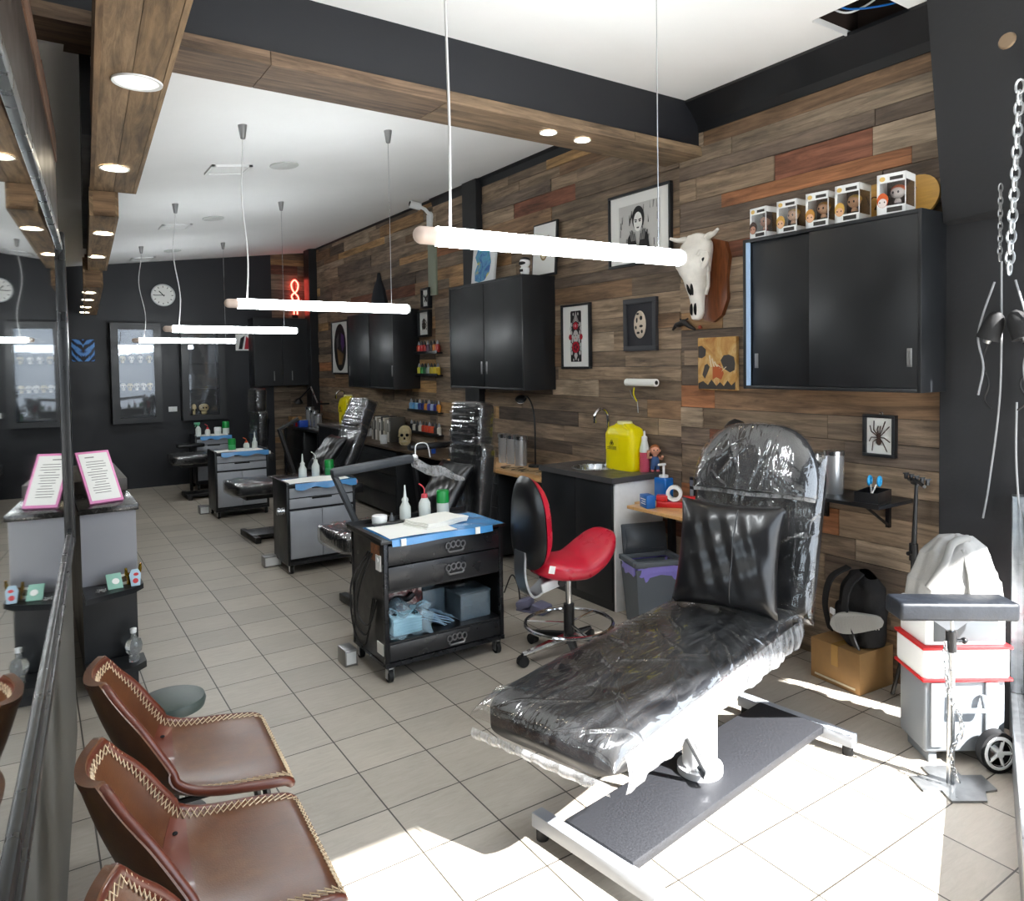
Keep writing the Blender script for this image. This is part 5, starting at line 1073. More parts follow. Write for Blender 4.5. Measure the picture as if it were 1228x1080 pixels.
def dress(x0, w, y, zt, who, items):
    t = thing('blue_liner', 'blue film with white paper spread on '+who, 'film', (x0, y, zt)); mb = MB()
    mb.sheet(lambda u, v: (lerp(.0, w, u), lerp(-.03, .30, v), .003+.002*math.sin(u*17)), 20, 10); mb.sheet(lambda u, v: (lerp(.04, w, u), -.031-.006*v, .003-.055*v*(.8+.2*math.sin(u*15))), 30, 5); mb.build('film', liner, t, smooth=80)
    mb = MB(); mb.sheet(lambda u, v: (lerp(.0, w*.9, u), lerp(-.025, .24, v), .008+.003*math.sin(u*7+v*4)), 14, 8, .002); mb.build('paper', mt['paper'], t, smooth=80)
    for nm, lb, dx, dy, h, r, cm, kd, tint in items: squeeze(nm, lb+' '+who, (x0+dx, y+dy, zt), h, r, cm, kd, tint)
dress(1.65, .54, 5.87, .716, 'the grey trolley by the middle chair', [
 ('squeeze_bottle', 'cone nozzle bottle with a green band on', .20, .30, .20, .032, mt['bottle'], 'cone', None), ('wash_bottle', 'milky wash bottle with a bent spout on', .31, .30, .21, .032, mt['bottle'], 'wash', None), ('soap_tub', 'green capped bottle on', .43, .31, .13, .037, mt['green'], 'tub', '#3fae66')])
dress(1.64, .54, 8.54, .716, 'the grey trolley second from the back', [
 ('soap_tub', 'green capped squat bottle on', .20, .20, .13, .04, mt['green'], 'tub', '#3fae66'), ('wash_bottle', 'orange capped wash bottle on', .36, .22, .13, .032, M('orange_cap', '#d3512a', .4), 'wash', None), ('squeeze_bottle', 'tall white nozzle bottle on', .45, .22, .19, .03, mt['bottle'], 'cone', None)])
dress(1.82, .44, 10.75, .716, 'the grey trolley at the back wall', [
 ('spray_bottle', 'white spray bottle with green trigger on', .04, .1, .2, .035, M('pale_green_trigger', '#5fae86', .4), 'spray', None), ('wash_bottle', 'red capped wash bottle on', .16, .12, .16, .035, mt['red'], 'wash', None), ('cream_jar', 'round white tub on', .29, .12, .11, .045, mt['white'], 'tub', None), ('soap_tub', 'green capped bottle on', .40, .14, .18, .045, mt['green'], 'tub', None)])
# grey step boxes of the foot pedals and plug boxes on the floor
for lb, loc, sz in (('grey metal foot pedal box beside the middle grey trolley', (1.60, 6.25, 0), (.14, .10, .09)), ('grey plug box on the floor behind the knuckle handled trolley', (1.40, 3.93, 0), (.07, .12, .09)), ('grey plug box on the floor by the grey trolley second from the back', (1.57, 8.98, 0), (.1, .12, .09))):
    t = thing('floor_box', lb, 'box', loc); mb = MB(); mb.bx(-sz[0]/2, sz[0]/2, -sz[1]/2, sz[1]/2, 0, sz[2], .004); mb.build('housing', mt['nickel'], t); mb = MB(); mb.bx(-sz[0]/2+.008, sz[0]/2-.008, -sz[1]/2-.002, -sz[1]/2, .012, sz[2]-.012); mb.build('face_plate', mt['white'], t)

# -- red saddle stool
st = thing('saddle_stool', 'red saddle seat stool with black backed red backrest and chrome foot ring', 'stool', (2.44, 3.27, 0), 0)
redv = M('red_vinyl', '#c01a34', .3, var=.08, vscale=6, bmp=.08, bscale=120, coat=.25)
def saddle(u, v):
    a = 2*PI*u; q = .62; ca, sa = math.cos(a), math.sin(a); t = -1+2*v
    s = (1-abs(t)**3.2)**.5 if abs(t) < 1 else 0
    x = t*.255; w_ = (.175+.03*t)*s; y = w_*math.copysign(abs(ca)**q, ca); hz = .052*s*math.copysign(abs(sa)**q, sa)
    z = .525+.165*max(0, t)**1.4+.02*max(0, -t)**2 - .055*(1-abs(t))*0 + .03*(1-(abs(y)/.19)**2)*(1 if sa > 0 else .2)*s
    return (x+.02, y, z+hz-.02)
SM = Matrix.Rotation(-.06, 4, 'Z')
mb = MB(); mb.M = SM; mb.sheet(saddle, 36, 30); bmesh.ops.remove_doubles(mb.bm, verts=mb.bm.verts, dist=.0004); mb.build('seat', redv, st, smooth=75)
def back(rad, yoff, th):
    def f(u, v):
        a = 2*PI*u; z = math.sin(a); y = math.cos(a)
        zz = .25*math.copysign(abs(z)**.75, z)*rad*v; yy2 = (.175-.03*z)*math.copysign(abs(y)**.75, y)*rad*v
        return (yoff+.10*(yy2/.155)**2*.2 + th*(1-v**6), yy2, .79+zz)
    return f
for nm, mm, x0, th in (('back_pad', redv, -.27, .085), ('back_shell', mt['pillow'], -.275, -.035)):
    mb = MB(); mb.M = SM; mb.sheet(back(1.0, x0, th), 40, 10); bmesh.ops.remove_doubles(mb.bm, verts=mb.bm.verts, dist=.0004); mb.build(nm, mm, st, smooth=75)
mb = MB(); mb.M = SM
mb.sheet(lambda u, v: (lambda p: (p[0], p[1]+lerp(-.055, .055, v), p[2]))(bez([(-.30, 0, .64), (-.30, 0, .50), (-.255, 0, .40), (-.17, 0, .44), (-.09, 0, .505)], 5)[min(20, int(u*20))]), 20, 6, .012); mb.build('back_bracket', M('cast_aluminium', '#b4b8bd', .3, 1.0), st, smooth=60)
mb = MB(); mb.M = SM; mb.bx(-.14, .12, -.06, .06, .475, .50, .006); mb.box((-.15, -.07, .45), (.14, .02, .05), .006, rot=(0, -.2, 0)); mb.build('seat_mechanism', M('white_mechanism', '#d9dadb', .4), st)
mb = MB(); mb.M = SM; mb.cyl((-.10, -.09, .455), (-.10, -.07, .455), .022, n=18); mb.build('lever_knob', mt['powder'], st)
mb = MB(); mb.M = SM; mb.box((-.21, -.165, .56), (.045, .004, .04), .001, rot=(0, .3, .25)); mb.build('maker_tag', mt['paper'], st)
mb = MB(); mb.cyl((0, 0, .3), (0, 0, .48), .018); mb.build('gas_piston', mt['chrome'], st); mb = MB(); mb.cyl((0, 0, .08), (0, 0, .30), .03, n=20); mb.build('column', mt['powder'], st)
for k in range(5):
    a = 2*PI*k/5+.5; c_, s_ = math.cos(a), math.sin(a)
    mb = MB(); mb.tube([(0, 0, .115), (c_*.15, s_*.15, .09), (c_*.29, s_*.29, .065)], .02, 8, rs=[.03, .022, .016]); mb.build('base_leg', mt['powder'] if k % 2 else mt['chrome'], st)
    mb = MB(); mb.cyl((c_*.29-.02*s_, s_*.29+.02*c_, .03), (c_*.29+.02*s_, s_*.29-.02*c_, .03), .03, n=18); mb.cyl((c_*.29, s_*.29, .03), (c_*.29, s_*.29, .07), .01); mb.build('caster', mt['rubber'], st)
mb = MB(); mb.tube([(.245*math.cos(a), .245*math.sin(a), .19) for a in [i*PI/24 for i in range(48)]], .011, 8, True)
for a in (.3, .3+2*PI/3, .3+4*PI/3): mb.tube([(.02*math.cos(a), .02*math.sin(a), .19), (.245*math.cos(a), .245*math.sin(a), .19)], .007, 6)
mb.build('foot_ring', mt['chrome'], st)

# -- sink cabinet and what stands on it
sk = thing('sink_cabinet', 'black and white sink cabinet with a grey worktop, behind the red stool', 'cabinet', (3.12, 3.665, 0))
CW, CD = .43, .82
mb = MB(); mb.bx(0, CW, .018, CD, .0, .85, .001); mb.build('body', mt['satin'], sk); mb = MB(); mb.bx(.004, CW, 0, .018, .0, .85, .001); mb.build('side_panel', mt['wgloss'], sk)
mb = MB(); mb.bx(-.012, -.001, .022, CD*.5-.002, .06, .85, .001); mb.build('door', mt['satin'], sk); mb = MB(); mb.bx(-.012, -.001, CD*.5+.002, CD, .06, .85, .001); mb.build('door', mt['satin'], sk)
cnt = M('charcoal_worktop', '#4a494a', .4, var=.15, vscale=14)
mb = MB(); cx, cy, rr = .22, .47, .158; n = 40
outer = [(-.03, -.012), (CW, -.012), (CW, CD+.01), (-.03, CD+.01)]
def ray_rect(a):
    dx, dy = math.cos(a), math.sin(a); ts = []
    if dx > 1e-9: ts.append((CW-cx)/dx)
    if dx < -1e-9: ts.append((-.03-cx)/dx)
    if dy > 1e-9: ts.append((CD+.01-cy)/dy)
    if dy < -1e-9: ts.append((-.012-cy)/dy)
    t_ = min(ts); return cx+dx*t_, cy+dy*t_
angs = sorted([2*PI*i/n for i in range(n)]+[math.atan2(y-cy, x-cx) % (2*PI) for x, y in outer])
L1 = []; 
for zt in (.888, .85): L1.append(([mb._v((*ray_rect(a), zt)) for a in angs], [mb._v((cx+rr*math.cos(a), cy+rr*math.sin(a), zt)) for a in angs]))
mb.bridge(L1[0][0], L1[0][1]); mb.bridge(L1[1][1], L1[1][0]); mb.bridge(L1[1][0], L1[0][0]); mb.bridge(L1[0][1], L1[1][1]); mb.build('worktop', cnt, sk)
mb = MB(); mb.lathe([(rr+.016, .889), (rr+.012, .893), (rr-.004, .89), (rr-.016, .82), (rr-.05, .77), (.02, .765), (0, .765)], (cx, cy, 0), 40, cap=False); mb.build('basin', mt['steel'], sk, smooth=50)
fc = thing('mixer_tap', 'tall chrome arched tap at the back of the sink', 'tap', (3.47, 4.14, .888))
mb = MB(); mb.cyl((0, 0, 0), (0, 0, .12), .024, n=20); mb.cyl((0, 0, .0), (0, 0, .012), .032, n=20); mb.build('body', mt['chrome'], fc); mb = MB(); mb.tube(bez([(0, 0, .12), (0, 0, .33), (-.02, .0, .40), (-.07, .0, .42), (-.12, .0, .38), (-.125, 0, .32)], 6), .012, 10); mb.build('spout', mt['chrome'], fc); mb = MB(); mb.tube([(.0, -.024, .09), (.0, -.06, .13)], .007, 8); mb.build('lever', mt['chrome'], fc)
yj = thing('sharps_container', 'big yellow plastic sharps jug beside the sink tap', 'container', (3.445, 3.93, .888))
yj.scale = (.9, .9, .9)
mb = MB()
def jug(u, v):
    z = v*.36; a = 2*PI*u; q = .42; ca, sa = math.cos(a), math.sin(a)
    k = interp([(0, .96), (.05, 1), (.74, 1.02), (.88, .9), (1, .42)], v); return (.085*k*math.copysign(abs(ca)**q, ca), .165*k*math.copysign(abs(sa)**q, sa), z)
mb.sheet(jug, 40, 26); mb.lathe([(0, .0), (.05, 0)], n=20); mb.prism([(.075*c_, .15*s_) for c_, s_ in [(math.cos(a), math.sin(a)) for a in [i*PI/10 for i in range(20)]]], .004); mb.build('body', mt['yellow'], yj, smooth=60)
mb = MB(); mb.lathe([(0, .375), (.05, .375), (.052, .36), (.05, .352), (0, .352)], n=28, cap=False, sy=1.35); mb.build('lid', M('pale_yellow_lid', '#f5efb0', .4), yj)
mb = MB(); mb.tube(bez([(-.03, -.13, .30), (-.06, -.12, .315), (-.06, -.06, .345), (-.02, -.04, .35)], 5), .012, 8); mb.build('handle', mt['yellow'], yj)
mb = MB(); mb.bx(-.0895, -.087, -.02, .12, .15, .25); mb.build('warning_label', M('label_yellow', '#e8d800', .5), yj)
mb = MB(); fx_ = -.0905
for k in range(3):
    a = PI/2+k*2*PI/3; mb.tube([(fx_, .055+.011*math.cos(a)+.011*math.cos(b2), .208+.011*math.sin(a)+.011*math.sin(b2)) for b2 in [i*PI/6 for i in range(12)]], .0018, 5, True)
mb.tube([(fx_, .055+.009*math.cos(b2), .208+.009*math.sin(b2)) for b2 in [i*PI/6 for i in range(12)]], .0014, 5, True)
for k in range(4): mb.bx(fx_, fx_+.001, .0, .11-.02*(k % 2), .158+.007*k, .161+.007*k)
mb.build('hazard_mark', ink, yj)
sp_ = thing('squeeze_dispenser', 'clear bottle of pink liquid with white flip nozzle beside the yellow jug', 'bottle', (3.46, 3.745, .888))
mb = MB(); mb.lathe([(0, .001), (.035, .001), (.036, .02), (.035, .135), (0, .135)], n=24, cap=False); mb.build('pink_liquid', M('pink_soap', '#d65a72', .25, trans=.2), sp_); mb = MB(); mb.lathe([(.036, .135), (.034, .16), (.022, .205), (.018, .22), (0, .22)], n=24, cap=False); mb.build('shoulder', mt['bottle'], sp_); mb = MB(); mb.lathe([(0, .218), (.02, .218), (.02, .24), (.008, .248), (.006, .28), (0, .282)], n=16, cap=False); mb.build('nozzle', mt['white'], sp_)
tw = thing('tweezers', 'yellow handled scissors hung on the boards behind the yellow jug', 'scissors', (3.56, 3.93, 1.36)); mb = MB(); mb.tube(bez([(0, 0, 0), (-.01, .02, .05), (-.01, .015, .1)], 4), .005, 6); mb.build('yellow_handle', mt['yellow'], tw); mb = MB(); mb.tube(bez([(0, 0, 0), (-.012, .035, .04), (-.01, .055, .08)], 4), .005, 6); mb.build('grey_handle', mt['nickel'], tw); mb = MB(); mb.tube([(.005, 0, 0), (.005, -.01, -.08)], .004, 6); mb.build('blades', mt['steel'], tw)
# baby doll
dl = thing('baby_doll', 'small baby doll in blue dungarees standing at the end of the sink worktop', 'doll', (3.46, 3.66, .889), -.6)
dl.location = (3.50, 3.685, .889)
mb = MB(); mb.ell((0, 0, .148), (.034, .032, .034)); mb.ell((0, -.031, .142), (.006, .006, .005), 8, 6); mb.ell((-.034, 0, .145), (.006, .008, .01), 8, 6); mb.ell((.034, 0, .145), (.006, .008, .01), 8, 6); mb.tube([(.022, 0, .1), (.045, -.01, .09), (.046, -.03, .11)], .009, 8); mb.tube([(-.022, 0, .1), (-.05, -.01, .1), (-.05, -.03, .135)], .009, 8); mb.ell((-.05, -.032, .143), (.011, .01, .012), 10, 6); mb.cyl((0, 0, .1), (0, 0, .125), .014); mb.build('body', mt['skin'], dl, smooth=70)
mb = MB(); mb.lathe([(0, .045), (.026, .045), (.03, .07), (.026, .098), (.016, .108), (0, .108)], n=16, cap=False); mb.tube([(-.014, 0, .06), (-.018, 0, .018)], .014, 10); mb.tube([(.014, 0, .06), (.018, 0, .018)], .014, 10); mb.build('dungarees', mt['denim'], dl, smooth=60)
mb = MB(); mb.ell((0, .006, .162), (.034, .03, .026)); mb.build('hair', M('ginger_hair', '#9c5a2e', .7), dl)
for sx in (-1, 1):
    mb = MB(); mb.ell((sx*.018, -.006, .009), (.014, .022, .009), 12, 8); mb.build('shoe', M('pink_shoe', '#c96a70', .5), dl); mb = MB(); mb.ell((sx*.012, -.030, .153), (.004, .003, .005), 8, 6); mb.build('eye', ink, dl)

# -- waste bin with a swing lid and purple liner
bn = thing('waste_bin', 'grey waste bin with its lid tipped open over a purple liner', 'bin', (3.20, 3.40, 0), -.32)
bm_ = M('bin_grey', '#5c6268', .45)
mb = MB(); a = [mb._v(p) for p in ((-.135,-.1,0),(.135,-.1,0),(.135,.1,0),(-.135,.1,0))]; b2 = [mb._v(p) for p in ((-.165,-.125,.37),(.165,-.125,.37),(.165,.125,.37),(-.165,.125,.37))]; c2_ = [mb._v(p) for p in ((-.158,-.118,.37),(.158,-.118,.37),(.158,.118,.37),(-.158,.118,.37))]; d2 = [mb._v(p) for p in ((-.13,-.095,.01),(.13,-.095,.01),(.13,.095,.01),(-.13,.095,.01))]
mb._f(a[::-1]); mb.bridge(a, b2); mb.bridge(b2, c2_); mb.bridge(c2_, d2); mb._f(d2); mb.build('bin_body', bm_, bn)
lin = M('purple_liner', '#8a7fd0', .4, bmp=.6, bscale=30, sheen=.2)
mb = MB(); 
def lin_f(u, v):
    a = 2*PI*u; ca, sa = math.cos(a), math.sin(a); q = .3; k = 1+.012*math.sin(a*13)
    x = .17*k*math.copysign(abs(ca)**q, ca); y = .13*k*math.copysign(abs(sa)**q, sa)
    if v < .4: t_ = v/.4; return (x*1.0, y, .335+.012*math.sin(a*7)+t_*(.05))
    t_ = (v-.4)/.6; return (x*(1-.14*t_), y*(1-.14*t_), .385-.16*t_)
mb.sheet(lin_f, 80, 12); mb.build('liner', lin, bn, smooth=80)
mb = MB()
for q in ((-.175, .175, -.135, -.09), (-.175, .175, .1, .135), (-.175, -.14, -.09, .1), (.14, .175, -.09, .1)): mb.bx(q[0], q[1], q[2], q[3], .385, .415, .004)
mb.build('rim', bm_, bn)
mb = MB(); mb.M = T(0, .105, .415, 0, 0, -1.2+PI/2-.55); mb.box((0, .0, .095), (.31, .016, .19), .007); mb.box((0, -.009, .095), (.26, .006, .14), .003); mb.build('lid', M('dark_bin_lid', '#3b4046', .3), bn)

# -- workbench to the right of the sink
bd = thing('workbench', 'pale wood topped bench on black legs beside the white cabinet side', 'bench', (3.20, 2.55, 0))
mb = MB(); mb.bx(.06, .355, 0, 1.08, .70, .72, .002); mb.bx(-.06, .06, .30, 1.02, .70, .72, .002); mb.build('top', mt['woodlt'], bd)
for x, y in ((.09, .04), (.32, .04), (.32, 1.0), (.09, .62)):
    mb = MB(); mb.bx(x-.02, x+.02, y-.02, y+.02, 0, .70); mb.build('leg', mt['powder'], bd)
ws = thing('wall_shelf', 'small black bracketed shelf carrying canisters right of the near bed backrest', 'shelf', (3.56, 2.2, .93))
mb = MB(); mb.bx(-.30, 0, -.27, .30, 0, .018, .002); mb.build('board', mt['satin'], ws)
for y in (-.15, .2):
    mb = MB(); mb.bx(-.02, 0, y-.01, y+.01, -.14, 0); mb.tube([(-.01, y, -.13), (-.22, y, -.005)], .008, 6); mb.build('bracket', mt['powder'], ws)
bb = thing('soap_dispenser', 'blue pump soap bottle on the bench beside the white cabinet side', 'bottle', (3.42, 3.52, .721))
mb = MB(); mb.bx(-.04, .04, -.055, .055, 0, .16, .012, 3); mb.build('body', M('blue_gel', '#1b6fc6', .2, trans=.15, coat=.3), bb); mb = MB(); mb.cyl((0, 0, .16), (0, 0, .175), .03); mb.cyl((0, 0, .175), (0, 0, .24), .008); mb.box((-.015, .0, .245), (.06, .02, .014), .004); mb.build('pump', mt['white'], bb)
tp = thing('tape_dispenser', 'red tape dispenser holding a white roll on the bench', 'dispenser', (3.34, 3.33, .721), -.9)
mb = MB(); mb.bx(-.12, .12, -.03, .03, 0, .035, .004); mb.bx(-.12, -.05, -.03, .03, .035, .075, .004); mb.bx(.04, .12, -.03, .03, .035, .07, .004); mb.build('base', mt['red'], tp); mb = MB(); mb.lathe([(.03, -.02), (.05, -.02), (.05, .02), (.03, .02), (.03, -.02)], n=26, cap=False); o = mb.build('tape_roll', mt['white'], tp, (-.01, 0, .088), (PI/2, 0, 0))
xb = thing('needle_box', 'small blue and white carton before the blue soap bottle', 'box', (3.20, 3.44, .721), -.3); mb = MB(); mb.bx(-.03, .03, -.05, .05, 0, .08, .001); mb.build('carton', mt['blue'], xb); mb = MB(); mb.bx(-.0312, -.03, -.035, .035, .052, .058); mb.bx(-.0312, -.03, -.035, .02, .038, .043); mb.bx(-.0312, -.03, -.035, .03, .024, .029); mb.build('print', mt['paper'], xb)
tm = thing('steel_flask', 'brushed steel flask with a loop handle behind the near bed headrest', 'flask', (3.46, 3.17, .721))
mb = MB(); mb.lathe([(0, 0), (.038, 0), (.04, .01), (.04, .25), (.026, .30), (.022, .33), (0, .33)], n=24, cap=False); mb.build('body', mt['steel'], tm); mb = MB(); mb.lathe([(0, .33), (.027, .33), (.027, .375), (0, .375)], n=20, cap=False); mb.build('cap', mt['steel'], tm); mb = MB(); mb.tube([(0, .026*math.cos(a), .365+.045*math.sin(a)) for a in [i*PI/10 for i in range(11)]], .004, 6); mb.build('loop', mt['copper'] if 'copper' in mt else M('tan_loop', '#a9835e', .5), tm)
ra = thing('handset', 'black cordless handset standing against the boards at the bench end', 'phone', (3.53, 3.36, .721)); mb = MB(); mb.bx(-.015, .015, -.025, .025, 0, .17, .008); mb.build('body', mt['powder'], ra); mb = MB(); mb.bx(-.017, -.015, -.016, .016, .11, .15); mb.build('screen', mt['nickel'], ra); mb = MB(); mb.bx(-.0165, -.015, -.014, .014, .03, .09); mb.build('keypad', mt['grey'], ra)
lp = thing('desk_lamp', 'black domed lamp peeking over the near bed headrest', 'lamp', (3.48, 2.86, .721))
mb = MB(); mb.tube(bez([(0, 0, .0), (.0, 0, .3), (-.02, .02, .5), (-.03, .05, .545)], 6), .008, 8); mb.build('arm', mt['powder'], lp); mb = MB(); mb.lathe([(0, .075), (.03, .072), (.055, .045), (.07, 0), (.066, 0), (.05, .04), (0, .066)], n=24, cap=False); mb.build('shade', mt['powder'], lp, (-.05, .07, .50), (.2, .3, 0)); mb = MB(); mb.cyl((0, 0, 0), (0, 0, .015), .06); mb.build('base', mt['powder'], lp)
for k, (y, r_, hh) in enumerate(((2.38, .045, .20), (2.27, .05, .22))):
    t = thing('steel_canister', ['steel canister on the small black wall shelf, half behind the bed headrest', 'steel canister on the small black wall shelf nearest the spider frame'][k], 'canister', (3.42, y, .949), 0, 'steel canisters on the wall shelf'); mb = MB(); mb.lathe([(0, 0), (r_, 0), (r_, hh*.9), (0, hh*.9)], n=28, cap=False); mb.build('body', mt['can'], t); mb = MB(); mb.lathe([(0, hh*.9), (r_*1.03, hh*.9), (r_*1.03, hh), (0, hh)], n=28, cap=False); mb.build('lid', mt['steel'], t)
og = thing('desk_organiser', 'black mesh organiser on the end of the small black wall shelf', 'organiser', (3.33, 2.00, .949), .2); mb = MB(); tub(mb, .09, .055, .06); mb.bx(-.1, .0, -.06, .06, .0, .012); mb.build('tray', mt['powder'], og)
sc_ = thing('scissors', 'blue handled scissors in the black organiser', 'scissors', (3.33, 2.00, .965), .3)
for sy in (-1, 1):
    mb = MB(); mb.tube([(.03+.026*math.cos(a), .0+sy*.022, .085+.02*math.sin(a)) for a in [i*PI/9 for i in range(18)]], .007, 8, True); mb.build('handle', M('sky_blue_plastic', '#2f9fd8', .35), sc_)
mb = MB(); mb.tube([(.01, .012, .07), (-.03, -.004, .01)], .005, 6); mb.tube([(.01, -.012, .07), (-.03, .004, .01)], .005, 6); mb.build('blades', mt['steel'], sc_)
# ================================================================ FAR BENCHES, INKS, THE CLUTTER AT THE STREET END
def bench(label, y0, y1, z, topm, x0=3.12, x1=3.555, under=True):
    t = thing('workbench', label, 'bench', (x0, y0, 0)); L = y1-y0; w = x1-x0
    mb = MB(); mb.bx(0, w, 0, L, z-.025, z, .002); mb.build('top', topm, t)
    for x, y in ((.03, .03), (w-.03, .03), (.03, L-.03), (w-.03, L-.03)):
        mb = MB(); mb.bx(x-.02, x+.02, y-.02, y+.02, 0, z-.025); mb.build('leg', mt['powder'], t)
    mb = MB(); mb.bx(w-.02, w, .05, L-.05, .1, z-.025); mb.build('back_panel', mt['powder'], t)
    if under:
        mb = MB(); mb.bx(.04, w-.03, L*.45, L-.06, .05, z-.05, .003); mb.build('drawer_block', mt['satin'], t)
        for k in range(3):
            mb = MB(); mb.bx(.028, .04, L*.45+.01, L-.07, .07+k*.2, .25+k*.2, .002); mb.build('drawer', mt['satin'], t)
    return t
bench('pale topped workbench with a drawing under the double door wall cabinet', 4.51, 6.02, .775, mt['woodlt'])
bench('dark workbench with books and a skull under the far wall cabinet', 6.06, 8.70, .77, M('dark_brown_top', '#4a3c2e', .4, var=.2, vscale=10))
bench('farthest workbench in the corner, cluttered with boxes', 9.72, 11.35, .77, mt['satin'])
s2 = thing('sink_cabinet', 'second, far sink cabinet with a white side, behind the reclined chair', 'cabinet', (3.12, 8.76, 0))
mb = MB(); mb.bx(0, .42, .018, .9, 0, .86); mb.build('body', mt['satin'], s2); mb = MB(); mb.bx(.004, .42, 0, .018, 0, .86); mb.build('side_panel', mt['wgloss'], s2); mb = MB(); mb.bx(-.02, .425, -.01, .91, .86, .89, .002); mb.build('worktop', cnt, s2)
mb = MB(); mb.lathe([(.17, .891), (.165, .896), (.15, .892), (.0, .8915)], (.2, .55, 0), 30, cap=False); mb.build('basin', mt['steel'], s2)
j2 = dup(yj, (3.40, 9.30, .891), 0, 'smaller looking yellow sharps jug on the far sink cabinet'); j2.scale = (1, 1, 1)
dup(fc, (3.47, 9.60, .891), 0, 'chrome arched tap on the far sink cabinet')
# things on the pale bench
CAN = []
def canister(y, x, z, r_, hh, label, grp):
    t = thing('steel_canister', label, 'canister', (x, y, z), 0, grp); mb = MB(); mb.lathe([(0, 0), (r_, 0), (r_, hh*.88), (0, hh*.88)], n=26, cap=False); mb.build('body', mt['can'], t); mb = MB(); mb.lathe([(0, hh*.88), (r_*1.04, hh*.88), (r_*1.04, hh), (0, hh)], n=26, cap=False); mb.build('lid', mt['steel'], t)
for k, y in enumerate((5.50, 5.37, 5.24)): canister(y, 3.42, .777, .055, .25, 'steel lidded canister on the pale bench, %s' % ('half hidden by the tattoo chair', 'middle one of the three', 'nearest the black swivel lamp')[k], 'steel canisters on the pale bench')
for k, y in enumerate((10.75, 10.55, 10.38)): canister(y, 3.35, .772, .06, .28-.04*k, 'steel canister on the farthest bench, %s' % ('tallest and leftmost', 'middle one', 'shortest and rightmost')[k], 'steel canisters on the farthest bench')
lc = thing('swivel_lamp', 'thin black swivel lamp with a white lit face on the pale bench', 'lamp', (3.46, 5.08, .777))
mb = MB(); mb.lathe([(0, 0), (.06, 0), (.058, .018), (0, .02)], n=24, cap=False); mb.build('base', mt['powder'], lc); mb = MB(); mb.tube(bez([(0, 0, .01), (.0, 0, .35), (-.0, .03, .50), (-.0, .10, .58), (-.0, .16, .57)], 6), .007, 8); mb.build('gooseneck', mt['powder'], lc)
mb = MB(); mb.lathe([(0, 0), (.045, 0), (.05, .012), (.03, .03), (0, .035)], n=22, cap=False); mb.build('head', mt['powder'], lc, (-.01, .19, .555), (.5, -.5, 0)); mb = MB(); mb.lathe([(0, -.002), (.04, -.002), (.04, .002), (0, .002)], n=22, cap=False); mb.build('lamp_face', M('pale_led_face', '#eef2f4', .4, emit=(1, 1, 1, 1), estr=.8), lc, (-.012, .189, .552), (.5, -.5, 0))
dr_ = thing('flash_sheet', 'line drawing sheet lying on the pale bench', 'drawing', (3.28, 4.95, .776), .1); mb = MB(); mb.bx(-.1, .1, -.3, .3, 0, .004); mb.build('sheet', M('tan_sheet', '#c9a678', .5), dr_); mb = MB()
random.seed(21)
for k in range(7): mb.tube(bez([(random.uniform(-.08, .08), -.26+.08*k, .005), (random.uniform(-.08, .08), -.22+.08*k, .005), (random.uniform(-.08, .08), -.19+.08*k, .005), (random.uniform(-.08, .08), -.17+.08*k, .005)], 5), .0025, 4)
mb.build('ink_lines', ink, dr_)
bl = thing('film_roll', 'scrunched clear film lying near the front corner of the pale bench', 'film', (3.22, 4.60, .777)); mb = MB(); mb.sheet(lambda u, v: (-.05+.1*u, -.07+.14*v, .012+.012*math.sin(9*u)*math.sin(8*v)+.006*math.sin(17*u+5*v)), 18, 18); mb.build('film', mt['film'], bl, smooth=80)
# dark bench: tape roll, bottle, mug, books, skull
t = thing('tape_roll', 'roll of white tape standing on the dark bench behind the raised armrest', 'tape', (3.35, 6.28, .771), .3); mb = MB(); mb.M = Matrix.Translation((0, 0, .06)) @ Matrix.Rotation(PI/2, 4, 'Y'); mb.lathe([(.038, -.02), (.06, -.02), (.06, .02), (.038, .02), (.038, -.02)], n=26, cap=False); mb.build('roll', mt['white'], t)
squeeze('ink_pot', 'small blue bottle on the dark bench by the tape roll', (3.25, 6.55, .771), .1, .022, mt['blue'], 'tub', '#1d4fb0')
t = thing('mug', 'white mug on the dark bench left of the skull', 'mug', (3.22, 7.72, .771)); mb = MB(); mb.lathe([(0, 0), (.038, 0), (.042, .1), (.036, .1), (.033, .008), (0, .008)], n=24, cap=False); mb.build('cup', mt['white'], t); mb = MB(); mb.tube([(.04*0, -.04-.022*math.sin(a), .055+.03*math.cos(a)) for a in [i*PI/8 for i in range(9)]], .006, 6); mb.build('handle', mt['white'], t)
BK = ['#b9b4aa', '#3a3733', '#d8d4cb', '#8c8478', '#e3e0d8', '#2b2a2c', '#cfc7b4', '#a29b90', '#dcd8d0', '#4b4740']
for k in range(10):
    y = 8.32-.058*k; h = .25+.03*((k*7) % 4)/3; o = thing('book', ['pale grey book, leftmost in the row on the dark bench', 'thin black book, second from the left in the bench row', 'cream book, third from the left in the bench row', 'taupe book, fourth from the left in the bench row', 'off white book, fifth from the left in the bench row', 'black book in the middle of the bench row', 'sand coloured book, fourth from the right in the bench row', 'grey book, third from the right in the bench row', 'white spined book, second from the right in the bench row', 'dark brown book, rightmost in the bench row'][k], 'book', (3.42, y, .771), 0, 'books on the dark bench')
    mb = MB(); mb.bx(-.09, .09, -.026, .026, 0, h, .002); mb.build('cover', M('book_cover', BK[k], .6), o); mb = MB(); mb.bx(-.0912, -.09, -.012, .012, h*.45, h*.85); mb.build('spine_title', grey1 if k % 2 else ink, o)
hs = thing('skull', 'life size human skull on the dark bench beside the books', 'skull', (3.36, 7.46, .771), -.5)
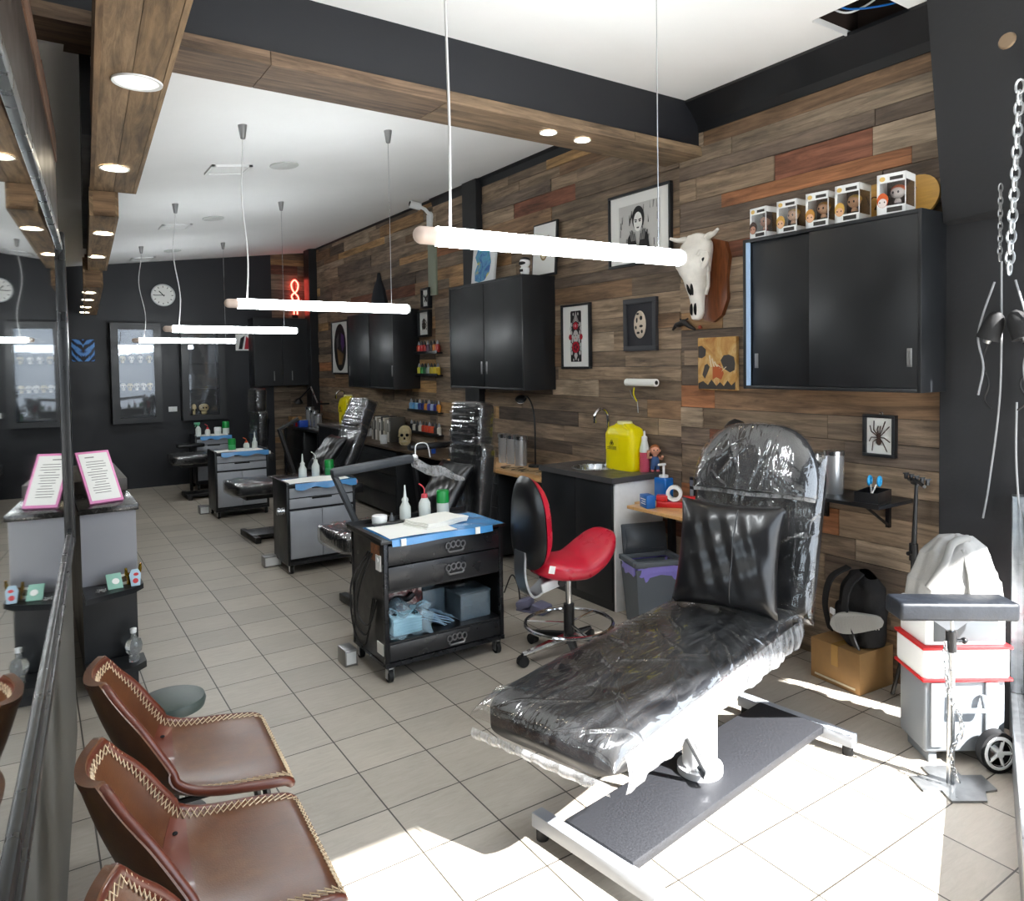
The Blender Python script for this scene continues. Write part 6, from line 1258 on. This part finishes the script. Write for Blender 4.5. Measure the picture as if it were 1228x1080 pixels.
mb = MB(); mb.ell((0, .02, .135), (.072, .092, .078), 22, 16); mb.ell((0, -.03, .10), (.056, .05, .06), 18, 12)
mb.lathe([(0, .0), (.034, 0), (.044, .02), (.05, .05), (.046, .08), (0, .085)], (0, -.03, 0), 18, sy=1.15, cap=False)
for sx in (-1, 1): mb.tube([(sx*.052, -.055, .10), (sx*.066, -.02, .10), (sx*.066, .03, .11)], .009, 8); mb.tube([(sx*.03, -.075, .015), (sx*.05, -.04, .03), (sx*.055, .0, .075)], .012, 8)
mb.build('cranium', mt['oldbone'], hs, smooth=60)
for sx in (-1, 1):
    mb = MB(); mb.ell((sx*.028, -.072, .112), (.018, .016, .017), 14, 10); mb.build('eye_socket', mt['dark'], hs)
mb = MB(); mb.lathe([(0, 0), (.012, .004), (.009, .02), (0, .032)], (0, -.084, .064), 10, sy=.6); mb.build('nose_hollow', mt['dark'], hs)
for z_ in (.042, .052):
    mb = MB()
    for i in range(8): a = -.9+1.8*i/7; mb.ell((.034*math.sin(a), -.045-.042*math.cos(a), z_), (.005, .005, .006), 8, 6)
    mb.build('tooth_row', M('teeth', '#ddd2b4', .4), hs)
mb = MB(); mb.tube([(.036*math.sin(-.9+.18*i), -.046-.042*math.cos(-.9+.18*i), .047) for i in range(11)], .002, 5); mb.build('bite_line', mt['dark'], hs)
# farthest corner: cartons and a jointed lamp
for nm, lb, loc, sz, mm in (('carton', 'open brown carton at the left end of the farthest bench', (3.25, 11.15, .771), (.14, .2, .13), mt['card']), ('glove_box', 'blue box on the farthest bench beside the brown carton', (3.25, 10.97, .771), (.12, .12, .08), mt['blue']), ('glove_box', 'red box on the farthest bench between the two blue ones', (3.22, 10.83, .771), (.1, .1, .06), mt['red']), ('glove_box', 'round cornered blue box nearest the canisters on the farthest bench', (3.22, 10.68, .771), (.12, .12, .1), M('deep_blue_box', '#2450b8', .4))):
    t = thing(nm, lb, 'box', loc, 0); mb = MB(); mb.bx(-sz[0]/2, sz[0]/2, -sz[1]/2, sz[1]/2, 0, sz[2], .004); mb.build('carton_body', mm, t); mb = MB(); mb.bx(-sz[0]/2+.01, sz[0]/2-.01, -sz[1]/2+.02, sz[1]/2-.02, sz[2], sz[2]+.002); mb.build('slot', mt['dark'] if nm == 'carton' else mt['paper'], t)
t = thing('jointed_lamp', 'jointed black arm lamp clamped in the far corner above the farthest bench', 'lamp', (3.40, 10.55, 1.12))
mb = MB(); mb.tube([(0, 0, 0), (0, .28, .22)], .012, 8); mb.build('lower_arm', mt['steel'], t); mb = MB(); mb.tube([(0, .28, .22), (-.1, .55, .03)], .012, 8); mb.build('upper_arm', mt['powder'], t); mb = MB(); mb.lathe([(.02, .06), (.07, 0), (.064, 0), (.015, .055)], n=18, cap=False); mb.build('shade', mt['powder'], t, (-.1, .57, -.01), (.4, 0, 0)); mb = MB(); mb.cyl((.0, 0, -.02), (.17, 0, -.02), .014); mb.build('wall_bracket', mt['powder'], t)
t = thing('wall_dispenser', 'white domed fitting on the boards at the edge of the far wall cabinet', 'dispenser', (3.53, 9.05, 1.46)); mb = MB(); mb.ell((0, 0, 0), (.03, .05, .1)); mb.build('body', mt['white'], t)

# ink shelves and their bottles
ROWS = [('top', 1.775, ['#e8892c', '#e8892c', '#e9a13a', '#d94a2a', '#c8262c', '#c4352f', '#6e4a5e', '#3a3238', '#d98a3a', '#b5322c'], ['amber', 'amber', 'yellow orange', 'orange red', 'crimson', 'brick red', 'plum', 'near black', 'tan orange', 'dark red']),
        ('second', 1.535, ['#1f7a55', '#2c8a5a', '#b8c23a', '#d6cf45', '#3f9a4c', '#2a6a44', '#a9b6b4', '#c9b43a', '#e0c83a', '#d8b82e'], ['teal green', 'sea green', 'lime', 'lemon', 'leaf green', 'forest green', 'pale grey', 'mustard', 'yellow', 'gold']),
        ('third', 1.14, ['#7fb2d6', '#5d9ccf', '#8fbfe0', '#3a4f9a', '#2b2f6e', '#d08a3a', '#47479a', '#9fb0d6', '#35357a', '#e0902e'], ['light blue', 'sky blue', 'powder blue', 'royal blue', 'navy', 'copper', 'violet blue', 'lavender', 'indigo', 'orange']),
        ('bottom', .90, ['#26262a', '#c9c6bd', '#2a2a2e', '#d9d4c8', '#c9402e', '#e0563a', '#d84a34', '#e8623f', '#3a3436', '#d8d2c6'], ['black', 'ivory', 'charcoal', 'cream', 'scarlet', 'coral', 'vermilion', 'bright coral', 'dark grey', 'white'])]
ORD = ['first', 'second', 'third', 'fourth', 'fifth', 'sixth', 'seventh', 'eighth', 'ninth', 'tenth']
capb = M('smoky_cap', '#3a3c40', .3); inkmats = {}
for rn, z, cols, names in ROWS:
    sh = thing('ink_shelf', rn+' ink shelf on the boards beside the double door wall cabinet', 'shelf', (3.57, 7.32, z-.015)); mb = MB(); mb.bx(-.065, 0, -.38, .38, 0, .014, .001); mb.bx(-.068, -.062, -.38, .38, 0, .03); mb.build('board', mt['satin'], sh)
    for i, (c_, n_) in enumerate(zip(cols, names)):
        y = 7.66-.0755*i; t = thing('ink_bottle', '%s ink bottle, %s from the left on the %s ink shelf' % (n_, ORD[i], rn), 'ink bottle', (3.535, y, z), 0, 'ink bottles on the %s shelf' % rn)
        mb = MB(); mb.lathe([(0, 0), (.023, 0), (.024, .01), (.024, .072), (.012, .085), (0, .085)], n=14, cap=False); mb.build('body', M('ink_'+n_.replace(' ', '_'), c_, .3), t)
        mb = MB(); mb.lathe([(0, .084), (.014, .084), (.013, .1), (.004, .125), (0, .125)], n=12, cap=False); mb.build('cap', capb if i % 3 else mt['grey'], t)
# foot pedal behind the red stool
t = thing('foot_pedal', 'purple grey foot pedal on the floor behind the red stool', 'pedal', (2.70, 4.02, 0), .4); pm = M('purple_grey_plastic', '#77778f', .4)
mb = MB(); mb.box((0, -.07, .035), (.13, .1, .05), .015, rot=(.2, 0, 0)); mb.build('treadle', pm, t); mb = MB(); mb.box((0, .06, .045), (.12, .1, .06), .02, rot=(-.3, 0, .2)); mb.build('treadle', pm, t); mb = MB(); mb.tube(bez([(0, .1, .05), (.02, .13, .15), (.05, .2, .2), (.1, .3, .05)], 5), .005, 6); mb.build('cord', mt['cable_b'], t); mb = MB(); mb.bx(-.05, .05, -.11, .1, 0, .014, .003); mb.build('base', pm, t)
for gt, x in ((g2, .575), (g3, .575)):
    mb = MB(); mb.bx(x, x+.07, .05, .3, .58, .66, .002); mb.build('side_rack', mt['powder'], gt)
    for k in range(3):
        mb = MB(); mb.bx(x+.012+.018*k*0+.0, x+.03, .06+.07*k, .09+.07*k, .66, .69); mb.build('rack_block', M('pinkish_block', '#b98a86', .5) if gt is g2 else mt['paper'], gt)

# ---------------------------------------------------------------- street end clutter
cb = thing('cardboard_box', 'taped brown cardboard box on the floor under the black backpack', 'box', (3.42, 2.17, 0), -.08)
mb = MB(); mb.bx(-.13, .13, -.145, .145, 0, .205, .003); mb.build('carton', mt['card'], cb); mb = MB(); mb.bx(-.131, .131, -.02, .02, .1, .2065); mb.build('packing_tape', M('clear_brown_tape', '#b38b50', .2, coat=.5), cb); mb = MB(); mb.bx(-.1315, -.13, -.12, .12, .018, .028); mb.build('pale_strip', M('pale_strip', '#cbbfa4', .6), cb)
bp_ = thing('backpack', 'black backpack with webbing straps slumped on the cardboard box', 'backpack', (3.44, 2.12, .215), -.5)
bk_m = M('black_nylon', '#121215', .75, bmp=.4, bscale=150)
mb = MB(); mb.M = T(.0, 0, .17, 0, 0, .25)
def sack(u, v):
    a = 2*PI*u; q = .6; ca, sa = math.cos(a), math.sin(a); z = -.17+.36*v; k = interp([(0, .75), (.12, 1), (.6, .95), (.9, .7), (1, .35)], v)
    return (.085*k*math.copysign(abs(ca)**q, ca), .15*k*math.copysign(abs(sa)**q, sa)+.006*math.sin(9*v+4*u), z)
mb.sheet(sack, 32, 20); mb.build('sack', bk_m, bp_, smooth=70); mb = MB(); mb.M = T(-.075, 0, .13, 0, 0, .25); mb.box((0, 0, -.04), (.07, .2, .17), .03, 3); mb.build('front_pocket', bk_m, bp_)
for sy in (-1, 1):
    mb = MB(); P_ = bez([(-.04, sy*.06, .36), (-.12, sy*.085, .30), (-.145, sy*.1, .18), (-.12, sy*.12, .07), (-.1, sy*.13, .015)], 6); mb.sheet(lambda u, v: P_[int(round(u*24))]+Vector((0, (v-.5)*.05, 0)), 24, 2, .008); mb.build('strap', bk_m, bp_, smooth=60)
mb = MB(); mb.M = T(-.15, .02, .15); mb.box((0, 0, 0), (.012, .04, .03), .003); mb.build('buckle', mt['white'], bp_)
sh_ = thing('sneaker', 'black sneaker with a ribbed white sole lying sideways on the backpack', 'shoe', (3.265, 2.045, .36))
SX, SZ = Vector((.50, -.83, .16)).normalized(), Vector((.82, .50, .05)).normalized(); SY = SZ.cross(SX).normalized(); SZ = SX.cross(SY)
SHM = Matrix(((SX.x, SY.x, SZ.x, 0), (SX.y, SY.y, SZ.y, 0), (SX.z, SY.z, SZ.z, 0), (0, 0, 0, 1)))
mb = MB(); mb.M = SHM
mb.sheet(lambda u, v: (lambda a, t_: ((-1+2*t_)*.115, (.036+.008*math.sin(t_*5))*(1-abs(-1+2*t_)**4)**.5*math.cos(a), .03+(.012 if math.sin(a) < 0 else .05*(1-t_*.55))*math.sin(a)*(1-abs(-1+2*t_)**6)**.5))(2*PI*u, v), 28, 20); mb.build('upper', bk_m, sh_, smooth=70)
mb = MB(); mb.M = SHM; out_ = [((-1+2*i/24)*.122, (.043+.009*math.sin(i/24*5))*(1-abs(-1+2*i/24)**5)**.5) for i in range(25)]; mb.prism(out_+[(x, -y) for x, y in out_[::-1]][1:-1], .022, Matrix.Translation((0, 0, .0)))
for k in range(16): mb.bx(-.1+.0128*k, -.094+.0128*k, -.034, .034, -.006, 0)
mb.build('sole', M('grey_white_sole', '#a4a4a1', .7), sh_)
# light stand with clips
ls = thing('light_stand', 'thin black stand with a clip bar in front of the clad wall', 'stand', (3.44, 1.86, 0))
mb = MB(); mb.tube([(0, 0, .02), (0, 0, .72), (.012, -.006, 1.05)], .0095, 10, rs=[.014, .013, .008]); mb.build('pole', mt['powder'], ls)
for k, a in enumerate((2.2, 3.3, 4.4)):
    mb = MB(); mb.tube([(0, 0, .42), (.09*math.cos(a), .09*math.sin(a), .02)], .009, 6); mb.build('leg', mt['powder'], ls)
mb = MB(); mb.cyl((0, 0, .68), (0, 0, .76), .02); mb.tube([(-.03, 0, .72), (-.05, 0, .72)], .01, 8); mb.build('clamp_collar', mt['powder'], ls)
mb = MB(); mb.M = T(.012, -.006, 1.05, 0, -.6); mb.tube([(-.02, -.11, 0), (0, 0, .012), (.02, .11, .0)], .009, 6); mb.box((0, 0, .0), (.03, .06, .02), .004); mb.build('clip_bar', mt['powder'], ls)
for k in range(5):
    mb = MB(); mb.M = T(.012, -.006, 1.055, 0, -.6); y = -.1+.05*k; mb.bx(-.008, .008, y-.006, y+.006, 0, .028, .002); mb.bx(-.014, .014, y-.003, y+.003, .024, .03); mb.build('clip', mt['powder'], ls)
# armrest on a post with a chain
ar = thing('armrest_stand', 'padded T armrest on a steel post with a hanging chain in the sun', 'armrest', (2.87, 1.405, 0), -.605)
plate = M('plain_steel_plate', '#8c8e90', .35, .7, var=.2, vscale=20)
mb = MB(); mb.prism([(-.13, -.05), (-.06, -.05), (-.06, -.12), (.07, -.12), (.1, -.06), (.15, -.05), (.15, .05), (.07, .05), (.07, .12), (-.05, .12), (-.05, .05), (-.13, .05)], .008); mb.build('base_plate', plate, ar)
mb = MB(); mb.cyl((0, 0, .008), (0, 0, .45), .014, n=16); mb.cyl((0, 0, .45), (0, 0, .66), .010, n=14); mb.build('post', mt['steel'], ar)
mb = MB(); mb.cyl((0, 0, .52), (0, 0, .60), .02, n=16); mb.tube([(0, 0, .56), (.045, 0, .56)], .008, 8); mb.ell((.05, 0, .56), (.013,)*3); mb.build('height_clamp', mt['powder'], ar)
mb = MB(); mb.prism([(-.09, 0), (.09, 0), (.02, -.05), (-.02, -.05)], .012, Matrix.Translation((0, .006, .655)) @ Matrix.Rotation(PI/2, 4, 'X')); mb.build('pad_bracket', mt['grey'], ar)
mb = MB(); mb.M = T(0, 0, .69, 0.02); mb.bx(-.225, .225, -.065, .065, -.035, .035, .014, 3); mb.build('pad', M('blue_grey_vinyl', '#171b22', .45, bmp=.3, bscale=60, var=.25, vscale=30), ar, smooth=60)
mb = MB(); cpts = bez([(-.03, -.012, .56), (-.035, -.03, .46), (-.02, -.03, .36), (.01, -.035, .30), (.025, -.03, .22), (-.015, -.03, .15), (-.01, -.035, .08), (.01, -.05, .03)], 10)
lk = resample(cpts, .024, False)
for k in range(len(lk)-1):
    d_ = (lk[k+1]-lk[k]).normalized(); c_ = (lk[k]+lk[k+1])/2; s_ = d_.cross(Vector((0, 1, 0) if k % 2 else (1, 0, 0))).normalized()
    mb.tube([c_+d_*.017*math.cos(a)+s_*.009*math.sin(a) for a in [i*PI/6 for i in range(12)]], .0025, 5, True)
mb.build('chain', mt['steel'], ar)
# wheeled tool case with a coat over its top
tc_ = thing('wheeled_case', 'grey and red wheeled tool case standing against the shopfront', 'case', (3.115, 1.52, 0), -.605)
tc_.scale = (.86, .95, .97)
cg = M('case_grey', '#7f8489', .4); mb = MB(); mb.bx(-.19, .19, -.10, .12, .05, .36, .015, 3); mb.build('case_body', cg, tc_)
mb = MB(); mb.bx(-.205, .205, -.115, .13, .36, .50, .02, 3); mb.build('white_tray', mt['white'], tc_)
for z_ in (.362, .495):
    mb = MB(); mb.bx(-.21, .21, -.12, .135, z_-.006, z_+.006, .003); mb.build('red_trim', mt['red'], tc_)
mb = MB(); mb.bx(-.19, .19, -.10, .12, .50, .66, .012); mb.build('upper_box', mt['white'], tc_); mb = MB(); mb.bx(-.15, .15, -.104, -.1, .52, .62, .002); mb.build('dark_window', M('smoked_panel', '#4e5256', .3), tc_)
for x in (-.135, .12):
    mb = MB(); mb.bx(x-.03, x+.03, -.112, -.10, .08, .35, .004); mb.build('rib', M('pale_grey_rib', '#a5a9ad', .4), tc_)
mb = MB(); mb.tube([(-.07, -.115, .30), (-.07, -.13, .24), (.07, -.13, .24), (.07, -.115, .30)], .012, 8); mb.build('handle', cg, tc_)
for x in (.14,):
    mb = MB(); mb.M = T(x-.03, -.155, .085, 0, 0, PI/2); mb.lathe([(.05, -.025), (.085, -.02), (.085, .02), (.05, .025)], n=30, cap=False); wh = mb.build('wheel', mt['rubber'], tc_, smooth=40)
    mb = MB(); mb.M = T(x-.03, -.155, .085, 0, 0, PI/2); mb.lathe([(.072, .021), (.06, .027), (.05, .021)], n=30, cap=False); mb.lathe([(0, .03), (.016, .03), (.016, -.02), (0, -.02)], n=14, cap=False)
    for k in range(5): a = 2*PI*k/5; mb.tube([(.01*math.cos(a), .01*math.sin(a), .02), (.056*math.cos(a), .056*math.sin(a), .02)], .007, 6)
    mb.build('rim', mt['white'], wh)
mb = MB(); mb.cyl((.11, -.13, .085), (.11, .08, .085), .012); mb.build('axle', mt['steel'], tc_)
for x in (-.14,):
    mb = MB(); mb.bx(x-.02, x+.02, -.08, .1, 0, .05, .004); mb.build('foot', cg, tc_)
ct = thing('jacket', 'pale grey jacket heaped over the wheeled tool case', 'jacket', (3.165, 1.555, .643), -.605)
def coat(u, v):
    a = 2*PI*u; k = interp([(0, 1.0), (.25, .96), (.6, .72), (.85, .4), (1, .02)], v); z = interp([(0, -.0), (.3, .08), (.6, .19), (.85, .245), (1, .26)], v)
    f = 1+.06*math.sin(7*a)+.04*math.sin(13*a+1)*(1-v)
    return (.185*k*f*math.cos(a)+.02, .12*k*f*math.sin(a), max(.002, z+.012*math.sin(5*a+3*v)*v*(1-v)*4))
mb = MB(); mb.sheet(coat, 64, 24); mb.build('cloth', M('pale_grey_cloth', '#94928f', .95, bmp=.5, bscale=80, var=.1, vscale=12), ct, smooth=80)
mb = MB(); mb.tube(bez([(-.14, -.09, .06), (-.08, -.1, .16), (-.03, -.07, .235), (.05, -.04, .25)], 6), .016, 8); mb.tube([(.01, -.13, .03), (.012, -.11, .12), (.01, -.07, .21)], .008, 6); mb.build('folds', M('grey_fold', '#83827f', .95), ct, smooth=80)
# chains and hanging leads on the black pier
def chain(name, label, pts, pitch, L_, w_, r_, mat_):
    mb = MB(); lk = resample(bez(pts, 8), pitch, False)
    for k in range(len(lk)-1):
        d_ = (lk[k+1]-lk[k]).normalized(); c_ = (lk[k]+lk[k+1])/2; s_ = d_.cross(Vector((0, 1, 0) if k % 2 else (.8, .6, 0))).normalized()
        mb.tube([c_+d_*L_*math.cos(a)+s_*w_*math.sin(a) for a in [i*PI/7 for i in range(14)]], r_, 6, True)
    t = thing(name, label, 'chain', pts[0]); o = mb.build('links', mat_, t); o.location = -Vector(pts[0]); return t
chain('hanging_chain', 'thick galvanised chain hanging beside the black bulkhead', [(3.29, 1.355, 2.74), (3.31, 1.38, 2.35), (3.33, 1.405, 2.05), (3.34, 1.41, 1.95)], .042, .028, .015, .0055, M('galvanised', '#d3d6d8', .3, 1.0))
chain('hanging_chain', 'thin black chain hanging left of the thick galvanised chain', [(3.36, 1.455, 2.36), (3.37, 1.46, 2.2), (3.38, 1.465, 2.03)], .026, .018, .008, .003, mt['nickel'])
for k, (y, lb) in enumerate(((1.51, 'left black bell shaped socket hanging on the pier'), (1.37, 'right black bell shaped socket hanging on the pier'))):
    t = thing('hanging_socket', lb, 'socket', (3.38, y, 1.72), 0, 'bell shaped sockets on the pier'); sg = 1 if k == 0 else -1
    mb = MB(); mb.lathe([(0, .004), (.038, 0), (.046, .0), (.042, .06), (.03, .105), (.014, .12), (0, .12)], n=20, cap=False); o = mb.build('bell', mt['rubber'], t, (0, 0, 0), (.35*sg, 0, 0)); mb = MB(); mb.lathe([(0, -.02), (.014, -.018), (.018, 0), (.018, .012)], n=16); mb.build('collar', mt['nickel'], t, (0, 0, 0), (.35*sg, 0, 0))
    mb = MB(); mb.tube(bez([(0, 0, -.02), (.0, sg*.02, -.1), (-.01, -sg*.01, -.19), (.0, sg*.012, -.26), (-.005, -sg*.02, -.3)], 7), .0045, 6); mb.build('lead', mt['cable_b'], t)
    mb = MB(); mb.tube(bez([(-.01, sg*-.03+0, .24), (-.02, sg*.012, .1), (-.02, sg*.03, 0), (-.02, sg*.008, -.12), (-.02, sg*.028, -.24)], 7), .0045, 6); mb.build('loop_lead', M('grey_lead', '#8f9194', .4), t)
for lb, pts in (('long pale lead dropping down the left of the black pier', [(3.42, 1.475, 2.05), (3.44, 1.485, 1.5), (3.45, 1.53, 1.1), (3.46, 1.56, .93)]), ('shorter pale lead dropping down the right of the black pier', [(3.44, 1.42, 1.45), (3.44, 1.42, 1.2), (3.44, 1.40, .9), (3.44, 1.39, .7)])):
    t = thing('hanging_lead', lb, 'cable', pts[0]); mb = MB(); mb.tube(bez(pts, 8), .0042, 6); o = mb.build('lead', M('grey_lead', '#9a9c9e', .4), t); o.location = -Vector(pts[0])
t = thing('wall_plug', 'worn round fitting high on the black bulkhead', 'fitting', (3.33, 1.42, 2.93)); mb = MB(); mb.M = T(0, 0, 0, -PI/2+.15); mb.lathe([(.02, 0), (.035, .004), (.03, .012), (.012, .014), (0, .012)], n=18); mb.build('ring', M('rusty_ring', '#8a7660', .5, .6), t)
SKY, SUN, EXPO = 4.0, 28.0, 0.35
# ================================================================ LIGHT AND CAMERA
w = bpy.data.worlds.new('sky'); bpy.context.scene.world = w; w.use_nodes = True
nt = w.node_tree; bg = nt.nodes['Background']
tc = nt.nodes.new('ShaderNodeTexCoord'); sp = nt.nodes.new('ShaderNodeSeparateXYZ'); nt.links.new(tc.outputs['Generated'], sp.inputs[0])
r = nt.nodes.new('ShaderNodeValToRGB'); r.color_ramp.elements[0].position = .45; r.color_ramp.elements[0].color = (.62, .64, .66, 1)
r.color_ramp.elements[1].position = .62; r.color_ramp.elements[1].color = (.78, .88, 1, 1)
mp = nt.nodes.new('ShaderNodeMapRange'); mp.inputs[1].default_value = -1; mp.inputs[2].default_value = 1
nt.links.new(sp.outputs[2], mp.inputs[0]); nt.links.new(mp.outputs[0], r.inputs[0]); nt.links.new(r.outputs[0], bg.inputs[0])
bg.inputs[1].default_value = SKY
d = Vector((-.25*.743, .97*.743, -.669))
l = bpy.data.lights.new('sun', 'SUN'); l.energy = SUN; l.angle = math.radians(.6); l.color = (1, .985, .96)
o = bpy.data.objects.new('sun', l); COL.objects.link(o); o.rotation_euler = d.to_track_quat('-Z', 'Y').to_euler(); o.location = (1, -3, 5)

cam = bpy.data.cameras.new('camera'); co = bpy.data.objects.new('camera', cam); COL.objects.link(co)
cam.sensor_width = 36; cam.lens = 884.27/1228*36; cam.shift_x = -.0254; cam.shift_y = -.06005; cam.clip_start = .02; cam.clip_end = 100
fw = Vector((.56676861, .82313355, -.03499285)); rt = Vector((.82327944, -.56746385, -.01399097)); up = Vector((.03137362, .02087926, .99928962))
co.matrix_world = Matrix(((rt.x, up.x, -fw.x, 0), (rt.y, up.y, -fw.y, 0), (rt.z, up.z, -fw.z, 1.6436), (0, 0, 0, 1)))
sc = bpy.context.scene; sc.camera = co
sc.view_settings.view_transform = 'Standard'; sc.view_settings.look = 'None'; sc.view_settings.exposure = EXPO; sc.view_settings.gamma = 1
sc.view_settings.use_curve_mapping = False
